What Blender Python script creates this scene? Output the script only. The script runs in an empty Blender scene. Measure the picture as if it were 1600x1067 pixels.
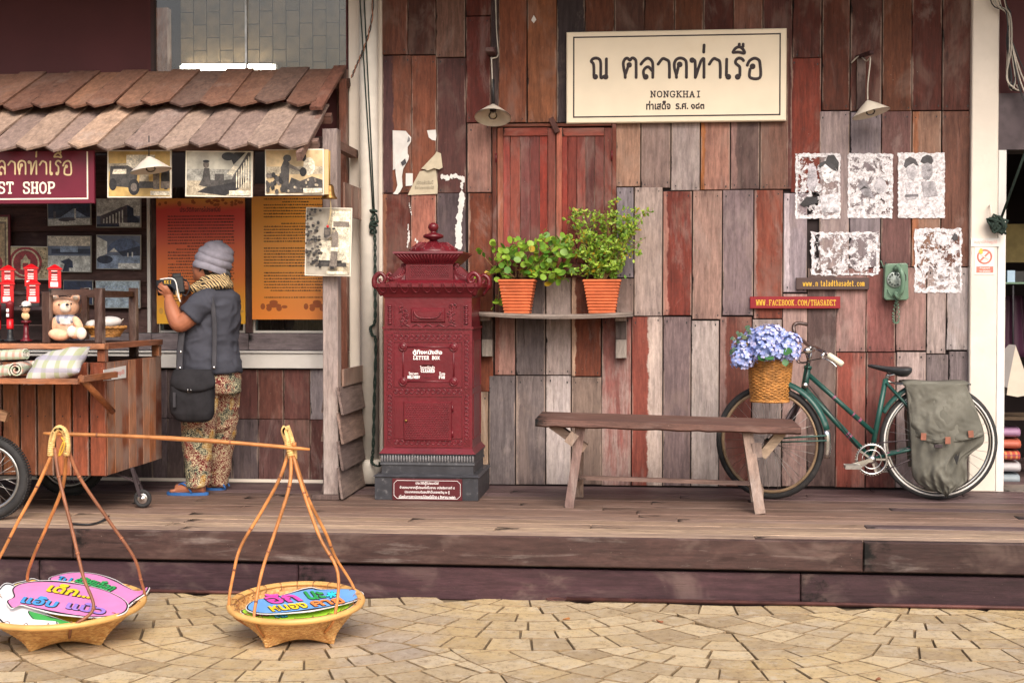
import bpy, bmesh, math, random
from mathutils import Vector, Matrix, noise as mnoise
random.seed(7)
PI = math.pi
sc = bpy.context.scene
col = sc.collection

# ------------------------------------------------------------------ camera
F = 2217.0                      # focal length in photo pixels (1600 wide)
YAW = math.atan(215 / F)
PIT = math.atan(60 / F)
CAM = Vector((0, -8.9, 1.15))
cam = bpy.data.cameras.new('camera')
cam.sensor_width = 36
cam.lens = F / 1600 * 36
cam.clip_end = 500
camo = bpy.data.objects.new('camera', cam)
camo.location = CAM
camo.rotation_euler = (PI / 2 - PIT, 0, YAW)
col.objects.link(camo)
sc.camera = camo
# ------------------------------------------------------------------ light
SUN_EL, SUN_AZ = math.radians(42), math.radians(18)    # azimuth from straight behind the camera, towards its right
w = bpy.data.worlds.new('World')
sc.world = w
w.use_nodes = True
nt = w.node_tree
bg = nt.nodes['Background']
sky = nt.nodes.new('ShaderNodeTexSky')
sky.sky_type = 'NISHITA'
sky.sun_disc = False
sky.sun_elevation = SUN_EL
sky.sun_rotation = PI - SUN_AZ
sky.air_density = 1.0
sky.dust_density = 5.0
sky.ozone_density = 1.0
nt.links.new(sky.outputs[0], bg.inputs[0])
bg.inputs[1].default_value = 0.13
sun = bpy.data.lights.new('sun', 'SUN')
sun.energy = 1.5
sun.angle = math.radians(38)
sun.color = (1, 0.93, 0.84)
suno = bpy.data.objects.new('sun', sun)
d = Vector((math.sin(SUN_AZ) * math.cos(SUN_EL), -math.cos(SUN_AZ) * math.cos(SUN_EL), math.sin(SUN_EL)))
suno.rotation_euler = d.to_track_quat('Z', 'Y').to_euler()
suno.location = (3, -10, 12)
col.objects.link(suno)
sc.view_settings.view_transform = 'Standard'
sc.view_settings.look = 'None'
sc.view_settings.exposure = 0.68
sc.view_settings.gamma = 1
sc.view_settings.use_curve_mapping = False
sc.cycles.max_bounces = 8
sc.cycles.transparent_max_bounces = 12

# ------------------------------------------------------------------ measuring: photo pixel -> point on a plane of the place
_R = Vector((math.cos(YAW), math.sin(YAW), 0))
_FW = Vector((-math.sin(YAW) * math.cos(PIT), math.cos(YAW) * math.cos(PIT), -math.sin(PIT)))
_U = Vector((-math.sin(YAW) * math.sin(PIT), math.cos(YAW) * math.sin(PIT), math.cos(PIT)))
def ray(px, py):
    return _FW + _R * ((px - 800) / F) + _U * ((533.5 - py) / F)
def at(px, py, Y=0.0):
    r = ray(px, py)
    return CAM + r * ((Y - CAM.y) / r.y)
def gz(px, py, z=0.0):
    r = ray(px, py)
    return CAM + r * ((z - CAM.z) / r.z)

GZ = -0.32                      # pavement level; the deck is z = 0, the wall face is y = 0
# ------------------------------------------------------------------ mesh helpers
class MB:
    def __init__(s):
        s.v = []; s.f = []; s.m = []; s.s = []
    def add(s, vs, fs, mi=0, sm=False):
        o = len(s.v)
        s.v += [Vector(p) for p in vs]
        for f in fs:
            s.f.append([i + o for i in f]); s.m.append(mi); s.s.append(sm)
        return s
    def box(s, x0, x1, y0, y1, z0, z1, mi=0, ch=0.0):
        return s.obox(((x0 + x1) / 2, (y0 + y1) / 2, (z0 + z1) / 2), (abs(x1 - x0), abs(y1 - y0), abs(z1 - z0)), None, mi, ch)
    def obox(s, c, size, R=None, mi=0, ch=0.0):
        hx, hy, hz = size[0] / 2, size[1] / 2, size[2] / 2
        c = Vector(c)
        if ch <= 0:
            vs = [Vector((a * hx, b * hy, e * hz)) for e in (-1, 1) for b in (-1, 1) for a in (-1, 1)]
            fs = [(0, 2, 3, 1), (4, 5, 7, 6), (0, 1, 5, 4), (2, 6, 7, 3), (0, 4, 6, 2), (1, 3, 7, 5)]
        else:                   # chamfer towards the viewer (-y face) and all side edges of it
            ch = min(ch, hx * .45, hz * .45)
            vs = [(-hx, hy, -hz), (hx, hy, -hz), (hx, hy, hz), (-hx, hy, hz),
                  (-hx, -hy + ch, -hz), (hx, -hy + ch, -hz), (hx, -hy + ch, hz), (-hx, -hy + ch, hz),
                  (-hx + ch, -hy, -hz + ch), (hx - ch, -hy, -hz + ch), (hx - ch, -hy, hz - ch), (-hx + ch, -hy, hz - ch)]
            vs = [Vector(p) for p in vs]
            fs = [(3, 2, 1, 0), (8, 9, 10, 11)]
            for i in range(4):
                j = (i + 1) % 4
                fs += [(i, j, j + 4, i + 4), (i + 4, j + 4, j + 8, i + 8)]
        if R is not None: vs = [R @ p for p in vs]
        return s.add([p + c for p in vs], fs, mi)
    def bar(s, a, b, wd, th, side=(0, 1, 0), mi=0):
        a = Vector(a); b = Vector(b); z = (b - a); L = z.length; z.normalize()
        y = Vector(side); y = (y - z * y.dot(z)).normalized(); x = y.cross(z)
        R = Matrix((x, y, z)).transposed()
        return s.obox((a + b) / 2, (wd, th, L), R, mi)
    def tube(s, pts, r, n=8, mi=0, closed=False, flat=1.0, up=None, caps=True, sm=True):
        pts = [Vector(p) for p in pts]; k = len(pts)
        rs = r if isinstance(r, (list, tuple)) else [r] * k
        vs = []; prev = None
        for i, p in enumerate(pts):
            if closed: t = pts[(i + 1) % k] - pts[i - 1]
            else: t = pts[min(i + 1, k - 1)] - pts[max(i - 1, 0)]
            if t.length < 1e-9: t = Vector((0, 0, 1))
            t.normalize()
            if up is not None:
                a = Vector(up) - t * t.dot(Vector(up))
            elif prev is None:
                a = Vector((0, 0, 1)) if abs(t.z) < .9 else Vector((1, 0, 0))
                a = a - t * t.dot(a)
            else:
                a = prev - t * t.dot(prev)
            if a.length < 1e-6: a = t.orthogonal()
            a.normalize(); prev = a; b = t.cross(a)
            for j in range(n):
                q = 2 * PI * j / n
                vs.append(p + a * (math.cos(q) * rs[i] * flat) + b * (math.sin(q) * rs[i]))
        fs = []
        for i in range(k if closed else k - 1):
            for j in range(n):
                i2 = (i + 1) % k; j2 = (j + 1) % n
                fs.append((i * n + j, i * n + j2, i2 * n + j2, i2 * n + j))
        if not closed and caps:
            fs.append(tuple(reversed(range(n)))); fs.append(tuple((k - 1) * n + j for j in range(n)))
        return s.add(vs, fs, mi, sm)
    def lathe(s, c, prof, n=24, R=None, mi=0, sm=True, caps=True):
        c = Vector(c); vs = []
        for r, z in prof:
            for j in range(n):
                q = 2 * PI * j / n
                p = Vector((r * math.cos(q), r * math.sin(q), z))
                if R is not None: p = R @ p
                vs.append(c + p)
        fs = [(i * n + j, i * n + (j + 1) % n, (i + 1) * n + (j + 1) % n, (i + 1) * n + j) for i in range(len(prof) - 1) for j in range(n)]
        if caps and prof[0][0] > 1e-6: fs.append(tuple(reversed(range(n))))
        if caps and prof[-1][0] > 1e-6: fs.append(tuple((len(prof) - 1) * n + j for j in range(n)))
        return s.add(vs, fs, mi, sm)
    def loft(s, rings, mi=0, sm=True, caps=True):
        n = len(rings[0]); vs = [p for r in rings for p in r]
        fs = [(i * n + j, i * n + (j + 1) % n, (i + 1) * n + (j + 1) % n, (i + 1) * n + j) for i in range(len(rings) - 1) for j in range(n)]
        if caps:
            fs.append(tuple(reversed(range(n)))); fs.append(tuple((len(rings) - 1) * n + j for j in range(n)))
        return s.add(vs, fs, mi, sm)
    def ell(s, c, r, n=16, m=10, R=None, mi=0):
        c = Vector(c); r = r if isinstance(r, (tuple, list)) else (r, r, r)
        vs = []
        for i in range(m + 1):
            t = PI * i / m
            for j in range(n):
                q = 2 * PI * j / n
                p = Vector((r[0] * math.sin(t) * math.cos(q), r[1] * math.sin(t) * math.sin(q), -r[2] * math.cos(t)))
                if R is not None: p = R @ p
                vs.append(c + p)
        fs = [(i * n + j, i * n + (j + 1) % n, (i + 1) * n + (j + 1) % n, (i + 1) * n + j) for i in range(m) for j in range(n)]
        return s.add(vs, fs, mi, True)
    def prism(s, front, dv, mi=0, side_mi=None):
        """front: list of points, dv: vector to the back"""
        n = len(front); dv = Vector(dv)
        a = [Vector(p) for p in front]; b = [p + dv for p in a]
        s.add(a + b, [tuple(range(n))], mi)
        s.f.append([i + len(s.v) - 2 * n for i in reversed(range(n, 2 * n))]); s.m.append(mi); s.s.append(False)
        o = len(s.v) - 2 * n
        for i in range(n):
            j = (i + 1) % n
            s.f.append([o + i, o + n + i, o + n + j, o + j]); s.m.append(mi if side_mi is None else side_mi); s.s.append(False)
        return s
    def build(s, name, mats, parent=None, color=None, kind=None, fix=True, origin=None):
        me = bpy.data.meshes.new(name)
        lo = Vector((min(p.x for p in s.v), min(p.y for p in s.v), min(p.z for p in s.v)))
        hi = Vector((max(p.x for p in s.v), max(p.y for p in s.v), max(p.z for p in s.v)))
        c = (lo + hi) / 2 if origin is None else Vector(origin)
        me.from_pydata([p - c for p in s.v], [], s.f)
        if not isinstance(mats, (list, tuple)): mats = [mats]
        for m in mats: me.materials.append(m)
        me.polygons.foreach_set('material_index', s.m)
        me.polygons.foreach_set('use_smooth', s.s)
        if fix:
            bm = bmesh.new(); bm.from_mesh(me)
            bmesh.ops.remove_doubles(bm, verts=bm.verts, dist=1e-6)
            bmesh.ops.recalc_face_normals(bm, faces=bm.faces)
            bm.to_mesh(me); bm.free()
        me.update()
        return link(name, me, c, parent, color, kind)
WL = {}
def link(name, data, c, parent=None, color=None, kind=None):
    o = bpy.data.objects.new(name, data)
    col.objects.link(o)
    if parent is not None:
        o.parent = parent; o.location = Vector(c) - WL[parent.name]
    else: o.location = c
    WL[o.name] = Vector(c)
    if color is not None: o.color = color if len(color) == 4 else tuple(color) + (0.0,)
    if kind: o['kind'] = kind
    return o
def thing(name, label, cat, loc, group=None):
    o = bpy.data.objects.new(name, None); o.empty_display_size = .1
    col.objects.link(o); o.location = loc; WL[o.name] = Vector(loc)
    return tag(o, label, cat, group)
def tag(o, label, cat, group=None):
    o['label'] = label; o['category'] = cat
    if group: o['group'] = group
    return o
def copy_tree(o, parent=None, delta=None, rot=None, label=None):
    c = o.copy(); col.objects.link(c)
    if parent is not None: c.parent = parent
    else:
        if delta is not None: c.location = o.location + Vector(delta)
        if rot is not None: c.rotation_euler = rot
        if label: c['label'] = label
    WL[c.name] = WL[o.name] + (Vector(delta) if delta is not None else Vector())
    for ch in [x for x in list(col.objects) if x.parent == o]: copy_tree(ch, c, delta)
    return c
def smooth_path(pts, k=6, closed=False):
    pts = [Vector(p) for p in pts]; n = len(pts); out = []
    rng = range(n if closed else n - 1)
    for i in rng:
        if closed: p0, p1, p2, p3 = pts[i - 1], pts[i], pts[(i + 1) % n], pts[(i + 2) % n]
        else: p0, p1, p2, p3 = pts[max(i - 1, 0)], pts[i], pts[i + 1], pts[min(i + 2, n - 1)]
        for j in range(k):
            t = j / k
            out.append(0.5 * ((2 * p1) + (p2 - p0) * t + (2 * p0 - 5 * p1 + 4 * p2 - p3) * t * t + (3 * p1 - p0 - 3 * p2 + p3) * t ** 3))
    if not closed: out.append(pts[-1])
    return out
def rot(ax, a): return Matrix.Rotation(a, 3, ax)

# ------------------------------------------------------------------ colours and materials
def lin(h, k=1.0):
    h = h.lstrip('#'); r = []
    for i in (0, 2, 4):
        c = int(h[i:i + 2], 16) / 255
        r.append((c / 12.92 if c <= .04045 else ((c + .055) / 1.055) ** 2.4) * k)
    return tuple(r)
def nodes(name):
    m = bpy.data.materials.new(name); m.use_nodes = True
    n = m.node_tree; return m, n, n.nodes['Principled BSDF']
def N(n, t, **kw):
    x = n.nodes.new('ShaderNode' + t)
    for k, v in kw.items(): setattr(x, k, v)
    return x
def mixc(n, fac, a, b, mode='MIX'):
    x = N(n, 'Mix', data_type='RGBA', blend_type=mode)
    for i, v in ((0, fac), (6, a), (7, b)):
        if hasattr(v, 'node'): n.links.new(v, x.inputs[i])
        elif i == 0: x.inputs[0].default_value = v
        else: x.inputs[i].default_value = tuple(v) + (1,) if len(v) == 3 else v
    return x.outputs[2]
def mth(n, op, a, b=None, c=None, clamp=False):
    x = N(n, 'Math', operation=op, use_clamp=clamp)
    for i, v in enumerate((a, b, c)):
        if v is None: continue
        if hasattr(v, 'node'): n.links.new(v, x.inputs[i])
        else: x.inputs[i].default_value = v
    return x.outputs[0]
def ramp(n, v, a, b, lo=0.0, hi=1.0):
    x = N(n, 'MapRange'); x.clamp = True; x.interpolation_type = 'SMOOTHSTEP'
    n.links.new(v, x.inputs[0])
    for i, q in enumerate((a, b, lo, hi)): x.inputs[i + 1].default_value = q
    return x.outputs[0]
def noise(n, vec, scale, detail=4, rough=.55, sx=None, dist=0.0):
    if sx is not None:
        mp = N(n, 'Mapping'); n.links.new(vec, mp.inputs[0]); mp.inputs['Scale'].default_value = sx; vec = mp.outputs[0]
    x = N(n, 'TexNoise'); x.inputs['Scale'].default_value = scale; x.inputs['Detail'].default_value = detail
    x.inputs['Roughness'].default_value = rough; x.inputs['Distortion'].default_value = dist
    n.links.new(vec, x.inputs['Vector']); return x.outputs[0]
def objvec(n):
    tc = N(n, 'TexCoord'); oi = N(n, 'ObjectInfo')
    mu = N(n, 'VectorMath', operation='SCALE'); mu.inputs[0].default_value = (37.7, 51.3, 91.1)
    n.links.new(oi.outputs['Random'], mu.inputs['Scale'])
    ad = N(n, 'VectorMath', operation='ADD'); n.links.new(tc.outputs['Object'], ad.inputs[0]); n.links.new(mu.outputs[0], ad.inputs[1])
    return ad.outputs[0], tc, oi
def bump(n, b, h, strength=.3, dist=.002):
    x = N(n, 'Bump'); x.inputs['Strength'].default_value = strength; x.inputs['Distance'].default_value = dist
    n.links.new(h, x.inputs['Height']); n.links.new(x.outputs[0], b.inputs['Normal'])
def plain(name, c, rough=.55, metal=0.0, var=.18, scale=14, bmp=.15, bscale=90, spec=.4, dirt=None, objcol=False, coat=0.0, bdist=.002):
    m, n, b = nodes(name)
    v, tc, oi = objvec(n)
    base = oi.outputs['Color'] if objcol else None
    if base is None:
        rg = N(n, 'RGB'); rg.outputs[0].default_value = tuple(c) + (1,); base = rg.outputs[0]
    f = ramp(n, noise(n, v, scale), .3, .7, 1 - var, 1 + var)
    out = mixc(n, 1.0, base, f, 'MULTIPLY')
    if dirt:
        dc, amt, ds = dirt
        out = mixc(n, ramp(n, noise(n, v, ds, 6, .65), .62 - .25 * amt, .72, 0, min(1, amt * 1.4)), out, dc)
    n.links.new(out, b.inputs['Base Color'])
    b.inputs['Roughness'].default_value = rough; b.inputs['Metallic'].default_value = metal
    b.inputs['Specular IOR Level'].default_value = spec
    b.inputs['Coat Weight'].default_value = coat
    if bmp: bump(n, b, noise(n, v, bscale, 4), bmp, bdist)
    return m
def wood(name, ax, rough=.75, gs=1.0):
    """weathered board: tint from the object's colour, its alpha is how bleached it is, optional second paint tone"""
    m, n, b = nodes(name)
    v, tc, oi = objvec(n)
    def S(a, l): return {'Z': (a, a, l), 'X': (l, a, a), 'Y': (a, l, a)}[ax]
    g1 = noise(n, v, 5 * gs, 6, .7, S(8, .7), .5)
    g2 = noise(n, v, 16 * gs, 6, .7, S(7, .35), .3)
    g3 = noise(n, v, 9 * gs, 5, .7, S(6, 1.2), .8)
    pt = noise(n, v, 5, 4, .6, S(1.4, .6))
    fine = noise(n, v, 45, 7, .8, S(1, .4))
    tone = mth(n, 'MULTIPLY', ramp(n, g1, .28, .72, .72, 1.24), ramp(n, fine, .25, .75, .80, 1.20))
    tone = mth(n, 'MULTIPLY', tone, ramp(n, g3, .3, .7, .86, 1.14))
    out = mixc(n, 1.0, oi.outputs['Color'], tone, 'MULTIPLY')
    if ax == 'Z':               # damp stains that run on from board to board
        ge = N(n, 'NewGeometry')
        out = mixc(n, ramp(n, noise(n, ge.outputs['Position'], 1.5, 6, .65, (1.5, 1, .7), .6), .52, .68, 0, .38), out, mixc(n, 1.0, out, (.55, .50, .50), 'MULTIPLY'))
        out = mixc(n, ramp(n, noise(n, ge.outputs['Position'], 3.5, 7, .7, (1.2, 1, .5), .8), .54, .68, 0, .22), out, (.42, .34, .31))
    # second tone (old paint edge)
    big = noise(n, v, 2.2, 3, .5, S(2.2, .8), .8)
    out = mixc(n, ramp(n, big, .38, .70, 0, .38), out, mixc(n, 1.0, out, (.66, .64, .66), 'MULTIPLY'))
    out = mixc(n, ramp(n, noise(n, v, 3.1, 4, .6, S(1.6, .9), .5), .5, .7, 0, .28), out, (.30, .215, .18))
    at1 = N(n, 'Attribute', attribute_type='OBJECT', attribute_name='tone_edge')
    at2 = N(n, 'Attribute', attribute_type='OBJECT', attribute_name='tone_color')
    sep = N(n, 'SeparateXYZ'); n.links.new(tc.outputs['Generated'], sep.inputs[0])
    xe = mth(n, 'ADD', sep.outputs[0], mth(n, 'MULTIPLY', mth(n, 'SUBTRACT', noise(n, v, 3, 5, .7, S(3, 2.2)), .5), .38))
    fe = mth(n, 'SUBTRACT', xe, at1.outputs['Fac'])
    fm = ramp(n, fe, -.035, .035, 1, 0)
    out = mixc(n, fm, out, mixc(n, 1.0, at2.outputs['Color'], tone, 'MULTIPLY'))
    # hue drift over the board, warm to grey
    out = mixc(n, ramp(n, pt, .35, .7, 0, .34), out, mixc(n, 1.0, out, (.62, .62, .68), 'MULTIPLY'))
    # bleached streaks
    al = oi.outputs['Alpha']
    wv = mth(n, 'ADD', mth(n, 'MULTIPLY', noise(n, v, 4, 6, .7, S(5, .45), .6), .6), mth(n, 'MULTIPLY', pt, .4))
    thr = mth(n, 'SUBTRACT', .68, mth(n, 'MULTIPLY', al, .30))
    if ax == 'Z': thr = mth(n, 'ADD', thr, mth(n, 'MULTIPLY', mth(n, 'SUBTRACT', sep.outputs[2], .45), .09))
    wf = mth(n, 'MULTIPLY', mth(n, 'SUBTRACT', wv, thr), 9.0, clamp=True)
    wf = mth(n, 'MULTIPLY', wf, mth(n, 'ADD', mth(n, 'MULTIPLY', al, .60), .06), clamp=True)
    wf = mth(n, 'MULTIPLY', wf, ramp(n, fine, .3, .62, .45, 1))
    out = mixc(n, wf, out, (.50, .43, .39))
    if ax == 'Z':
        exx = mth(n, 'ABSOLUTE', mth(n, 'SUBTRACT', sep.outputs[0], .5))
        ew = mth(n, 'MULTIPLY', ramp(n, mth(n, 'ADD', exx, mth(n, 'MULTIPLY', mth(n, 'SUBTRACT', g3, .5), .14)), .445, .475), ramp(n, noise(n, v, 2.5, 3, .5, S(1.5, 1.6)), .42, .58, 0, .55))
        out = mixc(n, ew, out, (.36, .27, .22))
    # knots and blots
    vo = N(n, 'TexVoronoi'); mpk = N(n, 'Mapping'); n.links.new(v, mpk.inputs[0]); mpk.inputs['Scale'].default_value = S(5.5, 1.6); n.links.new(mpk.outputs[0], vo.inputs['Vector']); vo.inputs['Scale'].default_value = 1.0
    kn = ramp(n, mth(n, 'ADD', vo.outputs['Distance'], mth(n, 'MULTIPLY', fine, .08)), .07, .13, .75, 0)
    out = mixc(n, kn, out, mixc(n, 1.0, out, (.42, .36, .36), 'MULTIPLY'))
    # dark checks in the grain and stains at the nailed ends
    out = mixc(n, ramp(n, g2, .30, .43, .75, 0), out, mixc(n, 1.0, out, (.38, .34, .33), 'MULTIPLY'))
    lead = {'Z': 2, 'X': 0, 'Y': 1}[ax]
    ed = mth(n, 'ABSOLUTE', mth(n, 'SUBTRACT', sep.outputs[lead], .5))
    st = mth(n, 'MULTIPLY', ramp(n, ed, .38, .5, 0, 1), ramp(n, noise(n, v, 8, 5, .7, S(4, .8)), .45, .62, 0, .6))
    out = mixc(n, st, out, mixc(n, 1.0, out, (.40, .37, .38), 'MULTIPLY'))
    sp = ramp(n, noise(n, v, 110, 2, .5), .74, .80, 0, .5)
    out = mixc(n, sp, out, (.45, .38, .33))
    n.links.new(out, b.inputs['Base Color'])
    b.inputs['Specular IOR Level'].default_value = .3
    n.links.new(ramp(n, fine, .2, .8, rough - .12, rough + .15), b.inputs['Roughness'])
    h = mth(n, 'ADD', mth(n, 'MULTIPLY', g2, .8), mth(n, 'MULTIPLY', fine, .35))
    bump(n, b, h, .5, .003)
    return m
def two_mat(name, fn, rough=.6, bmp=None):
    m, n, b = nodes(name); out = fn(n, b); n.links.new(out, b.inputs['Base Color']); b.inputs['Roughness'].default_value = rough
    return m

WZ, WX, WY = wood('old_wood_upright', 'Z'), wood('old_wood_lengthwise', 'X'), wood('old_wood_depthwise', 'Y')
CARTZ, CARTX = wood('cart_wood_upright', 'Z', .5), wood('cart_wood_lengthwise', 'X', .5)
CARTY = wood('cart_wood_depthwise', 'Y', .5)
DECKX = wood('deck_wood', 'X', .6, .7)
M = {}
M['cream'] = plain('cream_plaster', lin('#e6dcd0', .92), .8, var=.06, scale=4, bmp=.3, bscale=60, dirt=((.42, .36, .30), .12, 7))
M['pipe'] = plain('painted_pipe', lin('#ddd6cc', .9), .45, var=.06, bmp=.05, dirt=((.35, .30, .26), .1, 9))
M['white'] = plain('white_paint', lin('#e8e4df', .9), .5, var=.06, scale=6, bmp=.15)
M['sign'] = plain('sign_cream', lin('#f3e4cb', .92), .45, var=.05, scale=3, bmp=.05, dirt=(lin('#d9c3a0'), .15, 2))
M['ink'] = plain('dark_brown_letters', lin('#33282a'), .6, var=.1, bmp=0)
M['black'] = plain('black_paint', (.018, .018, .02), .45, var=.2, bmp=.1)
M['maroon'] = plain('maroon_board', lin('#6d1f33', .95), .4, var=.12, scale=5, bmp=.05)
M['gold'] = plain('pale_gold_paint', lin('#d8c295'), .5, var=.08, bmp=0)
M['ivory'] = plain('ivory_paint', lin('#f2ead6'), .5, var=.05, bmp=0)
M['iron_red'] = plain('red_cast_iron', lin('#86222f', .52), .33, var=.16, scale=7, bmp=.35, bscale=45, dirt=(lin('#6a3030'), .22, 11), spec=.5, bdist=.004)
M['iron_red_b'] = plain('red_cast_iron_relief', lin('#8e2c39', .52), .36, var=.25, scale=20, bmp=.4, bscale=120, dirt=(lin('#b06a68'), .18, 30), spec=.5)
M['iron_black'] = plain('black_cast_iron', lin('#38383d'), .45, var=.2, bmp=.3, bscale=60, dirt=((.32, .31, .31), .22, 28))
M['steel'] = plain('dull_steel', (.42, .41, .40), .35, 1.0, var=.2, bmp=.1, dirt=((.16, .10, .07), .3, 25))
M['chrome'] = plain('worn_chrome', (.62, .61, .60), .22, 1.0, var=.15, bmp=.05, dirt=((.20, .12, .08), .25, 30))
M['rubber'] = plain('tyre_rubber', (.028, .027, .028), .75, var=.25, bmp=.3, dirt=((.10, .085, .075), .3, 20))
M['bikegreen'] = plain('green_bicycle_paint', lin('#23574f', .7), .35, var=.15, bmp=.1, dirt=(lin('#9a8f86'), .2, 35), spec=.5)
M['terracotta'] = plain('terracotta', lin('#c8683f', .9), .75, var=.15, bmp=.4, bscale=50, dirt=(lin('#d9a68a'), .2, 12))
M['soil'] = plain('soil', (.03, .02, .015), .95)
M['stem'] = plain('plant_stem', lin('#8a6a44'), .8)
M['rattan'] = plain('rattan_cane', lin('#bd7c45', .95), .45, var=.35, scale=9, bmp=.2, dirt=(lin('#7a4528'), .3, 8))
M['cane_dark'] = plain('brown_cane', lin('#8f5a3e', .95), .45, var=.35, scale=9, bmp=.2)
M['bamboo'] = plain('split_bamboo', lin('#d2964f', .9), .5, var=.22, scale=40, bmp=.4, bscale=140, dirt=(lin('#a8662c'), .35, 14))
M['bamboo_rim'] = plain('bamboo_rim', lin('#dba965', .95), .4, var=.15, scale=8, bmp=.1)
M['binding'] = plain('cane_binding', lin('#e0b877'), .5, var=.2, scale=40)
M['wicker'] = plain('wicker', lin('#b98245', .95), .5, var=.35, scale=25, bmp=.4, dirt=(lin('#7a4a22'), .35, 22))
M['enamel'] = plain('enamel_shade', lin('#d9cfc0', .9), .35, var=.08, bmp=.05, dirt=(lin('#8a7560'), .15, 8))
M['brass'] = plain('aged_brass', lin('#8d6a3c'), .4, .8, var=.3)
M['skin'] = plain('skin', lin('#a86a4e', .9), .5, var=.08, scale=9, bmp=.12, bscale=200)
M['hair'] = plain('dark_hair', (.016, .012, .01), .5, var=.4)
M['greyshirt'] = plain('grey_cotton', lin('#484952', .9), .9, var=.12, scale=6, bmp=.35, bscale=260, spec=.1)
M['beanie'] = plain('grey_knit', lin('#8b8893', .95), .95, var=.1, scale=30, bmp=.6, bscale=220, spec=.1)
M['blackcloth'] = plain('black_canvas', (.022, .021, .024), .85, var=.2, bmp=.35, bscale=220, spec=.15)
M['strap'] = plain('strap_webbing', (.045, .043, .050), .85, var=.15, bmp=.3)
M['olive'] = plain('olive_canvas', lin('#716f66', .85), .85, var=.18, scale=5, bmp=.5, bscale=200, dirt=(lin('#8f8f86'), .35, 5), spec=.15)
M['olive_strip'] = plain('leather_tab', lin('#8f5c4a'), .7)
M['sandal'] = plain('blue_rubber', lin('#2e5f9c'), .6, var=.1)
M['phone'] = plain('green_plastic', lin('#63806c', .95), .32, var=.08, bmp=.05, spec=.5)
M['phone_d'] = plain('dial_plate', lin('#9aa5a0'), .3, .2, var=.3, scale=60)
M['rope'] = plain('dark_green_rope', lin('#27352f'), .9, var=.3, scale=80, bmp=.5)
M['cord'] = plain('thin_cord', lin('#5b5648'), .9, var=.2)
M['wire'] = plain('pale_wire', lin('#b8b0a4'), .6, var=.2)
M['paper'] = plain('torn_paper', lin('#e2dfdc', .9), .85, var=.07, scale=18, bmp=.3, bscale=40)
M['kraft'] = plain('brown_paper', lin('#c9bda5', .9), .85, var=.12, scale=10, bmp=.3, bscale=40)
M['redtoy'] = plain('red_toy_paint', lin('#d8141e', .85), .3, var=.06, bmp=0, spec=.5)
M['redlabel'] = plain('red_sign_paint', lin('#a3202c', .68), .45, var=.08, bmp=.05)
M['brownlabel'] = plain('dark_brown_sign_paint', lin('#4c3a38'), .5, var=.1, bmp=.05)
M['yellow'] = plain('yellow_letters', lin('#e2b23c', .85), .5, var=.06, bmp=0)
M['whitelet'] = plain('white_letters', lin('#efeae8'), .55, var=.04, bmp=0)
M['redlet'] = plain('faded_red_print', lin('#e07a6c'), .6, var=.04, bmp=0)
M['plush'] = plain('peach_plush', lin('#f0bd9c', 1), .95, var=.1, scale=40, bmp=.8, bscale=120, spec=.1)
M['plush_w'] = plain('cream_plush', lin('#efe0cf', .95), .95, var=.06, bmp=.6, bscale=120, spec=.1)
M['grout'] = plain('joint_sand', lin('#86745c', .8), .95, var=.25, scale=8, bmp=.4)
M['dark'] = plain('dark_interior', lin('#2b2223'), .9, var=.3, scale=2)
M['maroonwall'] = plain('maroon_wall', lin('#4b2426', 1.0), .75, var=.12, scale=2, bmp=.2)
M['shingle_end'] = plain('cut_wood', lin('#8d6f60'), .8)
M['darkmetal'] = plain('dark_metal', lin('#4a4044'), .5, .4, var=.2)
M['magenta'] = plain('magenta_ink', lin('#e03f9c'), .5, var=.03, bmp=0)
def photo_tone(name, c):
    m, n, b = nodes(name); ge = N(n, 'NewGeometry'); p = ge.outputs['Position']
    f = mth(n, 'MULTIPLY', ramp(n, noise(n, p, 22, 7, .75), .3, .7, .45, 1.5), ramp(n, noise(n, p, 130, 4, .7), .3, .7, .72, 1.25))
    out = mixc(n, 1.0, c, f, 'MULTIPLY'); n.links.new(out, b.inputs['Base Color']); b.inputs['Roughness'].default_value = .4; return m
def flat(name, h, rough=.5, k=.95): 
    if name not in M: M[name] = photo_tone(name, lin(h, k)) if name.startswith('print#') else plain(name, lin(h, k), rough, var=.05, bmp=0)
    return M[name]
def glass(name, tint=(1, 1, 1), rough=.02, mixf=.12, fk=1.0):
    m, n, b = nodes(name)
    g = N(n, 'BsdfGlossy'); g.inputs['Roughness'].default_value = rough
    t = N(n, 'BsdfTransparent'); t.inputs[0].default_value = tuple(tint) + (1,)
    fr = N(n, 'Fresnel'); fr.inputs[0].default_value = 1.5
    f = mth(n, 'ADD', mth(n, 'MULTIPLY', fr.outputs[0], fk), mixf - .04 * fk, clamp=True)
    mx = N(n, 'MixShader'); n.links.new(f, mx.inputs[0]); n.links.new(t.outputs[0], mx.inputs[1]); n.links.new(g.outputs[0], mx.inputs[2])
    n.links.new(mx.outputs[0], n.nodes['Material Output'].inputs[0]); return m
M['glass'] = glass('window_glass', (.9, .92, .9), .03, .05)
M['film'] = glass('clear_film', (.995, .995, .995), .15, .035, .45)
M['bulb'] = glass('bulb_glass', (.95, .93, .88), .02, .10)
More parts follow.
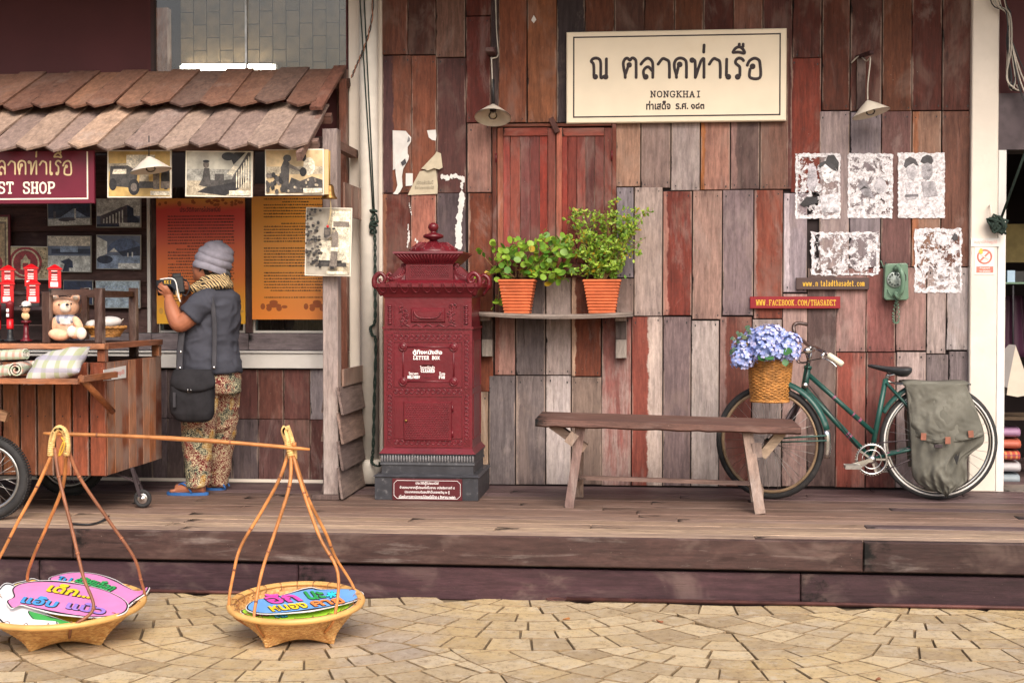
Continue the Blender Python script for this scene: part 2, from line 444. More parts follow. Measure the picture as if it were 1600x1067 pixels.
def leafmat(name, c, c2):
    m, n, b = nodes(name)
    v, tc, oi = objvec(n)
    ge = N(n, 'NewGeometry')
    f = mth(n, 'FRACT', mth(n, 'MULTIPLY', mth(n, 'ADD', ge.outputs['Random Per Island'], oi.outputs['Random']), 1.0))
    out = mixc(n, f, c, c2)
    out = mixc(n, ramp(n, f, .93, .94), out, lin('#c9a52c', .9))
    out = mixc(n, ramp(n, noise(n, v, 25), .4, .7, 0, .35), out, mixc(n, 1.0, out, (.6, .7, .5), 'MULTIPLY'))
    n.links.new(out, b.inputs['Base Color']); b.inputs['Roughness'].default_value = .45
    tr = N(n, 'BsdfTranslucent'); n.links.new(out, tr.inputs[0])
    mx = N(n, 'MixShader'); mx.inputs[0].default_value = .3
    n.links.new(b.outputs[0], mx.inputs[1]); n.links.new(tr.outputs[0], mx.inputs[2]); n.links.new(mx.outputs[0], n.nodes['Material Output'].inputs[0])
    return m
M['leaf_round'] = leafmat('round_leaf', lin('#548a30', 1), lin('#a2c244', 1))
M['leaf_small'] = leafmat('small_leaf', lin('#5c8a2c', 1), lin('#b4cc4c', 1))
M['leaf_dusty'] = leafmat('dusty_leaf', lin('#4d7258', .9), lin('#7f9a80', .9))
def stone_mat():
    m, n, b = nodes('stamped_stone')
    ge = N(n, 'NewGeometry'); oi = N(n, 'ObjectInfo')
    p = ge.outputs['Position']
    f = mth(n, 'FRACT', mth(n, 'ADD', oi.outputs['Random'], ge.outputs['Random Per Island']))
    out = mixc(n, f, lin('#ac9676', .88), lin('#d2bd98', .93))
    out = mixc(n, ramp(n, noise(n, p, 1.3, 5, .65), .48, .62, 0, .4), out, lin('#d8b97c', .9))
    out = mixc(n, ramp(n, noise(n, p, .9, 4, .6), .52, .68, 0, .6), out, lin('#ac9f96', .9))
    out = mixc(n, ramp(n, noise(n, p, 30, 9, .85), .50, .62, 0, .75), out, lin('#86694b', .75))
    out = mixc(n, ramp(n, noise(n, p, 11, 9, .85), .50, .64, 0, .55), out, lin('#e0d4c0', .8))
    n.links.new(out, b.inputs['Base Color']); n.links.new(ramp(n, noise(n, p, 12, 5), .3, .7, .5, .8), b.inputs['Roughness'])
    bump(n, b, noise(n, p, 22, 8, .75), .6, .006); return m
M['stone'] = stone_mat()
M['stone_edge'] = plain('grimy_stone_edge', lin('#8d7759', .85), .9, var=.35, scale=30, bmp=.3)
M['rust_rod'] = plain('rusty_rod', lin('#5a3834', .9), .6, .3, var=.3)
def batik():
    m, n, b = nodes('patterned_trousers'); v, tc, oi = objvec(n)
    big = noise(n, v, 7, 3)
    base = mixc(n, ramp(n, big, .46, .5), lin('#2f3632'), lin('#6d1a1c'))
    base = mixc(n, ramp(n, noise(n, v, 6, 3, .5, (1, 1.3, .8)), .56, .6), base, lin('#a87a30'))
    pat = noise(n, v, 48, 3, .55, None, 1.8)
    band = mth(n, 'ABSOLUTE', mth(n, 'SUBTRACT', pat, .5))
    out = mixc(n, ramp(n, band, .020, .034, 1, 0), base, lin('#e6dcb4', .95))
    n.links.new(out, b.inputs['Base Color']); b.inputs['Roughness'].default_value = .85
    bump(n, b, noise(n, v, 160), .3); return m
M['batik'] = batik()
def scarfm():
    m, n, b = nodes('striped_scarf'); v, tc, oi = objvec(n)
    wv = N(n, 'TexWave', bands_direction='DIAGONAL'); wv.inputs['Scale'].default_value = 28; wv.inputs['Distortion'].default_value = 5; wv.inputs['Detail'].default_value = 1
    n.links.new(v, wv.inputs[0])
    out = mixc(n, ramp(n, wv.outputs['Fac'], .42, .5), lin('#2a2220'), lin('#c7ab7c'))
    n.links.new(out, b.inputs['Base Color']); b.inputs['Roughness'].default_value = .9; return m
M['scarf'] = scarfm()
def checkm(name, cols, s):
    m, n, b = nodes(name); v, tc, oi = objvec(n)
    out = cols[0]
    for i, (c, ax) in enumerate(zip(cols[1:], (0, 2, 1))):
        sp = N(n, 'SeparateXYZ'); n.links.new(v, sp.inputs[0])
        q = mth(n, 'FRACT', mth(n, 'MULTIPLY', sp.outputs[ax], s * (1 + .13 * i)))
        out = mixc(n, mth(n, 'MULTIPLY', ramp(n, mth(n, 'ABSOLUTE', mth(n, 'SUBTRACT', q, .5)), .17, .2, 1, 0), .55), out, c)
    n.links.new(out, b.inputs['Base Color']); b.inputs['Roughness'].default_value = .8
    bump(n, b, noise(n, v, 60), .5, .004); return m
M['gingham'] = checkm('green_check_cloth', [lin('#cfcdc8', .8), lin('#98a55a', .9), lin('#a098b8', .9)], 14)
M['towel'] = checkm('striped_towel_cloth', [lin('#d6d0c2', .85), lin('#c96a52'), lin('#8fb08a')], 24)
M['bearshirt'] = checkm('blue_check_cloth', [lin('#dfe2ea', .9), lin('#4a5c8c'), lin('#4a5c8c')], 22)
M['textile'] = checkm('red_striped_textile', [lin('#b04a3c'), lin('#d8a860'), lin('#5a2a50')], 30)
# ------------------------------------------------------------------ wood tints (sRGB as seen, turned into albedo)
TONE = dict(R='#6b2c23', r='#8c3c2e', B='#714638', D='#54393a', K='#3c3235', G='#857476', g='#a3908c', W='#bcaea8', O='#965638',
            T='#a17c68', P='#916158', S='#6b6064', N='#5e4a44')
def tint(c, al=.3, k=.92, jit=.05):
    r = lin(TONE.get(c, c), k * random.uniform(1 - jit, 1 + jit))
    if r[0] > 3.2 * r[1]: r = (r[0] * .84, r[1] * 1.02, r[2] * 1.0)
    return tuple(r) + (al,)
def plank_px(parent, x0, x1, y0, y1, c, al, Y=0.0, th=.02, mat=None, k=.92, tone=None, gap=.0025, name='plank', jit=.004):
    a = at((x0 + x1) / 2 - (x1 - x0) / 2, (y0 + y1) / 2, Y); b = at(x1, (y0 + y1) / 2, Y)
    zt = at((x0 + x1) / 2, y0, Y).z; zb = at((x0 + x1) / 2, y1, Y).z
    dy = random.uniform(-jit, 0)
    m = MB(); m.obox(((a.x + b.x) / 2, Y + th / 2 + dy, (zt + zb) / 2), (b.x - a.x - gap, th, zt - zb - gap), rot('Y', random.uniform(-.0028, .0028)), 0, .003)
    o = m.build(name, mat or WZ, parent, tint(c, al, k), fix=False)
    if tone:
        o['tone_edge'] = tone[1]; o['tone_color'] = lin(TONE.get(tone[0], tone[0]), k)
    return o

# ------------------------------------------------------------------ ground: fans of stamped stone
g = MB(); g.add([(-40, -40, GZ - .012), (40, -40, GZ - .012), (40, 3, GZ - .012), (-40, 3, GZ - .012)], [(0, 1, 2, 3)])
ground = g.build('ground', M['grout'], kind='structure')
DECKF = gz(800, 836, 0).y                      # front edge of the deck
RF = 1.30
def clip_out(P, e, R):
    out = []; n = len(P)
    for i in range(n):
        a, b = P[i], P[(i + 1) % n]; ia, ib = (a - e).length > R, (b - e).length > R
        if ia: out.append(a)
        if ia != ib:
            lo, hi = 0.0, 1.0
            for _ in range(14):
                mdl = (lo + hi) / 2
                if ((a.lerp(b, mdl) - e).length > R) == ia: lo = mdl
                else: hi = mdl
            out.append(a.lerp(b, (lo + hi) / 2))
    return out
def fans():
    cs = []
    for j in range(-1, 8):
        for i in range(-8, 9):
            cs.append(((i + (j % 2) * .5) * RF * 1.5 + .35, DECKF + 1.05 - j * RF * .60))
    out = []
    for (cx, cy) in cs:
        k = 0; r0 = .12
        while r0 < RF - .02:
            wd = random.uniform(.150, .175); r1 = min(r0 + wd, RF)
            if RF - r1 < .09: r1 = RF
            nseg = max(3, int(round(PI * (r0 + r1) / 2 / .175)))
            off = random.random()
            AA = [-PI * 2 + (q + off + random.uniform(-.09, .09)) * PI / nseg for q in range(nseg * 2)]; AA.append(AA[0] + 2 * PI)
            for q in range(nseg * 2):
                a0, a1 = AA[q], AA[q + 1]
                gap = .0034
                pts = []
                for t in (0, .2, .4, .6, .8, 1): pts.append((r0 + gap, a0 + (a1 - a0) * t + (gap / r0 if t == 0 else (-gap / r0 if t == 1 else 0))))
                for t in (1, .8, .6, .4, .2, 0): pts.append((r1 - gap, a0 + (a1 - a0) * t + (gap / r1 if t == 0 else (-gap / r1 if t == 1 else 0))))
                P = [Vector((cx + r * math.cos(a) + random.uniform(-.0025, .0025), cy + r * math.sin(a) + random.uniform(-.0025, .0025))) for r, a in pts]
                NP = len(P); cen = sum(P, Vector((0, 0))) / NP
                if cen.x < -4.6 or cen.x > 3.2 or cen.y > DECKF + .02 or cen.y < -4.6: continue
                bad = False
                for (ex, ey) in cs:
                    if ey > cy + .01 or (abs(ey - cy) < .01 and ex > cx + .01):
                        P = clip_out(P, Vector((ex, ey)), RF + gap)
                        if len(P) < 3: break
                if len(P) < 3: continue
                NP = len(P)
                A = 0
                for t in range(NP): A += P[t].x * P[(t + 1) % NP].y - P[(t + 1) % NP].x * P[t].y
                if abs(A) / 2 < .0022: continue
                cen = sum(P, Vector((0, 0))) / NP
                if A < 0: P.reverse()
                out.append((cen, P))
            r0 = r1
    return out
stones = fans()
def stone_into(mb, cen, P):
    h = random.uniform(0, .002)
    base = [(p.x, p.y, GZ - .016) for p in P]
    mid = [(p.x, p.y, GZ - .005 + h) for p in P]
    top = [(cen.x + (p.x - cen.x) * .968, cen.y + (p.y - cen.y) * .955, GZ + h) for p in P]
    n = len(P); fs = [tuple(2 * n + i for i in range(n))]
    for i in range(n):
        j = (i + 1) % n; fs += [(i, j, n + j, n + i), (n + i, n + j, 2 * n + j, 2 * n + i)]
    mb.add(base + mid + top, fs[:1])
    mb.f += [[i + len(mb.v) - 3 * n for i in f] for f in fs[1:]]; mb.m += [1] * (len(fs) - 1); mb.s += [False] * (len(fs) - 1)
def vis(c):
    u = Vector((c.x, c.y, GZ)) - CAM; dp = u.dot(_FW); return abs(u.dot(_R) / dp * F) < 815 and dp > 5.3
stones.sort(key=lambda s: (not vis(s[0]), s[0].y))
rest = MB()
for i, (cen, P) in enumerate(stones):
    if i < 300:
        m = MB(); stone_into(m, cen, P); m.build('paving_stone', [M['stone'], M['stone_edge']], ground, fix=False)
    else: stone_into(rest, cen, P)
rest.build('paving_stones', [M['stone'], M['stone_edge']], ground, kind='stuff', fix=False)

# ------------------------------------------------------------------ deck
DX0, DX1 = -5.2, 3.6
dk = MB(); dk.box(DX0, DX1, DECKF + .06, 3, GZ - .1, -.045)
deck = dk.build('deck', M['dark'], kind='structure')
nrow = 15; y0 = DECKF; rw = (0.0 - DECKF) / nrow
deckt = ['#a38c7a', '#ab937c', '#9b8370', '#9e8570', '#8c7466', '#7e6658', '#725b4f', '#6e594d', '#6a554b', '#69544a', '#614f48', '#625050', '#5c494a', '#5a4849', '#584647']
for r in range(nrow + 22):
    xs = [DX0]
    while xs[-1] < DX1: xs.append(xs[-1] + random.uniform(1.7, 3.4))
    xs[-1] = DX1
    if r >= nrow: xs = [1.9, DX1]       # planks run on into the shop on the right
    for a, b in zip(xs, xs[1:]):
        m = MB(); ya = y0 + r * rw
        dz = random.uniform(-.002, .0015)
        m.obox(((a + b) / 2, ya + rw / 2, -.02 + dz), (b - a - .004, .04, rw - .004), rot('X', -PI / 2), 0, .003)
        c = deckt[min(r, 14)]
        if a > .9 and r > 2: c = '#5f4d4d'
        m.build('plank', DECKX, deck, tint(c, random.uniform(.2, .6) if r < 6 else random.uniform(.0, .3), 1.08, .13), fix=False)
def fascia(segs, z0, z1, Y, nm, cols, al):
    for (a, b), c in zip(segs, cols):
        m = MB(); m.box(a + .002, b - .002, Y, Y + .05, z0, z1, 0, .006)
        m.build(nm, DECKX, deck, tint(c, al, .9), fix=False)
fz = at(800, 884, DECKF - .02).z
xa, xb = at(113, 850, DECKF - .02).x, at(1349, 860, DECKF - .02).x
fascia([(DX0, xa), (xa, xb), (xb, DX1)], fz, -.001, DECKF - .02, 'edge_board', ['#46322f', '#4f3935', '#3f2d2b'], .42)
xa, xb, xc = at(465, 900, DECKF).x, at(1251, 910, DECKF).x, at(1800, 900, DECKF).x
xz = at(60, 900, DECKF).x
fascia([(DX0, xz), (xz, xa), (xa, xb), (xb, DX1)], GZ - .01, fz - .018, DECKF + .004, 'lower_board', ['#48343a', '#452f36', '#4a3237', '#3f2b30'], .1)
pm = MB(); p0, p1 = gz(880, 938, GZ + .012), gz(1800, 951, GZ + .012)
pa = Vector((at(885, 930, DECKF - .02).x, DECKF - .025, GZ + .014))
pm.tube([pa, (DX1, DECKF - .02, GZ + .014)], .010, 8, sm=True)
ring = [pa + Vector((-.05 + .05 * math.cos(t), 0.012 * math.sin(t), .003 * math.sin(t))) + Vector((0, -.01, 0)) for t in [i * PI / 8 for i in range(16)]]
pm.tube(ring, .004, 6, closed=True)
pl_ = pm.build('metal_rod', M['rust_rod'])
tag(pl_, 'long rusty metal rod with a looped end lying along the foot of the deck', 'rod')
pm = MB(); xl0, xl1 = at(215, 924, DECKF - .02).x, at(470, 927, DECKF - .02).x
pm.tube([(xl0, DECKF - .02, GZ + .012), (xl1, DECKF - .02, GZ + .012)], .009, 8)
tag(pm.build('metal_rod', M['rust_rod']), 'short rusty rod on the paving behind the right-hand bamboo basket', 'rod')

# ------------------------------------------------------------------ main plank wall (right)
wall = MB(); WX0, WX1 = at(592, 400, .02).x, at(1519, 400, .02).x
wall.box(WX0, WX1, .024, .14, -.02, 3.5)
bigwall = wall.build('plank_wall', M['dark'])
tag(bigwall, 'tall patchwork wall of weathered red, brown and grey upright planks', 'wall')
TK = 1.25
PL = [  # x0 x1 y0 y1 tone bleach [second tone, edge]
 (595, 637, -90, 86, 'B', .0), (637, 681, -90, 86, '#5a3028', .0), (681, 727, -90, 90, '#76564a', .1), (728, 778, -90, 25, 'R', 0),
 (597, 643, 87, 302, '#7e4e3c', .0, 'D', .36), (643, 682, 87, 302, '#86503c', .05), (682, 728, 91, 302, '#5c3b38', .0), (728, 767, 26, 192, '#6a2c26', 0),
 (779, 823, -90, 192, '#7f4a34', .05), (824, 870, -90, 192, '#92543a', .1), (870, 914, -90, 192, '#3b3133', .05),
 (914, 960, -90, 60, '#6d3a2a', 0), (960, 1007, -90, 60, '#54372f', 0), (1007, 1054, -90, 60, '#6b3a2c', 0), (1054, 1099, -90, 60, '#74402e', .0),
 (1099, 1146, -90, 60, '#592a24', 0), (1146, 1192, -90, 60, '#7a5346', .1), (1192, 1238, -90, 296, '#5a3430', 0),
 (1239, 1284, -90, 91, '#5e2b24', 0), (1285, 1328, -90, 173, '#693529', 0), (1329, 1378, -90, 174, '#5c2f29', 0), (1379, 1425, -90, 174, '#74402f', 0),
 (1425, 1472, -90, 173, '#5f2c25', 0), (1473, 1518, -90, 173, '#61322b', .25),
 (730, 768, 193, 301, '#9a7266', .35), (598, 642, 303, 760, '#6b3028', .05, '#94654f', .14), (642, 682, 303, 760, '#a3695a', .6), (683, 728, 302, 760, '#5a4d50', .2),
 (731, 771, 302, 612, '#7c3c2a', .0, '#a48474', .09), (740, 763, 612, 760, '#a38974', .6), 
 (962, 1001, 60, 292, '#a4806c', .3), (1002, 1048, 60, 294, '#8e7871', .25), (1049, 1094, 60, 298, '#a1928f', .55), (1095, 1141, 60, 297, '#a5796a', .35, '#a5683f', .14),
 (1142, 1187, 60, 296, '#604c49', .1, '#8a6c66', .18), (1188, 1232, 60, 296, '#7c5a4e', .1),
 (1236, 1283, 91, 301, '#82372b', .05, '#6b2f27', .1),
 (1280, 1327, 174, 420, '#9a8988', .5), (1328, 1376, 175, 418, '#84797d', .15), (1377, 1424, 174, 418, '#6f4f4c', .0), (1425, 1470, 174, 417, '#94715f', .1, '#9a6448', .22),
 (1471, 1516, 174, 417, '#6e4a3e', .0),
 (963, 990, 293, 434, '#837a80', .35), (991, 1035, 293, 494, '#a5938c', .3), (1036, 1081, 299, 493, '#7a332a', .0, '#a17266', .16), (1082, 1128, 298, 499, '#9d7e73', .25),
 (1129, 1177, 297, 493, '#806e70', .25), (1178, 1223, 297, 498, '#8c4436', .05, '#8d6e66', .09), (1224, 1261, 302, 457, '#96898f', .4, '#bbaeb3', .25),
 (1222, 1261, 459, 760, '#a88b84', .45), (1261, 1306, 419, 760, '#5f4b48', .05), (1306, 1353, 419, 550, '#95736d', .2), (1353, 1399, 419, 550, '#875550', .1),
 (1400, 1447, 418, 548, '#957670', .3), (1448, 1478, 418, 553, '#a99893', .5), (1479, 1513, 418, 547, '#a69c9b', .5),
 (1306, 1352, 551, 764, '#9e6459', .3, '#8d4b40', .55), (1353, 1399, 551, 764, '#75443e', .05), (1400, 1446, 550, 764, '#b09c97', .6), (1446, 1481, 554, 764, '#776b6b', .1), (1482, 1512, 549, 764, '#7d7172', .15),
 (773, 805, 424, 586, '#a07a70', .5, '#8a5a50', .2), (806, 852, 424, 586, '#665c5c', .1), (853, 892, 424, 586, '#a69690', .4), (893, 939, 424, 588, '#80402f', .02, '#c9a78f', .14),
 (940, 962, 424, 494, '#5b3b38', 0), (963, 990, 435, 494, '#7d6a64', .1), (940, 986, 495, 760, '#8a5650', .75),
 (764, 805, 587, 757, '#6d6465', .1), (806, 852, 587, 757, '#736867', .15, '#93827a', .07), (853, 892, 587, 757, '#b7aba8', .7), (893, 940, 589, 757, '#7f6c62', .2),
 (987, 1035, 495, 760, '#c0ada3', .4, '#84453a', .52), (1036, 1079, 495, 761, '#7d6a6a', .15), (1080, 1123, 501, 761, '#b3a59f', .7), (1124, 1174, 495, 761, '#7b4138', .02, '#8e7069', .2),
 (1175, 1221, 499, 761, '#9b8d89', .5),
]
for p in PL:
    x0, x1, y0, y1, c, al = p[:6]
    tone = (p[6], p[7]) if len(p) > 6 else None
    k = .92
    yb = min(y1, 757 + (x0 - 750) * .008) if y1 > 755 else y1
    plank_px(bigwall, x0, x1, y0, yb, c, al, k=k, tone=tone)
plank_px(bigwall, 767, 779, -90, 192, '#3d2f30', 0, Y=-.012, th=.03, name='batten')
# nails
nl = MB()
for p in PL:
    x0, x1, y0, y1 = p[:4]
    for yy, on in ((y0 + 7, y0 > 0), (y1 - 7, y1 < 750)):
        if not on: continue
        for xx in (x0 + 6, x1 - 6):
            q = at(xx + random.uniform(-1, 1), yy + random.uniform(-2, 3), -.0045)
            h = random.uniform(.004, .011)
            nl.prism([q + Vector((.004 * math.cos(t), 0, h * math.sin(t) * (1.0 if math.sin(t) < 0 else .5))) for t in [i * PI / 4 for i in range(8)]], (0, .006, 0))
nl.build('nail_marks', M['black'], bigwall, kind='stuff', fix=False)

# shutter window in the wall
SH = -.03
s = at(865, 310, SH)
sh = thing('shutter_window', 'closed red double shutter window in a red frame under the big cream sign', 'window', (s.x, 0, s.z))
SHC = '#9a4738'
def shp(x0, x1, y0, y1, c, Y, th, al=.15, nm='slat', mat=None): return plank_px(sh, x0, x1, y0, y1, c, al, Y=Y, th=th, name=nm, gap=.0012, jit=.002, k=.9, mat=mat)
shp(769, 776, 193, 430, '#6b3328', -.034, .034, nm='frame'); shp(956, 963, 193, 430, '#7a3a2e', -.034, .034, nm='frame')
shp(776, 956, 193, 198, '#743a2c', -.034, .034, nm='frame', mat=WX); shp(776, 956, 426, 434, '#5c2a26', -.034, .034, nm='frame', mat=WX)
for (a, b) in ((777, 868), (869, 956)):
    left = a < 800
    shp(a, a + 9, 200, 425, '#a85c48' if left else '#a4604e', -.028, .024, .3, 'stile'); shp(b - 12, b, 200, 425, '#86433a', -.028, .024, .1, 'stile')
    shp(a + 9, b - 12, 200, 213, '#8e3c30', -.027, .022, .3, 'rail', WX); shp(a + 9, b - 12, 412, 425, '#7a3630', -.027, .022, .1, 'rail', WX)
    xs = [a + 9, a + 20, a + 36, a + 51, a + 66, b - 12] if left else [a + 9, a + 18, a + 32, a + 46, a + 60, b - 12]
    cs = ['#a2473f', '#9c4c40', '#7f4240', '#84403c', '#94362c'] if left else ['#95382f', '#823830', '#8d4038', '#6f3835', '#7d3b35']
    for i in range(5): shp(xs[i], xs[i + 1], 213, 412, cs[i], -.018, .014, .3 if i < 2 else .1)
lt = MB(); q = at(866, 196, -.045); lt.obox(q, (.035, .02, .10), rot('Y', -.45), 0, .003)
lt.build('latch', WZ, sh, tint('#5a3a34', .2))
for (x, y) in ((775, 247), (956, 243), (775, 400), (956, 400)):
    h = MB(); q = at(x, y, -.037); h.tube([q - Vector((0, 0, .028)), q + Vector((0, 0, .028))], .005, 8); h.build('hinge', M['iron_red'], sh)

# ------------------------------------------------------------------ pillars
def pbox(px0, px1, py0, py1, Y0, th, mb, ch=0.0, mi=0, zb=None, zt=None):
    a = at(px0, (py0 + py1) / 2, Y0); b = at(px1, (py0 + py1) / 2, Y0)
    t = at((px0 + px1) / 2, py0, Y0).z if zt is None else zt; u = at((px0 + px1) / 2, py1, Y0).z if zb is None else zb
    return mb.box(a.x, b.x, Y0, Y0 + th, u, t, mi, ch)
m = MB(); pbox(545, 597, 300, 400, -.03, .17, m, .006, zb=0.002, zt=3.5)
tag(m.build('pillar', M['cream']), 'cream plastered pillar behind the drainpipe, left of the red letter box', 'pillar')
m = MB(); pbox(1517, 1559, 300, 400, -.05, .30, m, .006, zb=0.002, zt=3.5)
pr = thing('pillar', 'broad cream pillar at the right end of the plank wall with the no smoking sign', 'pillar', (at(1540, 500, 0).x, 0, 0))
m.build('shaft', M['cream'], pr)
m = MB(); pbox(1559.5, 1572, 300, 400, -.045, .10, m, .003, zb=0.002, zt=at(1560, 236, 0).z); m.build('door_frame', M['white'], pr)

# drainpipe
q = at(577, 400, -.10)
dp = thing('drainpipe', 'pale painted drainpipe with a collar and open foot running down the cream pillar', 'pipe', (q.x, q.y, 0))
m = MB(); m.tube([(q.x, q.y, .12), (q.x, q.y, 3.5)], .060, 20); m.build('pipe', M['pipe'], dp)
m = MB(); zc = at(577, 728, -.1).z
m.lathe((q.x, q.y, 0), [(.066, .02), (.072, .02), (.072, zc - .02), (.078, zc), (.078, zc + .03), (.066, zc + .045)], 22); m.build('collar', M['pipe'], dp)
m = MB(); m.tube([(q.x, q.y, .035), (q.x, q.y, .012)], .06, 16); m.build('mouth', M['dark'], dp)

# ------------------------------------------------------------------ left facade (postcard shop front)
FX0 = -5.2; FX1 = at(545, 500, 0).x
def pz(py, px=400, Y=0.0): return at(px, py, Y).z
ls = thing('shop_building', 'brown timber shop building with white sill behind the cart and the photographer', 'building', ((FX0 + FX1) / 2, 0, 0))
# dado of upright boards
z0, z1, z2 = 0.012, pz(655), pz(577)
xs = [at(x, 650, 0).x for x in (545, 523, 484, 443, 403, 362, 325, 287, 262, 238, 205, 170, 130, 90, 45, 0)]
xs += [xs[-1] - .17 * i for i in range(1, 6)]
dc = ['#6d4a44', '#8a8083', '#6d4540', '#714038', '#5e3a36', '#6b4842', '#604240', '#5e5254', '#5a4c4c', '#64575a', '#55494b', '#4b4346', '#503f40', '#4e4346']
for i in range(len(xs) - 1):
    for (a, b) in ((z0, z1), (z1, z2)):
        m = MB(); m.obox(((xs[i] + xs[i + 1]) / 2, .012 + random.uniform(-.003, .001), (a + b) / 2), (xs[i] - xs[i + 1] - .003, .02, b - a - .003), None, 0, .003)
        c = dc[(i + (0 if a == z1 else 3)) % len(dc)] if i < 7 else dc[7 + (i % 3)]
        m.build('plank', WZ, ls, tint(c, random.uniform(0, .3), .95), fix=False)
m = MB(); m.box(FX0, FX1, .026, .12, 0, z2 + .12); m.build('backing', M['dark'], ls)
m = MB(); m.box(FX0, FX1 - .002, -.012, .0, .0005, .02, 0); m.build('skirting', M['cream'], ls)
m = MB(); m.box(FX0, FX1, -.035, .02, pz(575), pz(552), 0, .003); m.build('sill', M['white'], ls)
m = MB(); m.box(FX0, FX1, -.05, .02, pz(551), pz(548)); m.build('sill_cap', M['white'], ls)
zs = pz(547)
for a, b in ((FX0, -3.2), (-3.198, at(389, 530, 0).x), (at(389, 530, 0).x + .003, FX1)):
    m = MB(); m.box(a, b, -.02, .02, zs, pz(521), 0, .003); m.build('rail', WX, ls, tint('#857a7d', .25), fix=False)
zw0, zw1 = pz(520), pz(240)
for (x0, x1, Y, c) in ((236, 246, -.02, '#4d3432'), (383, 394, -.022, '#5a4140'), (527, 545, -.02, '#6b4a42')):
    a, b = at(x0, 400, Y).x, at(x1, 400, Y).x
    m = MB(); m.box(a, b, Y, .05, zw0, pz(112), 0, .002); m.build('post', WZ, ls, tint(c, .1), fix=False)
a = at(231, 400, 0).x
m = MB(); m.box(a, at(236, 400, 0).x - .001, -.015, .03, zw0, zw1); m.build('trim', M['white'], ls)
# clapboards to the left
nb = 7; zz = [zw0 + (zw1 - zw0) * i / nb for i in range(nb + 1)]
for i in range(nb):
    m = MB(); m.add([(FX0, -.012, zz[i]), (a - .002, -.012, zz[i]), (a - .002, .018, zz[i + 1]), (FX0, .018, zz[i + 1]), (FX0, .03, zz[i]), (a - .002, .03, zz[i]), (a - .002, .036, zz[i + 1]), (FX0, .036, zz[i + 1])],
        [(0, 1, 2, 3), (1, 5, 6, 2), (0, 4, 5, 1), (3, 2, 6, 7), (4, 0, 3, 7), (5, 4, 7, 6)])
    m.build('clapboard', WX, ls, tint(random.choice(['#553f3e', '#604844', '#4b3739', '#5c403c']), .1), fix=False)
# two low glazed windows behind the information boards
for (x0, x1) in ((247, 383), (395, 526)):
    a, b = at(x0, 500, 0).x, at(x1, 500, 0).x
    m = MB(); zt = pz(290)
    m.box(a, b, .0, .03, zw0, zw0 + .014); m.box(a, a + .014, .0, .03, zw0 + .014, zt); m.box(b - .014, b, 0, .03, zw0 + .014, zt)
    fr = m.build('window_frame', M['white'], ls)
    m = MB(); m.box(a + .014, b - .014, .018, .022, zw0 + .014, zt); m.build('pane', M['glass'], ls)
    for i in range(6):
        m = MB(); xx = a + (b - a) * (i + .5) / 6; m.box(xx - (b - a) / 12 + .002, xx + (b - a) / 12 - .002, .10, .12, zw0 - .05, zt, 0, .003)
        m.build('inner_board', WZ, ls, tint('#6a5a5a', .1), fix=False)
# horizontal beam behind the hanging photographs and the dark band above
for (y0, y1, c, Y, th) in ((288, 312, '#8a706a', -.03, .06), (215, 236, '#5a4644', -.01, .04)):
    m = MB(); m.box(a if y0 > 250 else FX0, FX1 - .09, Y, Y + th, pz(y1), pz(y0), 0, .003); m.build('beam', WX, ls, tint(c, .1), fix=False)
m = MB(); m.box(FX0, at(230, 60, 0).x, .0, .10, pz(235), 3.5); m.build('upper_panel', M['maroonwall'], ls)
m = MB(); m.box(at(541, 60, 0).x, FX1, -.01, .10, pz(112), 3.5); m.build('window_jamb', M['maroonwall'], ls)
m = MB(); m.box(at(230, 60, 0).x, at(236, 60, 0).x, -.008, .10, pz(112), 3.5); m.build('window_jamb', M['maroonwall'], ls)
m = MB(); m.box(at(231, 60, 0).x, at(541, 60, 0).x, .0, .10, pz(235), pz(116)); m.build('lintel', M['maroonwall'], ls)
# the room behind the upper glass
xL, xR = at(236, 60, .05).x, at(541, 60, .05).x
m = MB(); m.box(xL + .002, xR - .002, .05, .056, pz(114), 3.5); m.build('upper_pane', M['glass'], ls)
xm = at(384, 60, .03).x
m = MB(); m.box(xm - .006, xm + .006, .03, .06, pz(112), 3.5); m.build('glazing_bar', M['steel'], ls)
YB = 1.4
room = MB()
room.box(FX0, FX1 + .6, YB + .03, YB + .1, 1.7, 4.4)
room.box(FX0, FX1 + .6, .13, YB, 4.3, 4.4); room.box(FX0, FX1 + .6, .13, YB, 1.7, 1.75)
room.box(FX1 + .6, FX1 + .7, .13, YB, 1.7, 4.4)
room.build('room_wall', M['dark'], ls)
tw = (at(302.5, 60, YB).x - at(282, 60, YB).x); th = (at(300, 40, YB).z - at(300, 80, YB).z)
x0 = at(282, 60, YB).x; zt0 = at(300, 100, YB).z
M['tile'] = plain('grey_wall_panel', lin('#8a7050', .30), .5, var=.35, bmp=.05)
for i in range(14):
    for j in range(-3, 6):
        zc = zt0 + (j + (.5 if i % 2 else 0)) * th
        m = MB(); m.box(x0 + i * tw + .0025, x0 + (i + 1) * tw - .0025, YB, YB + .02, zc + .0025, zc + th - .0025)
        m.build('wall_tile', M['tile'], ls, fix=False)
m = MB(); a_ = at(240, 60, YB - .1).x; m.box(a_, at(262, 60, YB - .1).x, YB - .1, YB - .02, at(250, 130, YB).z, at(250, 17, YB).z); m.build('cupboard_door', WZ, ls, tint('#6b3f22', 0), fix=False)
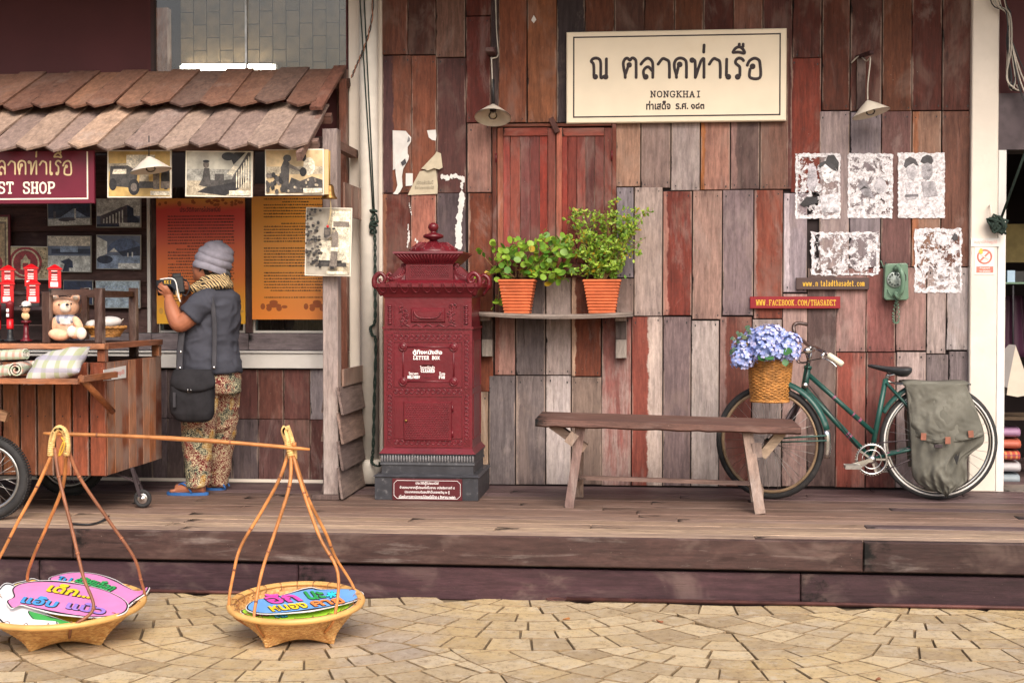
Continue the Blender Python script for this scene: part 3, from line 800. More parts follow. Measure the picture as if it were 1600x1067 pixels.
# fluorescent tube inside
em, n_, b_ = nodes('lit_tube'); b_.inputs['Emission Color'].default_value = (1, .97, .88, 1); b_.inputs['Emission Strength'].default_value = 28
tl = at(285, 104, YB - .09); tr = at(423, 104, YB - .09)
lam = thing('fluorescent_lamp', 'lit fluorescent tube on the tiled wall behind the upper window', 'lamp', (tl + tr) / 2)
m = MB(); m.tube([tl, tr], .015, 12); m.build('tube', em, lam)
m = MB(); m.box(tl.x - .03, tr.x + .03, YB - .06, YB - .005, tl.z - .03, tl.z + .01); m.build('fitting', M['white'], lam)

# ------------------------------------------------------------------ unseen overhang above, added to keep the upper wall in shade
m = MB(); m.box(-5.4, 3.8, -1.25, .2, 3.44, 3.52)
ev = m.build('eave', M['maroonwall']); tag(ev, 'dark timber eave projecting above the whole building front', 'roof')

# ------------------------------------------------------------------ shop opening at the far right
ox0, ox1 = at(1572.5, 500, 0).x, 3.6
ro = thing('open_shop', 'dark open shop bay beyond the right pillar', 'shop', ((ox0 + ox1) / 2, .8, 0))
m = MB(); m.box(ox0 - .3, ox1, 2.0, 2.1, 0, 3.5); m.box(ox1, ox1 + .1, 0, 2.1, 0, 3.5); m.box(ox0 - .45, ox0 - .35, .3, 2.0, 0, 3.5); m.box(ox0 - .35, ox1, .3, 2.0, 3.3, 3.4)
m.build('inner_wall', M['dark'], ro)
m = MB(); m.box(at(1559, 200, -.04).x + .002, ox1, -.03, .25, at(1580, 234, -.03).z, at(1580, 146, -.03).z); m.build('header_box', M['darkmetal'], ro)
m = MB(); m.box(at(1559, 200, -.04).x + .002, ox1, .0, .25, at(1580, 145, -.03).z, 3.5); m.build('upper_panel', M['maroonwall'], ro)
m = MB(); pbox(1560, 1680, 350, 410, .9, .02, m); m.build('ochre_panel', plain('ochre_panel', lin('#7c6c44'), .8), ro)
sf = at(1576, 441, .5)
m = MB(); m.box(ox0 - .1, ox1 - .3, .45, .85, sf.z - .012, sf.z); m.build('shelf', M['phone'], ro)
m = MB(); m.box(ox0 - .1, ox1 - .3, .45, .85, .40, .42); m.build('shelf', WX, ro, tint('#5a4a3a', 0))
m = MB(); m.box(ox0 - .02, ox1, -.02, .25, 0.0005, .012); m.build('threshold', WX, ro, tint('#8a8078', .2))
# ------------------------------------------------------------------ writing and flat prints
def px_scale(px, py, Y): return at(px + .5, py, Y).x - at(px - .5, py, Y).x
def stroke(mb, paths, wd, fn, k=5, depth=.35, n=6):
    for p in paths:
        pts = [fn(*q) for q in p]
        if len(pts) > 2: pts = smooth_path(pts, k)
        a, b = pts[0], pts[-1]; d0 = (pts[0] - pts[1]).normalized() * wd * .3; d1 = (pts[-1] - pts[-2]).normalized() * wd * .3
        pts = [a + d0] + pts[:] + [b + d1]
        rs = [wd * .25] + [wd / 2] * (len(pts) - 2) + [wd * .25]
        mb.tube(pts, rs, n, flat=depth, up=(0, -1, 0), sm=False)
def ringp(x, y, r, n=9): return [(x + r * math.cos(2 * PI * i / n), y + r * math.sin(2 * PI * i / n)) for i in range(n + 1)]
THAI = {
 'no': [[(254, 306), (268, 320), (272, 345), (272, 398)], ringp(281, 402, 8), [(254, 306), (264, 291), (285, 285), (305, 292), (314, 312), (315, 360), (316, 408), (334, 398)], ringp(346, 402, 8), [(350, 288), (350, 396)]],
 'to': [[(468, 408), (466, 380), (459, 350), (456, 315), (466, 292), (482, 286), (497, 298), (508, 286), (520, 286), (532, 296), (536, 320), (536, 408)], ringp(493, 328, 8), [(486, 337), (470, 385)]],
 'lo': [[(565, 325), (585, 300), (608, 286), (630, 298), (640, 325), (640, 408)], ringp(596, 402, 9), [(586, 400), (582, 368), (594, 347), (614, 341), (638, 366)]],
 'a1': [[(672, 325), (700, 290), (722, 294), (742, 314), (744, 408)]],
 'do': [[(788, 408), (786, 385), (776, 350), (776, 315), (790, 292), (815, 285), (840, 295), (850, 320), (850, 408)], ringp(808, 325, 9), [(801, 334), (789, 385)]],
 'th': [ringp(886, 298, 8), [(895, 296), (905, 312), (906, 408)], [(907, 406), (930, 335), (944, 300), (958, 288), (960, 310), (960, 408)]],
 'mai': [[(961, 202), (958, 250)]],
 'a2': [[(992, 325), (1018, 290), (1040, 294), (1060, 314), (1062, 408)]],
 'e': [[(1102, 290), (1100, 396)], ringp(1112, 402, 9)],
 'ro': [[(1208, 302), (1195, 288), (1175, 286), (1160, 298), (1158, 316), (1172, 330), (1184, 345), (1184, 396)], ringp(1171, 402, 9)],
 'ue': [[(1140, 250), (1155, 226), (1180, 215), (1202, 228), (1213, 254), (1176, 248), (1140, 250)], [(1180, 212), (1181, 196)], [(1204, 214), (1205, 196)]],
 'o': [[(1230, 332), (1245, 302), (1275, 286), (1300, 295), (1310, 320), (1310, 406), (1248, 406), (1248, 352)], ringp(1264, 337, 9)],
}
SL = {  # slab letters on a 4 x 6 grid
 'S': [[(3.6, 4.4), (3.2, 5.8), (2, 6), (.7, 5.7), (.5, 4.4), (1.2, 3.4), (2.8, 2.8), (3.6, 1.8), (3.3, .5), (2, 0), (.8, .2), (.4, 1.5)]],
 'T': [[(2, 6), (2, 0)], [(.3, 6), (3.7, 6)], [(.3, 6), (.3, 4.9)], [(3.7, 6), (3.7, 4.9)], [(1.2, 0), (2.8, 0)]],
 'H': [[(.7, 6), (.7, 0)], [(3.3, 6), (3.3, 0)], [(.7, 3), (3.3, 3)], [(0, 6), (1.4, 6)], [(2.6, 6), (4, 6)], [(0, 0), (1.4, 0)], [(2.6, 0), (4, 0)]],
 'O': [[(2, 6), (.6, 5), (.3, 3), (.6, 1), (2, 0), (3.4, 1), (3.7, 3), (3.4, 5), (2, 6)]],
 'P': [[(.8, 6), (.8, 0)], [(.2, 6), (2.6, 6), (3.6, 5.3), (3.6, 3.8), (2.6, 3), (.8, 3)], [(.1, 0), (1.6, 0)]],
 'N': [[(.7, 0), (.7, 6)], [(.7, 6), (3.3, 0)], [(3.3, 0), (3.3, 6)], [(0, 0), (1.4, 0)], [(2.6, 6), (4, 6)], [(.1, 6), (.7, 6)]],
 'G': [[(3.5, 4.6), (3.2, 5.7), (2, 6), (.7, 5.2), (.3, 3), (.7, .8), (2, 0), (3.2, .4), (3.4, 2.6)], [(2.3, 2.6), (3.9, 2.6)]],
 'K': [[(.7, 6), (.7, 0)], [(3.4, 6), (.8, 2.8)], [(1.6, 3.4), (3.5, 0)], [(0, 6), (1.4, 6)], [(0, 0), (1.4, 0)], [(2.8, 6), (4, 6)], [(2.8, 0), (4, 0)]],
 'A': [[(.5, 0), (2, 6)], [(2, 6), (3.5, 0)], [(1.1, 2.1), (2.9, 2.1)], [(0, 0), (1.2, 0)], [(2.8, 0), (4, 0)]],
 'I': [[(2, 6), (2, 0)], [(1, 6), (3, 6)], [(1, 0), (3, 0)]],
 'W': [[(.3, 6), (1.1, 0)], [(1.1, 0), (2, 4.6)], [(2, 4.6), (2.9, 0)], [(2.9, 0), (3.7, 6)], [(-.2, 6), (1, 6)], [(3, 6), (4.2, 6)]],
 'F': [[(.8, 6), (.8, 0)], [(.2, 6), (3.6, 6)], [(.8, 3.1), (2.7, 3.1)], [(.1, 0), (1.7, 0)], [(3.6, 6), (3.6, 4.9)]],
 'E': [[(.8, 6), (.8, 0)], [(.2, 6), (3.5, 6)], [(.8, 3.1), (2.7, 3.1)], [(.1, 0), (3.6, 0)], [(3.5, 6), (3.5, 4.9)], [(3.6, 0), (3.6, 1.2)]],
 'C': [[(3.5, 4.4), (3.2, 5.7), (2, 6), (.7, 5.2), (.3, 3), (.7, .8), (2, 0), (3.5, 1)]],
 'B': [[(.8, 6), (.8, 0)], [(.2, 6), (2.5, 6), (3.3, 5.2), (3.2, 3.8), (2.4, 3.2), (.8, 3.2)], [(2.4, 3.2), (3.6, 2.4), (3.6, .9), (2.6, 0), (.1, 0)]],
 'M': [[(.5, 0), (.5, 6)], [(.5, 6), (2, 2.5)], [(2, 2.5), (3.5, 6)], [(3.5, 6), (3.5, 0)], [(-.1, 0), (1.1, 0)], [(2.9, 0), (4.1, 0)]],
 'D': [[(.8, 6), (.8, 0)], [(.1, 6), (2.2, 6), (3.4, 5), (3.7, 3), (3.4, 1), (2.2, 0), (.1, 0)]],
 'L': [[(.9, 6), (.9, 0)], [(.2, 6), (1.6, 6)], [(.2, 0), (3.5, 0)], [(3.5, 0), (3.5, 1.4)]],
 'R': [[(.8, 6), (.8, 0)], [(.2, 6), (2.6, 6), (3.5, 5.2), (3.4, 3.8), (2.4, 3.1), (.8, 3.1)], [(2.2, 3.1), (3.4, 0), (4, 0)], [(.1, 0), (1.5, 0)]],
 'X': [[(.4, 6), (3.6, 0)], [(3.6, 6), (.4, 0)]], 'V': [[(.3, 6), (2, 0)], [(3.7, 6), (2, 0)]], 'Y': [[(.3, 6), (2, 3)], [(3.7, 6), (2, 3)], [(2, 3), (2, 0)]],
 '.': [[(1.6, .1), (2.2, .1)]], '/': [[(.6, -.8), (3.4, 6.6)]], ' ': [],
 'w': [[(.3, 4), (1.1, 0)], [(1.1, 0), (2, 3)], [(2, 3), (2.9, 0)], [(2.9, 0), (3.7, 4)]],
 'n': [[(.8, 4), (.8, 0)], [(.8, 3), (1.8, 4), (3, 3.6), (3.2, 2.4), (3.2, 0)]],
 't': [[(1.6, 5.6), (1.6, 1), (2.2, 0), (3.3, .4)], [(.5, 4), (3.1, 4)]],
 'a': [[(.8, 3.6), (2, 4), (3, 3.3), (3, 0)], [(3, 2.2), (1.4, 2.1), (.6, 1.1), (1.4, 0), (3, .7)]],
 'l': [[(1.2, 6), (2, 6)], [(2, 6), (2, 0)], [(1, 0), (3, 0)]],
 'd': [[(2.4, 6), (3.2, 6)], [(3.2, 6), (3.2, 0)], [(3.2, 3), (2, 4), (.7, 3), (.7, 1), (2, 0), (3.2, 1)]],
 'h': [[(.3, 6), (1, 6)], [(1, 6), (1, 0)], [(1, 3), (2, 4), (3, 3.6), (3.2, 2.4), (3.2, 0)]],
 's': [[(3, 3.4), (2, 4), (.9, 3.4), (1.2, 2.4), (2.8, 1.7), (3, .6), (2, 0), (.8, .5)]],
 'e': [[(.7, 2.1), (3.2, 2.1), (2.9, 3.5), (2, 4), (1, 3.4), (.7, 2), (1.1, .5), (2.2, 0), (3.2, .6)]],
 'c': [[(3.1, 3.2), (2, 4), (.9, 3.3), (.7, 2), (1, .6), (2.1, 0), (3.2, .7)]],
 'o': [[(2, 4), (.9, 3.3), (.7, 2), (.9, .7), (2, 0), (3.1, .7), (3.3, 2), (3.1, 3.3), (2, 4)]],
 'm': [[(.4, 4), (.4, 0)], [(.4, 3.2), (1.3, 4), (2, 3.2), (2, 0)], [(2, 3.2), (2.9, 4), (3.7, 3.2), (3.7, 0)]],
}
def slab(mb, s, x0, x1, ytop, ybot, wpx, fn, sharp=True):
    """text between photo pixels x0..x1, capitals from ytop to ybot"""
    n = len(s); adv = (x1 - x0) / (n - 1 + .8); cw = adv * .8 / 4.0; chh = (ybot - ytop) / 6.0
    for i, ch in enumerate(s):
        for p in SL.get(ch, []):
            q = [(x0 + i * adv + a * cw, ybot - b * chh) for a, b in p]
            if len(q) == 2 or not sharp: stroke(mb, [q], wpx, fn, 3, n=6)
            else: stroke(mb, [q], wpx, fn, 3, n=6)
def text(body, c, h, mat, parent, name='lettering', bold=.012, R=None, stretch=1.0, width=None, shear=0.0, ext=.0008):
    cu = bpy.data.curves.new('t', 'FONT'); cu.body = body; cu.align_x = 'CENTER'; cu.align_y = 'CENTER'
    cu.resolution_u = 2; cu.bevel_depth = bold; cu.bevel_resolution = 0; cu.extrude = .002; cu.shear = shear
    o = bpy.data.objects.new('t', cu); col.objects.link(o)
    dg = bpy.context.evaluated_depsgraph_get(); me = bpy.data.meshes.new_from_object(o.evaluated_get(dg), depsgraph=dg)
    bpy.data.objects.remove(o); bpy.data.curves.remove(cu)
    xs = [v.co.x for v in me.vertices]; ys = [v.co.y for v in me.vertices]
    cx, cy = (min(xs) + max(xs)) / 2, (min(ys) + max(ys)) / 2
    W = max(xs) - min(xs)
    sy = h / (max(ys) - min(ys)); sx = sy * stretch if width is None else width / W
    mb = MB(); R = R or Matrix.Identity(3)
    # letter plane x,y -> wall plane x,z facing -y
    mb.add([Vector(c) + R @ Vector(((v.co.x - cx) * sx, -v.co.z * sy * .5, (v.co.y - cy) * sy)) for v in me.vertices], [tuple(p.vertices) for p in me.polygons])
    bpy.data.meshes.remove(me)
    return mb.build(name, mat, parent, kind='stuff', fix=False)
def ellp(cx, cy, rx, ry, n=14, a0=0, a1=2 * PI): return [(cx + rx * math.cos(a0 + (a1 - a0) * i / n), cy + ry * math.sin(a0 + (a1 - a0) * i / n)) for i in range(n if a1 - a0 > 6.2 else n + 1)]
def rc(x0, y0, x1, y1): return [(x0, y0), (x1, y0), (x1, y1), (x0, y1)]
def photo(px, py, wp, hp, Y, tilt, label, cat, base, shapes, group=None, border=.02, frame='#e9e2d2', th=.012, parent=None, rotz=0.0):
    c = at(px, py, Y); s = px_scale(px, py, Y); W, H = wp * s, hp * s
    R = rot('Z', rotz) @ rot('Y', math.radians(tilt))
    t = thing('photo_print', label, cat, c + Vector((0, th, 0)), group) if parent is None else parent
    m = MB(); m.obox(c + R @ Vector((0, th / 2, 0)), (W, th, H), R, 0, .001); m.build('board', flat('photo_edge' + frame, frame), t, fix=False)
    mats = [plain('print_ground' + base, lin(base, .95), .4, var=.22, scale=16, bmp=0) if ('print_ground' + base) not in M else M['print_ground' + base]]
    M['print_ground' + base] = mats[0]; idx = {}
    m = MB(); b = border
    def fn(u, v, k): return c + R @ Vector(((u - .5) * W, -.0007 - k * .0003, (v - .5) * H))
    m.add([fn(u, v, 0) for u, v in rc(b, b * W / H, 1 - b, 1 - b * W / H)], [(0, 1, 2, 3)])
    for k, (tone, pts) in enumerate(shapes):
        if tone not in idx: idx[tone] = len(mats); mats.append(flat('print' + tone, tone, .4))
        q = [fn(min(max(u, b), 1 - b), min(max(v, b * W / H), 1 - b * W / H), k + 1) for u, v in pts]
        m.add(q, [tuple(range(len(q)))], idx[tone])
    m.build('print', mats, t, fix=False)
    return t

# ------------------------------------------------------------------ big cream name board
SY = -.05
q = at(1057, 119, SY)
bs = thing('name_board', 'large cream board with dark Thai lettering and the word NONGKHAI above the shutter', 'sign', (q.x, 0, q.z))
a, b = at(885, 119, SY), at(1229, 119, SY); zt, zb = at(1057, 47.5, SY).z, at(1057, 191, SY).z
m = MB(); m.box(a.x, b.x, SY, SY + .035, zb, zt, 0, .006); m.build('board', M['sign'], bs)
sfn = lambda x, y: at(860 + x / 4, 20 + y / 4, SY - .0015)
for pth in THAI.values():
    m = MB(); stroke(m, pth, .0205, sfn); m.build('letter', M['ink'], bs, fix=False)
m = MB(); A, B_ = at(895.5, 58, SY), at(1219.5, 180.5, SY); lw = .0085
for (x0, x1, z0_, z1_) in ((A.x, B_.x, A.z - lw, A.z), (A.x, B_.x, B_.z, B_.z + lw), (A.x, A.x + lw, B_.z + lw, A.z - lw), (B_.x - lw, B_.x, B_.z + lw, A.z - lw)):
    m.box(x0, x1, SY - .0012, SY + .001, z0_, z1_)
m.build('border_line', M['ink'], bs, fix=False)
m = MB(); slab(m, 'NONGKHAI', 1016.5, 1095.5, 143, 152, .0078, lambda x, y: at(x, y, SY - .0012)); m.build('lettering', M['ink'], bs, kind='stuff', fix=False)
s = px_scale(1055, 166, SY)
text('ท่าเสด็จ  ร.ศ. ๑๘๓', at(1055, 164.5, SY - .001), 14 * s, M['ink'], bs, width=91 * s, bold=.034)

# ------------------------------------------------------------------ kiosk: shingled roof on a front post
KY = -1.15
top = at(400, 121, -.02); bot = at(400, 247, KY); rt = Vector((0, KY + .02, bot.z - top.z)); RL = rt.length; rt.normalize()
rn = Vector((0, rt.z, -rt.y)).normalized()
if rn.z < 0: rn = -rn
kx1 = at(546, 115, -.02).x
ks = thing('shop_canopy', 'lean-to canopy with two rows of pointed wooden shingles over the postcard shop', 'canopy', (kx1 - 1.2, KY / 2, 0))
def shingle(x, t0, t1, wd, lift, c, al, skew=0, name='shingle'):
    base = Vector((0, top.y, top.z)); th = .013
    pts = [(x, t0), (x + wd, t0), (x + wd, t1 - .085), (x + wd / 2, t1), (x, t1 - .085)]
    def P(px_, t, l): return base + Vector((px_ + skew * (t - t0), 0, 0)) + rt * t + rn * (l + (t - t0) * .06)
    f = [P(a_, t, lift + th) for a_, t in pts]
    m = MB(); m.prism(f, -rn * th); return m.build(name, WY, ks, tint(c, al, .95), fix=True)
SHC_ = ['#84604f', '#785648', '#8c6855', '#7a5c50', '#866150', '#70584e', '#946c56']
SHC2 = ['#ae9482', '#988278', '#a28c7e', '#8f7a70', '#bc9e88', '#8c786c', '#aa947f']
w_ = .172
for row, (t0, t1, lift, pal) in enumerate(((-.0, RL * .565, .035, SHC_), (RL * .40, RL * 1.0, .0, SHC2))):
    x = kx1 - .13 if row == 0 else kx1 - .07
    x += .03
    i = 0
    while x > -5.1:
        sk_ = random.uniform(-.03, .03)
        wd = random.uniform(.155, .19)
        shingle(x - wd, t0 + random.uniform(-.003, .003), t1 + random.uniform(-.022, .018), wd + .012, lift + (0.014 if i % 2 else 0), random.choice(pal), random.uniform(.15, .5) if row else random.uniform(.05, .3), skew=sk_)
        x -= wd; i += 1
# verge board and ridge, purlins, front beam
m = MB(); base = Vector((kx1 - .09, top.y, top.z)); f = [base + rt * 0 + rn * .07, base + Vector((.075, 0, 0)) + rn * .07, base + Vector((.075, 0, 0)) + rt * RL * .58 + rn * .085, base + rt * RL * .58 + rn * .085]
m.prism(f, -rn * .02); m.build('verge_board', WY, ks, tint('#7b5244', .1))
m = MB(); pts = [base + Vector((.03, 0, 0)) + rt * RL * .5 + rn * .03, base + Vector((.06, 0, 0)) + rt * RL * .5 + rn * .03, base + Vector((.06, 0, 0)) + rt * RL + rn * .03, base + Vector((.03, 0, 0)) + rt * RL + rn * .03]
m.prism(pts, -rn * .05); m.build('verge_board', WY, ks, tint('#8a6c60', .2))
for t, c in ((.06, '#5f4238'), (RL * .5, '#6a4a40'), (RL * .80, '#8d7268')):
    p = Vector((0, top.y, top.z)) + rt * t - rn * .028
    m = MB(); m.obox(((-5.15 + kx1 + .02) / 2, p.y, p.z), (kx1 + .0 + 5.15, .05, .05), rot('X', math.atan2(rt.z, -rt.y) * -1)); m.build('purlin', WX, ks, tint(c, .1))
fp = at(519, 600, -.72); zf = top.z + (bot.z - top.z) * (.72 / 1.15) - .03
m = MB(); m.box(fp.x - .045, fp.x + .045, -.765, -.675, .03, zf, 0, .004); m.build('post', WZ, ks, tint('#9a8b86', .7))
m = MB(); m.box(fp.x - .11, fp.x + .055, -.79, -.62, .001, .03, 0, .004); m.build('foot_block', WZ, ks, tint('#6a5853', .3))
bp = at(538, 400, -.06)
m = MB(); m.box(bp.x - .024, bp.x + .024, -.10, -.05, .62, top.z - .03, 0, .003); m.build('post', WZ, ks, tint('#7c4f40', .2))
m = MB(); m.box(bp.x - .088, bp.x - .035, -.25, -.20, pz(582, 520, -.2), pz(295, 520, -.2), 0, .003); m.build('post', WZ, ks, tint('#86756f', .4))
m = MB(); m.box(fp.x - .03, fp.x + .02, -.66, -.05, zf - .10, zf - .05, 0); m.build('side_rail', WY, ks, tint('#7a5c50', .1))
m = MB(); zr = pz(300, 525, -.4)
for i in range(3): 
    m = MB(); m.box(fp.x + .045 , fp.x + .058, -.62 + i * .20, -.44 + i * .20, pz(340, 525, -.4), pz(290, 525, -.4), 0, .002); m.build('side_board', WZ, ks, tint('#8c6c5e', .2))
# side skirt of overlapping boards, two layers, from the front post back to the wall
sx = fp.x + .05
zs_ = [.64, .51, .345, .18, .0]
for i in range(4):
    zt_, zb_ = (.66, .51, .345, .19)[i], (.50, .33, .175, .012)[i]
    for sgn, xo in ((1, sx), (-1, fp.x - .05)):
        m = MB(); ya, yb = (-.80, -.02) if sgn > 0 else (-.66, -.05)
        fr = [(xo + sgn * .006, ya, zt_), (xo + sgn * .006, yb, zt_), (xo + sgn * .034, yb, zb_), (xo + sgn * .034, ya + random.uniform(-.015, .015), zb_)]
        m.prism(fr, (-sgn * .014, 0, 0)); m.build('skirt_board', WY, ks, tint(('#83716a', '#927a6e', '#7e6c66', '#8a7870')[i], .3))
    m = MB()
m = MB(); m.box(sx + .002, sx + .016, -.70, -.1, .66, .76, 0, .002); m.build('side_board', WZ, ks, tint('#95796a', .3))

# ------------------------------------------------------------------ maroon shop sign
Y2 = -1.02
q = at(60, 277, Y2)
ss = thing('shop_sign', 'maroon hanging sign with gold Thai letters and the words ST SHOP', 'sign', (q.x, Y2, q.z))
a, b = at(-110, 277, Y2), at(147, 277, Y2); zt, zb = at(60, 236, Y2).z, at(60, 318.5, Y2).z
m = MB(); m.box(a.x, b.x, Y2, Y2 + .02, zb, zt, 0, .003); m.build('board', M['maroon'], ss)
kx = lambda X: 11.5 + (X - 665) * .1538
kf = lambda x, y: at(kx(x), 251.5 + (y - 285) * .1715, Y2 - .0015)
for k in THAI:
    if k != 'no': m = MB(); stroke(m, THAI[k], .0108, kf); m.build('letter', M['gold'], ss, fix=False)
for k, ch in enumerate('POST SHOP'):
    if ch == ' ': continue
    m = MB(); x_ = -28.5 + k * 12.9; slab(m, ch, x_, x_ + 10.6, 285.5, 302, .0115, lambda x, y: at(x, y, Y2 - .0015)); m.build('letter', M['ivory'], ss, fix=False)
m = MB(); A = at(-100, 240, Y2); B_ = at(138, 311.5, Y2); lw = .008
for (x0, x1, z0_, z1_) in ((A.x, B_.x, B_.z, B_.z + lw), (B_.x - lw, B_.x, B_.z + lw, zt - .006)): m.box(x0, x1, Y2 - .0012, Y2 + .001, z0_, z1_)
m.build('border_line', M['ivory'], ss, fix=False)

# ------------------------------------------------------------------ photographs
D, L, G1, G2, G3 = '#2c2a2c', '#e6dcc6', '#4a4644', '#7a7068', '#b3a68f'
car = [(G3, rc(0, .55, .5, .72)), (L, rc(.3, .6, .75, .9)), (G1, [(.03, .25), (.45, .2), (.48, .55), (.32, .68), (.05, .66)]), (L, [(.08, .5), (.3, .5), (.3, .6), (.1, .6)]),
       (D, ellp(.09, .28, .06, .13)), (D, ellp(.42, .22, .09, .17)), (G2, ellp(.42, .22, .05, .09)), (G1, rc(.5, .2, .78, .34)), (G3, [(.5, .34), (.66, .34), (.64, .58), (.52, .55)]),
       (G2, rc(.72, .18, .82, .62)), (D, ellp(.92, .42, .08, .25)), (L, ellp(.92, .62, .03, .05)), (G2, rc(.84, .2, .98, .34)), (L, rc(.68, .05, .98, .14))]
PY = -1.0
photo(217.5, 272, 100, 72, PY, .5, 'hanging sepia photograph of an old motor car, behind the left lamp shade', 'photograph', '#c9a868', car, 'old photographs under the canopy')
boat = [(G3, rc(.02, .02, .98, .35)), ('#9c9a92', rc(.02, .35, .98, .6)), (G1, [(.2, .25), (.5, .16), (.82, .3), (.9, .42), (.55, .36), (.25, .38)]), (D, [(.18, .1), (.6, .02), (.8, .18), (.95, .42), (.6, .28), (.3, .2)]),
        (G1, [(.25, .35), (.38, .35), (.36, .62), (.28, .62)]), (G2, ellp(.31, .7, .045, .08)), (D, ellp(.31, .77, .05, .03)), (G1, rc(.44, .35, .58, .5)), (D, ellp(.64, .88, .1, .09)), (D, [(.72, .7), (.9, .98), (.75, .98), (.66, .9)]),
        (L, [(.62, .5), (.72, .68), (.8, .66), (.7, .45)]), (G1, [(.74, .3), (.97, .9), (.97, .98), (.93, .98), (.7, .4)])] + [(L, [(.76 + i * .035, .2), (.775 + i * .035, .2), (.775 + i * .035, .55 + i * .07), (.76 + i * .035, .52 + i * .07)]) for i in range(6)] + [(L, rc(.66, .04, .98, .14))]
photo(342, 272, 105, 70, PY, 1.0, 'hanging black and white photograph of a man in a small boat beside steps', 'photograph', '#b9b5a8', boat, 'old photographs under the canopy')
field = [(G3, rc(.02, .45, .98, .62)), (L, ellp(.75, .62, .1, .2)), (D, ellp(.66, .82, .045, .09)), (G1, [(.28, .05), (.4, .05), (.42, .7), (.33, .78), (.27, .6)]), (G1, ellp(.38, .8, .07, .08)), (G2, [(.4, .6), (.6, .5), (.6, .55), (.42, .68)]), (D, ellp(.65, .5, .06, .1)),
         (G1, [(.35, .04), (.98, .04), (.98, .32), (.8, .4), (.6, .3), (.45, .38)])] + [(random.choice([D, G1, G2]), ellp(random.uniform(.03, .3), random.uniform(.05, .45), .035, .06, 7)) for i in range(22)] + [(random.choice([G3, G2]), ellp(random.uniform(.4, .95), random.uniform(.08, .35), .02, .03, 6)) for i in range(14)] + [(L, rc(.66, .04, .98, .14))]
photo(460, 269, 92, 70, PY, 0, 'hanging sepia photograph of people in a field, next to the brass bell', 'photograph', '#cdb48c', field, 'old photographs under the canopy')
m = MB(); c = at(510, 269, PY); m.box(c.x - .012, c.x + .012, PY, PY + .012, at(510, 304, PY).z, at(510, 234, PY).z); tag(m.build('batten', flat('cream_batten', '#d8b888')), 'narrow cream batten beside the hanging field photograph', 'batten')
for (x, y) in ((175, 236), (258, 236), (296, 236), (388, 236), (420, 236), (500, 236)):
    pass
postman = [(G3, rc(.5, .04, .97, .97)), (L, rc(.58, .2, .97, .95)), (G2, rc(.6, .72, .95, .8)), (L, rc(.3, .16, .56, .52)), (G1, rc(.28, .14, .9, .2)), (D, rc(.3, .2, .8, .23))] + \
    [(random.choice([D, G1, G2, G1]), ellp(random.uniform(.05, .42) - random.uniform(0, .1), random.uniform(.1, .97), .035, .02, 6)) for i in range(90)] + \
    [(G1, rc(.43, .56, .57, .7)), (G2, rc(.45, .6, .55, .68)), (G2, [(.55, .12), (.72, .12), (.74, .62), (.68, .68), (.6, .64), (.6, .4)]), (G2, [(.46, .52), (.6, .58), (.64, .64), (.5, .56)]), (G3, ellp(.64, .66, .035, .028)), (D, ellp(.64, .69, .04, .015)), (L, rc(.58, .36, .74, .42)), (D, rc(.58, .1, .66, .14)), (L, rc(.5, .03, .95, .07))]
photo(513, 378, 72, 105, -.83, 1.5, 'black and white photograph of a postman at a wall box, fixed to the canopy post', 'photograph', '#a79f92', postman, border=.02)
blue = ['#2b3550', '#56688c', '#8ea0bc', '#d9dad6', '#5a5560']
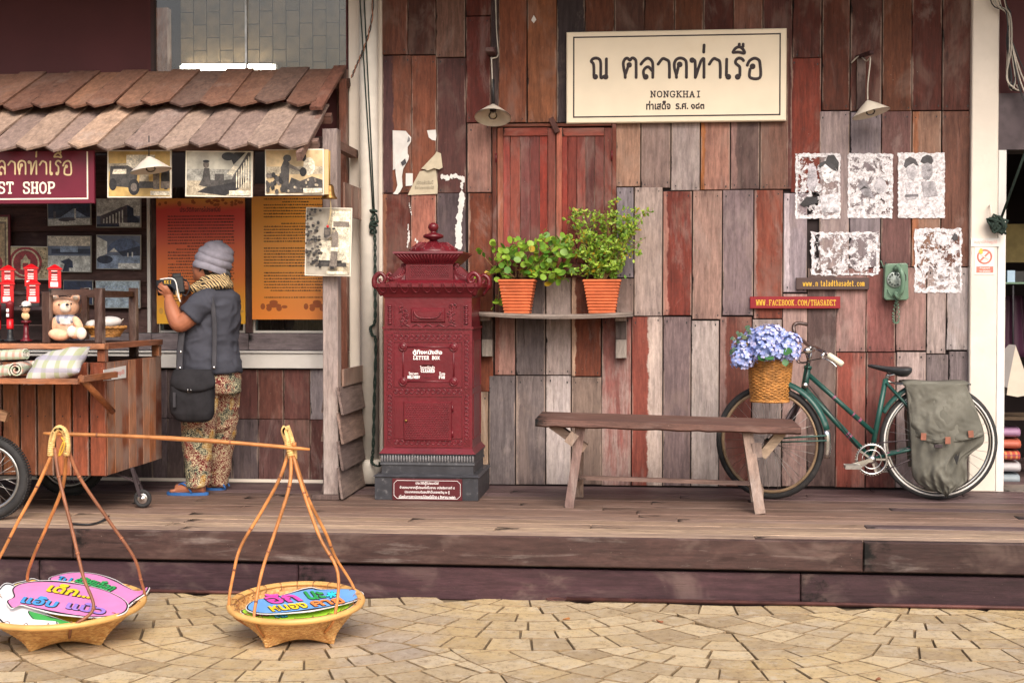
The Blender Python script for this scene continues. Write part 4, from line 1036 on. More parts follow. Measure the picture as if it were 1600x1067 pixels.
small = [
 (108, 334, 68, 36, [(blue[3], rc(.02, .02, .98, .3)), (blue[0], rc(.02, .35, .98, .98)), (blue[2], [(.3, .35), (.6, .7), (.9, .35)]), (blue[4], rc(.14, .3, .2, .6)), (blue[3], rc(.62, .25, .66, .7)), (blue[4], ellp(.45, .25, .2, .08)), (blue[3], rc(.5, .04, .98, .2))], 'small bluish photograph of a pavilion just below the maroon sign'),
 (185, 333, 70, 44, [(blue[3], rc(.02, .4, .98, .98)), (blue[0], rc(.02, .02, .98, .12)), (blue[4], [(.1, .12), (.7, .12), (.7, .78), (.1, .4)]), (blue[0], [(.7, .12), (.96, .12), (.96, .3), (.84, .42), (.84, .66), (.7, .78)])] + [(blue[3], rc(.16 + i * .07, .15, .19 + i * .07, .3 + i * .05)) for i in range(7)] + [(blue[3], rc(.52, .03, .98, .16))], 'small bluish photograph of a long building with columns'),
 (108, 397, 69, 55, [(blue[3], rc(.02, .02, .98, .45)), (blue[0], rc(.1, .5, .98, .64)), (blue[2], [(.3, .55), (.7, .55), (.7, .7), (.5, .75), (.3, .7)]), (blue[0], [(.35, .02), (.6, .02), (.58, .3), (.5, .38), (.3, .3), (.4, .22)]), ('#d8cfc0', rc(.02, .72, .98, .98)), (blue[3], rc(.5, .03, .98, .12))], 'small bluish photograph of a river with a far palace'),
 (185, 394, 70, 52, [(blue[2], rc(.02, .02, .98, .4)), (blue[1], ellp(.65, .5, .4, .4, 14, 0, PI)), (blue[3], [(.02, .3), (.25, .45), (.25, .8), (.02, .95)]), (blue[0], ellp(.2, .28, .18, .12)), (blue[0], [(.5, .5), (.98, .68), (.98, .4), (.6, .38)]), (blue[3], [(.3, .5), (.4, .62), (.5, .5)]), (blue[3], rc(.7, .36, .73, .48)), (blue[3], rc(.8, .36, .83, .5)), (blue[3], rc(.5, .03, .98, .18))], 'small bluish photograph of a station hall with an arched roof'),
 (122, 457, 46, 37, [(blue[0], rc(.02, .02, .98, .98)), (blue[1], rc(.02, .3, .98, .6)), (blue[3], ellp(.8, .65, .15, .05))], 'dark blue picture panel half hidden behind the cart rail'),
 (184, 460, 70, 42, [('#a7b8c4', rc(.02, .02, .98, .98))] + [(blue[2], [(.1 + .07 * i, .72 - .02 * (i % 3)), (.15 + .07 * i, .8), (.14 + .07 * i, .82), (.1 + .07 * i, .75)]) for i in range(10)] + [(blue[2], ellp(.7, .35, .1, .16)), ('#a7b8c4', ellp(.7, .35, .085, .13)), (blue[2], rc(.1, .4, .5, .42)), (blue[2], rc(.1, .3, .45, .32))], 'pale blue postcard with faint handwriting and a round postmark'),
]
for (x, y, w1, h1, shp_, lb) in small:
    photo(x, y, w1, h1, -.045, random.uniform(-1.2, 1.2), lb, 'photograph', '#6d7890', shp_, 'small photographs on the clapboard wall', border=.015, frame='#b5b0a6')
seal = [('#c9b694', rc(.02, .02, .98, .98)), ('#a3353c', ellp(.42, .5, .42, .48, 28)), ('#d9c9a8', ellp(.42, .5, .35, .41, 28)), ('#a3353c', ellp(.42, .5, .31, .37, 24)), ('#d9c9a8', rc(.3, .3, .54, .6)), ('#a3353c', rc(.35, .34, .49, .5)), ('#d9c9a8', [(.34, .6), (.42, .76), (.5, .6)])] + [('#7a6848', ellp(random.uniform(.8, .97), random.uniform(.1, .95), .02, .02, 5)) for i in range(30)]
photo(45, 411, 62, 50, -.045, 1, 'beige panel with a round dark red seal behind the red post box toys', 'picture', '#c9b694', seal)
stp = [('#d8c8a0', rc(.02, .02, .98, .98)), ('#7c6a58', rc(.5, .1, .9, .9)), ('#b79c78', rc(.54, .13, .86, .87)), ('#a3353c', ellp(.7, .3, .1, .1))]
photo(-14, 390, 60, 104, -.05, 0, 'red framed stamp poster at the left edge of the picture', 'poster', '#c9b694', stp, border=.06, frame='#6d1f28')

# ------------------------------------------------------------------ orange information boards
def info(px0, px1, py0, py1, title, nl, label, kind):
    Y = -.10; a, b = at(px0, 400, Y), at(px1, 400, Y); zt, zb = at(300, py0, Y).z, at(300, py1, Y).z
    mm, n, bb = nodes('orange_print_' + kind)
    tc = N(n, 'TexCoord'); sp = N(n, 'SeparateXYZ'); n.links.new(tc.outputs['Generated'], sp.inputs[0])
    v = objvec(n)[0]
    z = mth(n, 'ADD', sp.outputs[2], mth(n, 'MULTIPLY', mth(n, 'SUBTRACT', noise(n, v, 2.5), .5), .12))
    c0, c1, c2 = (('#f0b43c', '#f07c38', '#d8463a') if kind == 'a' else ('#e88a3c', '#f0a044', '#f0a23c'))
    out = mixc(n, ramp(n, z, .0, .45), lin(c0), lin(c1)); out = mixc(n, ramp(n, z, .4, .85), out, lin(c2)); out = mixc(n, ramp(n, z, .90, 1.0), out, lin('#e0963c'))
    n.links.new(out, bb.inputs['Base Color']); bb.inputs['Roughness'].default_value = .35
    t = thing('information_board', label, 'board', ((a.x + b.x) / 2, Y, zb))
    m = MB(); m.box(a.x, b.x, Y, Y + .012, zb, zt); m.build('panel', mm, t)
    m = MB(); m.box(a.x + .01, b.x - .01, Y + .013, Y + .06, zb + .05, zt - .02); m.build('backing_frame', WZ, t, tint('#4a3230', 0))
    s = px_scale(330, 400, Y); W = (b.x - a.x)
    if title: text(title, Vector(((a.x + b.x) / 2, Y - .001, at(330, 327, Y).z)), 8 * s, M['ink'], t, width=W * .46, bold=.01)
    inkm = M['ink'] if kind == 'a' else flat('print_brown', '#4a3424')
    m = MB(); rr = random.Random(5 if kind == 'a' else 9)
    y = (338 if kind == 'a' else 312) ; i = 0
    cxm = (a.x + b.x) / 2 - (0 if kind == 'a' else 0)
    while y < (476 if kind == 'a' else 468):
        hw = W * (.37 if kind == 'a' else .36)
        if rr.random() < .12: hw *= rr.uniform(.3, .8)
        x = cxm - hw; z = at(330, y, Y).z
        while x < cxm + hw:
            l = rr.uniform(.006, .018); hh = rr.uniform(.0022, .0036)
            m.add([(x, Y - .0006, z - hh), (x + l, Y - .0006, z - hh), (x + l, Y - .0006, z + hh), (x, Y - .0006, z + hh)], [(0, 1, 2, 3)])
            if rr.random() < .5: m.add([(x + l * .4, Y - .0006, z + hh + .0005), (x + l * .6, Y - .0006, z + hh + .0005), (x + l * .6, Y - .0006, z + hh + .003), (x + l * .4, Y - .0006, z + hh + .003)], [(0, 1, 2, 3)])
            x += l + rr.uniform(.001, .004)
        y += 4.7 if kind == 'a' else 4.6
        i += 1
        if kind == 'b' and i % 7 == 0: y += 6
    m.build('text_lines', inkm, t, kind='stuff', fix=False)
    # faint printed carriage / ornament at the foot
    m = MB(); xs = (.25, .75) if kind == 'b' else (.17, .83)
    for u in xs:
        cx = a.x + W * u; cz = zb + .07
        for (dx, dz, rx, rz) in ((-.03, 0, .018, .018), (.035, 0, .018, .018), (0, .018, .05, .014), (.0, .038, .028, .014), (.07, .01, .02, .01), (-.07, .012, .015, .02)):
            m.add([(cx + dx + rx * math.cos(q), Y - .0006 - abs(dz) * .01, cz + dz + rz * math.sin(q)) for q in [j * PI / 6 for j in range(12)]], [tuple(range(12))])
    m.build('printed_ornament', flat('print_rust', '#a4562a') if kind == 'b' else flat('print_gold', '#d9a04a'), t, kind='stuff', fix=False)
    if kind == 'a':
        m = MB(); rr = random.Random(3)
        for i in range(26):
            cx = a.x + W * rr.uniform(.03, .97); cz = zt - rr.uniform(.012, .045)
            m.add([(cx + rr.uniform(.006, .016) * math.cos(q), Y - .0007 - i * .00004, cz + .010 * math.sin(q)) for q in [j * PI / 4 for j in range(8)]], [tuple(range(8))])
        m.build('printed_ornament', flat('print_rust', '#a4562a'), t, kind='stuff', fix=False)
info(244.5, 382.5, 310, 506, 'ประวัติกิจการไปรษณีย์', 30, 'red to yellow information board of Thai text in front of the photographer', 'a')
info(393.5, 529, 308, 499, None, 30, 'orange information board of dark text lines to the right of the photographer', 'b')
# ------------------------------------------------------------------ red letter box
MY = -.66                                   # front face of the body
q = gz(668, 783, 0)
bx = at(668, 620, MY).x
mb_ = thing('letter_box', 'tall ornate red cast iron letter box with finial on a black plinth', 'letter box', (bx, -.45, 0))
def mx(px, py=620, Y=MY): return at(px, py, Y).x
def mz(py, Y=MY, px=668): return at(px, py, Y).z
IR = M['iron_red']; IRB = M['iron_red_b']; IB = M['iron_black']
hw = (mx(738) - mx(600)) / 2; cx = (mx(738) + mx(600)) / 2; dp2 = .215; cy = MY + dp2
def frus(mb, w0, d0, z0, w1, d1, z1, mi=0, cyy=None):
    c_ = cy if cyy is None else cyy
    v = [(cx - w0, c_ - d0, z0), (cx + w0, c_ - d0, z0), (cx + w0, c_ + d0, z0), (cx - w0, c_ + d0, z0), (cx - w1, c_ - d1, z1), (cx + w1, c_ - d1, z1), (cx + w1, c_ + d1, z1), (cx - w1, c_ + d1, z1)]
    mb.add(v, [(3, 2, 1, 0), (4, 5, 6, 7), (0, 1, 5, 4), (1, 2, 6, 5), (2, 3, 7, 6), (3, 0, 4, 7)], mi)
zA, zB, zC, zD = 0.0, mz(744, -.80), mz(727, -.72), mz(708)
m = MB(); frus(m, .305, .285, 0.001, .305, .285, zB - .012); frus(m, .315, .295, zB - .012, .300, .28, zB)
m.build('plinth', IB, mb_)
m = MB(); frus(m, .272, .245, zB, .272, .245, zC); frus(m, .28, .253, zC, .278, .25, zC + .012); frus(m, .276, .248, zC + .012, .276, .248, zD - .012); frus(m, .282, .25, zD - .012, .285, .255, zD)
m.build('black_base', IB, mb_)
m = MB()                                    # leaf moulding on the base
for i in range(34):
    x = cx - .268 + i * .0163; m.ell((x, cy - .250, (zC + zD) / 2 + .004), (.0055, .008, .022), 6, 5)
m.build('leaf_moulding', plain('chipped_silver_iron', lin('#7c7a7c'), .45, var=.3, scale=60), mb_, kind='stuff')
zE, zF, zG, zH = mz(700), mz(514), mz(465), mz(459)
m = MB(); frus(m, .285, .258, zD, .262, .232, zE); frus(m, hw, dp2, zE, hw, dp2, zF); frus(m, hw + .008, dp2 + .008, zF, hw + .008, dp2 + .008, zF + .012); frus(m, hw - .004, dp2 - .004, zF + .012, hw - .004, dp2 - .004, zG)
m.build('body', IR, mb_)
# flared cornice
zI = mz(446)
m = MB(); frus(m, hw - .002, dp2, zG, hw + .012, dp2 + .012, zG + .02); frus(m, hw + .012, dp2 + .012, zG + .02, hw + .034, dp2 + .045, zI - .01); frus(m, hw + .040, dp2 + .052, zI - .01, hw + .040, dp2 + .052, zI + .012)
m.build('cornice', IR, mb_)
m = MB()
for i in range(9):                          # raised leaf scallops
    x = cx - hw - .03 + (2 * hw + .06) * (i + .5) / 9
    pts = [Vector((x + .026 * math.cos(t), 0, zG + .085 - .055 * math.sin(t))) for t in [j * PI / 8 for j in range(9)]]
    for p in pts:
        f = (p.z - zG - .02) / (zI - zG - .03); p.y = cy - (dp2 + .012 + .033 * f) - .002
    m.tube(pts, .004, 5)
m.build('leaf_relief', IRB, mb_, kind='stuff')
# scroll corners
for sg in (-1, 1):
    for yy in (-1, 1):
        m = MB(); X = cx + sg * (hw + .034); Yc = cy + yy * (dp2 + .042)
        pts = [Vector((cx + sg * (hw + .008), Yc + yy * -.045, zG + .02)), Vector((cx + sg * (hw + .032), Yc - yy * .015, zG + .065)), Vector((X + sg * .012, Yc, zI)), Vector((X + sg * .010, Yc, zI + .045)), Vector((X - sg * .022, Yc, zI + .07)), Vector((X - sg * .05, Yc, zI + .045)), Vector((X - sg * .042, Yc, zI + .018)), Vector((X - sg * .022, Yc, zI + .022)), Vector((X - sg * .018, Yc, zI + .04))]
        sp = smooth_path(pts, 4); m.tube(sp, [.017 - .009 * i / len(sp) for i in range(len(sp))], 8, flat=1.2); m.build('corner_scroll', IR, mb_)
# attic block
zJ, zK = zI + .012, mz(412)
aw = (mx(706, 430) - mx(632, 430)) / 2; ad = .16
m = MB(); frus(m, hw + .01, dp2 + .01, zJ, aw + .04, ad + .035, zJ + .02); frus(m, aw, ad, zJ + .02, aw, ad, zK); m.build('attic', IR, mb_)
m = MB()
for r in range(13):
    for c_ in range(17):
        m.ell((cx - .105 + c_ * .0131 + (r % 2) * .006, cy - ad - .001, zJ + .038 + r * .0085), (.0045, .004, .0036), 6, 4)
m.build('pebble_relief', IRB, mb_, kind='stuff')
m = MB(); f = .125
for (x0, x1, z0_, z1_) in ((-f, f, zJ + .022, zJ + .028), (-f, f, zK - .016, zK - .010), (-f, -f + .008, zJ + .028, zK - .016), (f - .008, f, zJ + .028, zK - .016)): m.box(cx + x0, cx + x1, cy - ad - .005, cy - ad + .002, z0_, z1_)
m.build('panel_moulding', IR, mb_)
for sg in (-1, 1):                          # side volutes: ribbed shells
    m = MB(); n_ = 9
    for i in range(n_):
        t = i / (n_ - 1); x1 = cx + sg * (aw + .012 + .095 * (t ** 1.4)); z1 = zK - .005 - (zK - zJ - .03) * (t ** .55)
        m.tube(smooth_path([(cx + sg * (aw + .004), cy - ad + .03, zJ + .022 + (zK - zJ - .05) * (1 - t) * .5), (cx + sg * (aw + .012 + .04 * t), cy - ad + .03, (zJ + z1) / 2 + .012), (x1, cy - ad + .028, z1)], 3), [.006] * 3 + [.0075] * 3 + [.008], 6)
    m.tube(smooth_path([(cx + sg * (aw + .105), cy - ad + .03, zJ + .03), (cx + sg * (aw + .118), cy - ad + .03, zJ + .045), (cx + sg * (aw + .105), cy - ad + .03, zJ + .062), (cx + sg * (aw + .09), cy - ad + .03, zJ + .05)], 4), .008, 6)
    m.tube(smooth_path([(cx + sg * (aw + .0), cy - ad + .03, zK - .03), (cx + sg * (aw + .01), cy - ad + .03, zK - .008), (cx + sg * (aw + .026), cy - ad + .03, zK - .002), (cx + sg * (aw + .028), cy - ad + .03, zK - .016)], 4), .007, 6)
    fr = [(cx + sg * aw, cy - ad + .03, zJ + .02), (cx + sg * (aw + .105), cy - ad + .03, zJ + .02), (cx + sg * (aw + .085), cy - ad + .03, zJ + .055), (cx + sg * (aw + .04), cy - ad + .03, zJ + .10), (cx + sg * (aw + .02), cy - ad + .03, zK - .01), (cx + sg * aw, cy - ad + .03, zK - .01)]
    m.prism(fr, (0, .10, 0)); m.build('side_volute', IRB, mb_)
zL = mz(394, MY)
m = MB(); frus(m, aw + .005, ad + .005, zK - .001, aw + .062, ad + .055, zL - .008); frus(m, aw + .068, ad + .06, zL - .008, aw + .066, ad + .058, zL + .004); m.build('upper_cornice', IR, mb_)
m = MB()
for i in range(19):
    u = (i + .5) / 19; x0 = cx - (aw + .0) + 2 * aw * u; x1 = cx - (aw + .055) + 2 * (aw + .055) * u
    m.tube([(x0, cy - ad - .008, zK + .006), (x1, cy - ad - .052, zL - .014)], .0042, 5)
m.build('ribs', IRB, mb_, kind='stuff')
zM = mz(380, -.45)
dome = [(.150, zL + .002), (.146, zL + .016), (.125, zL + .036), (.09, zL + .062), (.055, zM - .006), (.034, zM + .006), (.028, zM + .012)]
m = MB(); m.lathe((cx, cy, 0), dome, 32); m.build('dome', IR, mb_)
m = MB()
for i in range(28):
    a_ = 2 * PI * i / 28
    m.tube([(cx + r * math.cos(a_ + k * .12 * (1 if i % 2 else -1)), cy + r * math.sin(a_ + k * .12 * (1 if i % 2 else -1)), z + .001) for k, (r, z) in enumerate(dome[1:5])], .0035, 5)
m.build('leaf_relief', IRB, mb_, kind='stuff')
zN = zM + .012
m = MB(); m.lathe((cx, cy, 0), [(.022, zN), (.024, zN + .008), (.060, zN + .020), (.064, zN + .030), (.052, zN + .041), (.026, zN + .047), (.016, zN + .054), (.018, zN + .060), (.028, zN + .069), (.032, zN + .084), (.029, zN + .098), (.017, zN + .108), (.0001, zN + .112)], 24)
m.build('finial', IR, mb_)
# reliefs on the front
def oring(mb, x, z, r, t=.0028): mb.tube([(x + r * math.cos(a_), MY - .002, z + r * math.sin(a_)) for a_ in [i * PI / 6 for i in range(12)]], t, 5, closed=True)
bw = .028; m = MB(); fm = MB()
Lx, Rx = cx - hw + .034, cx + hw - .034; 
rows = [mz(527), mz(611.5), mz(691)]
for z in rows:
    n_ = 13
    for i in range(n_):
        x = Lx + .038 + (Rx - Lx - .076) * i / (n_ - 1); oring(m, x, z, .0125); 
        if i % 2 == 0: oring(m, x, z, .006, .002)
    for X in (Lx, Rx):
        fm.bar((X - .013, MY - .001, z - .013), (X + .013, MY - .001, z + .013), .004, .004); fm.bar((X - .013, MY - .001, z + .013), (X + .013, MY - .001, z - .013), .004, .005)
        for s_ in ((-.018, -.018, .018, -.018), (-.018, .018, .018, .018), (-.018, -.018, -.018, .018), (.018, -.018, .018, .018)): fm.bar((X + s_[0], MY, z + s_[1]), (X + s_[2], MY, z + s_[3]), .0035, .006)
for X in (Lx, Rx):
    for (za, zb_) in ((rows[0] - .034, rows[1] + .034), (rows[1] - .034, rows[2] + .034)):
        n_ = max(4, int((za - zb_) / .0215))
        for i in range(n_ + 1):
            z = za + (zb_ - za) * i / n_; oring(m, X, z, .0125)
            if i % 3 == 0: oring(m, X, z, .006, .002)
m.build('ring_ornament', IRB, mb_, kind='stuff')
ix0, ix1 = Lx + .026, Rx - .026
for z0_, z1_ in ((rows[1] + .026, rows[0] - .026), (rows[2] + .026, rows[1] - .026)):
    for a_ in (((ix0, z0_), (ix1, z0_)), ((ix0, z1_), (ix1, z1_)), ((ix0, z0_), (ix0, z1_)), ((ix1, z0_), (ix1, z1_))): fm.bar((a_[0][0], MY, a_[0][1]), (a_[1][0], MY, a_[1][1]), .005, .010)
for z in (rows[0] + .026, rows[2] - .026): fm.bar((ix0, MY, z), (ix1, MY, z), .004, .008)
fm.build('moulding', IR, mb_, kind='stuff')
# lettering panel
px0, px1, pz0, pz1 = mx(630), mx(709), mz(596), mz(542)
m = MB()
for a_ in (((px0, pz0), (px1, pz0)), ((px0, pz1), (px1, pz1)), ((px0, pz0), (px0, pz1)), ((px1, pz0), (px1, pz1))): m.tube([(a_[0][0], MY, a_[0][1]), (a_[1][0], MY, a_[1][1])], .005, 6)
for x in (px0, px1):
    for z in (pz0, pz1):
        m.lathe((x, MY - .004, z), [(.026, .004), (.026, -.003), (.0001, -.004)], 18, rot('X', PI / 2)); m.tube([(x + .022 * math.cos(a_), MY - .006, z + .022 * math.sin(a_)) for a_ in [i * PI / 8 for i in range(16)]], .004, 6, closed=True)
        m.obox((x, MY - .006, z), (.018, .008, .018), rot('Y', PI / 4))
m.build('text_panel_moulding', IR, mb_)
s = px_scale(668, 560, MY)
def mtext(body, px, py, h, wd, bold=.03, name='lettering'): return text(body, Vector((mx(px), MY - .0022, mz(py))), h * s, M['whitelet'], mb_, name, bold=bold, width=wd * s)
mtext('ตู้ทิ้งหนังสือ', 668, 551, 9.5, 46, .035)
for (txt, xa, xb, ya, yb) in (('LETTER BOX', 646, 687, 556.5, 561.5), ('CLEARED', 658, 679, 577.5, 581.5), ('DELIVERY', 637, 656, 587.5, 591), ('FOR', 686, 695, 587.5, 591)):
    m = MB(); slab(m, txt, xa, xb, ya, yb, .0048 if 'X' in txt else .0042, lambda x, y: Vector((mx(x), MY - .002, mz(y)))); m.build('lettering', M['whitelet'], mb_, kind='stuff', fix=False)
mtext('ไขเวลาไปแล้ว', 668, 574, 5, 23, .03); mtext('ไขเวลา', 646, 583.5, 4.5, 15, .03); mtext('โมง', 691, 583.5, 5, 9, .03)
m = MB(); m.prism([Vector((mx(668) + .034 * math.cos(a_), MY - .012, mz(569.5) + .012 * math.sin(a_))) for a_ in [i * PI / 8 for i in range(9)]], (0, .012, 0)); m.build('slot_hood', IR, mb_)
m = MB(); m.box(mx(662), mx(674), MY - .004, MY, mz(590), mz(586.5)); m.build('date_slot', IR, mb_)
# door
dx0, dx1, dz0, dz1 = mx(632), mx(705), mz(690), mz(628)
dx0, dx1, dz0, dz1 = mx(631), mx(706), mz(688), mz(627)
m = MB(); m.box(dx0, dx1, MY - .010, MY, dz0, dz1, 0, .004)
door = m.build('door', IR, mb_)
m = MB()
for r in range(20):
    for c_ in range(26):
        m.ell((dx0 + .014 + (dx1 - dx0 - .028) * (c_ + (r % 2) * .5) / 26, MY - .0105, dz0 + .014 + (dz1 - dz0 - .028) * r / 19), (.0040, .0035, .0032), 5, 4)
m.build('pebble_relief', IRB, door, kind='stuff')
m = MB(); m.lathe((mx(635), MY - .010, mz(657)), [(.008, 0), (.008, .012), (.0001, .014)], 12, rot('X', PI / 2)); m.build('knob', M['brass'], door)
m = MB()
for z in (dz1 - .04, dz0 + .04): m.tube([(dx1 + .004, MY - .006, z - .02), (dx1 + .004, MY - .006, z + .02)], .005, 8)
m.build('hinges', IR, door)
# slot band
sx0, sx1, sz0, sz1 = mx(645), mx(693), mz(501), mz(484)
m = MB(); m.box(sx0 - .010, sx1 + .010, MY - .008, MY, sz0 - .010, sz1 + .010, 0, .006); m.box(sx0 + .004, sx1 - .004, MY - .0125, MY - .008, sz0 + .004, sz1 - .004, 0, .004); m.build('slot_plate', IR, mb_)
m = MB(); m.tube(smooth_path([(sx0 + .01, MY - .014, sz1 - .012), ((sx0 + sx1) / 2 - .05, MY - .016, sz0 + .018), ((sx0 + sx1) / 2 + .05, MY - .016, sz0 + .018), (sx1 - .01, MY - .014, sz1 - .012)], 5), .0045, 6); m.build('slot_lip', IRB, mb_)
m = MB(); rr = random.Random(4)
for sg in (-1, 1):
    X = cx + sg * (hw - .036)
    for i in range(9): m.ell((X, MY - .003, sz0 - .015 + i * .0125), (.014 - .004 * (i % 2), .007, .0062), 8, 6)
    for i in range(12):
        c0 = Vector((cx + sg * (.125 + rr.uniform(0, .035)), MY - .001, sz0 + rr.uniform(-.016, .09))); R_ = rr.uniform(.008, .015); a0 = rr.uniform(0, 6)
        m.tube([c0 + Vector((R_ * math.cos(a0 + t), 0, R_ * math.sin(a0 + t))) for t in [j * .5 for j in range(9)]], .0032, 5)
m.tube(smooth_path([(cx - .17 + i * .034, MY - .001, sz0 - .032 + (.010 if i % 2 else -.004)) for i in range(11)], 4), .003, 5)
m.build('scroll_ornament', IRB, mb_, kind='stuff')
for sg in (-1, 1):
    m = MB(); X = cx + sg * (hw - .062); m.bar((X, MY, sz0 - .035), (X, MY, sz1 + .03), .005, .008); m.build('moulding', IR, mb_)
# side panel relief (right flank)
m = MB()
for z0_, z1_ in ((rows[1] + .02, rows[0] - .02), (rows[2] + .02, rows[1] - .02)):
    for sg in (-1, 1):
        X = cx + sg * hw
        for a_ in (((-dp2 + .04, z0_), (dp2 - .04, z0_)), ((-dp2 + .04, z1_), (dp2 - .04, z1_)), ((-dp2 + .04, z0_), (-dp2 + .04, z1_)), ((dp2 - .04, z0_), (dp2 - .04, z1_))): m.bar((X, cy + a_[0][0], a_[0][1]), (X, cy + a_[1][0], a_[1][1]), .006, .008, (1, 0, 0))
m.build('side_moulding', IR, mb_, kind='stuff')
# plaque
PYQ = cy - .285 - .012
q = at(668, 764, PYQ); s = px_scale(668, 764, PYQ)
plq = thing('plaque', 'small dark red plaque with four lines of white Thai text leaning on the black plinth', 'plaque', (q.x, PYQ, q.z))
a, b = at(613, 764, PYQ), at(722, 764, PYQ); zt, zb = at(668, 748, PYQ).z, at(668, 781.5, PYQ).z
m = MB(); m.box(a.x, b.x, PYQ, PYQ + .011, zb, zt, 0, .001); m.build('panel', flat('plaque_red', '#56181f'), plq)
m = MB(); e = .010; c4 = .018; X0, X1, Z0, Z1 = a.x + e, b.x - e, zb + e, zt - e
pp = [(X0 + c4, Z0), (X1 - c4, Z0), (X1, Z0 + c4), (X1, Z1 - c4), (X1 - c4, Z1), (X0 + c4, Z1), (X0, Z1 - c4), (X0, Z0 + c4)]
for i in range(8): m.bar((pp[i][0], PYQ - .001, pp[i][1]), (pp[(i + 1) % 8][0], PYQ - .001, pp[(i + 1) % 8][1]), .002, .0045, (0, 1, 0))
m.build('border_line', M['whitelet'], plq)
for i, (tx, wd) in enumerate((('ประวัติตู้ไปรษณีย์', 36), ('จำลองมาจากตู้ไปรษณีย์โบราณ สมัยรัชกาลที่ ๕', 86), ('ประเทศเยอรมนีมอบให้เป็นของขวัญ ๒ ตู้', 70), ('เนื่องในการสถาปนากรมไปรษณีย์ไทย ๔ สิงหาคม ๒๔๒๖', 88))):
    text(tx, Vector(((a.x + b.x) / 2, PYQ - .0012, at(668, 755 + i * 6.9, PYQ).z)), 5.6 * s, M['whitelet'], plq, width=wd * s, bold=.02)

# ------------------------------------------------------------------ shelf and plants
shf = thing('wall_shelf', 'thin sagging grey wooden shelf carrying two terracotta pots', 'shelf', (at(868, 490, 0).x, 0, at(868, 490, 0).z))
a, b = at(748, 488, -.30), at(988, 488, -.30)
m = MB(); n_ = 16
rings = []
for i in range(n_ + 1):
    t = i / n_; x = a.x + (b.x - a.x) * t; z = at(748, 487, -.3).z * (1 - t) + at(988, 487.5, -.3).z * t - .016 * math.sin(PI * t)
    rings.append([(x, -.30, z), (x, -.004, z), (x, -.004, z - .014), (x, -.30, z - .014)])
m.loft(rings, sm=False); m.build('shelf_board', WX, shf, tint('#8a7d74', .6))
m = MB(); rings = [[(p[0][0] + .004, -.306, p[0][2] - .015), (p[0][0] + .004, -.02, p[0][2] - .015), (p[0][0] + .004, -.02, p[0][2] - .027), (p[0][0] + .004, -.306, p[0][2] - .027)] for p in rings]; m.loft(rings, sm=False); m.build('shelf_board', WX, shf, tint('#7a6d64', .5))
for (x0, x1, y0, ym, y1) in ((753, 769, 495, 530, 557), (962, 979, 495, 530, 559)):
    aa, bb = at(x0, 520, -.06).x, at(x1, 520, -.06).x
    for (u, v_, c_, th) in ((y0, ym, '#5c504c', .05), (ym, y1, '#a0958c', .052), (y0 - 1, y0 + 6, '#9a8a80', .20)):
        m = MB(); m.box(aa, bb, -.02 - th, -.004, at(760, v_, -.06).z + .001, at(760, u, -.06).z, 0, .002); m.build('bracket', WZ, shf, tint(c_, .5))
SZ = at(868, 488, -.2).z
def pot(px, w0, w1, ytop, ybot, label):
    c = at(px, ybot, -.16); s = px_scale(px, ybot, -.16); zt_ = at(px, ytop, -.16).z; zb_ = max(c.z, SZ - .030)
    zb_ = SZ - (.012 if px < 900 else .009)
    t = thing('potted_plant', label, 'plant', (c.x, -.16, zb_))
    m = MB(); n_ = 11; r0, r1 = w0 * s / 2, w1 * s / 2
    def sq(r, z): return [(c.x + sx_ * r * (1 if k else .97), -.16 + sy_ * r, z) for sx_, sy_, k in ((-1, -1, 1), (0, -1.03, 1), (1, -1, 1), (1.03, 0, 1), (1, 1, 1), (0, 1.03, 1), (-1, 1, 1), (-1.03, 0, 1))]
    rings = []
    for i in range(n_ * 3 + 1):
        u = i / (n_ * 3); z = zb_ + (zt_ - zb_) * u; r = r0 + (r1 - r0) * u + (.004 if i % 3 else -.002) + (.003 if i > n_ * 3 - 3 else 0)
        rings.append(sq(r, z))
    m.loft(rings, sm=False); m.build('pot', M['terracotta'], t)
    m = MB(); m.add(sq(r1 * .93, zt_ + .0015), [tuple(range(8))]); m.build('soil', M['soil'], t)
    return t, Vector((c.x, -.16, zt_))
def leaf_mesh(name, L, W, mat, cup=.15):
    me = bpy.data.meshes.new(name); v = [(0, 0, 0)]; n = 9
    for i in range(n): 
        a_ = 2 * PI * i / n; v.append((W * math.sin(a_), L / 2 - L / 2 * math.cos(a_), cup * W * abs(math.sin(a_)) - .02 * L))
    v[0] = (0, L / 2, -.03 * L)
    me.from_pydata(v, [], [(0, i, i % n + 1) for i in range(1, n + 1)]); me.materials.append(mat)
    for p in me.polygons: p.use_smooth = True
    return me
def rnd_dir(rr, bias): 
    v = Vector((rr.gauss(0, 1), rr.gauss(0, 1), rr.gauss(0, 1))) + Vector(bias); return v.normalized()
def face_matrix(d, up, rr):
    y = d.normalized(); z = (up - y * up.dot(y)); z = z.normalized() if z.length > 1e-4 else y.orthogonal().normalized(); x = y.cross(z)
    return Matrix((x, y, z)).transposed()
rr = random.Random(11)
p1, base = pot(809, 37, 54, 437, 487, 'trailing plant with broad round leaves in the left terracotta pot on the shelf')
stems = []; P = lambda x, y, Y=-.2: at(x, y, Y)
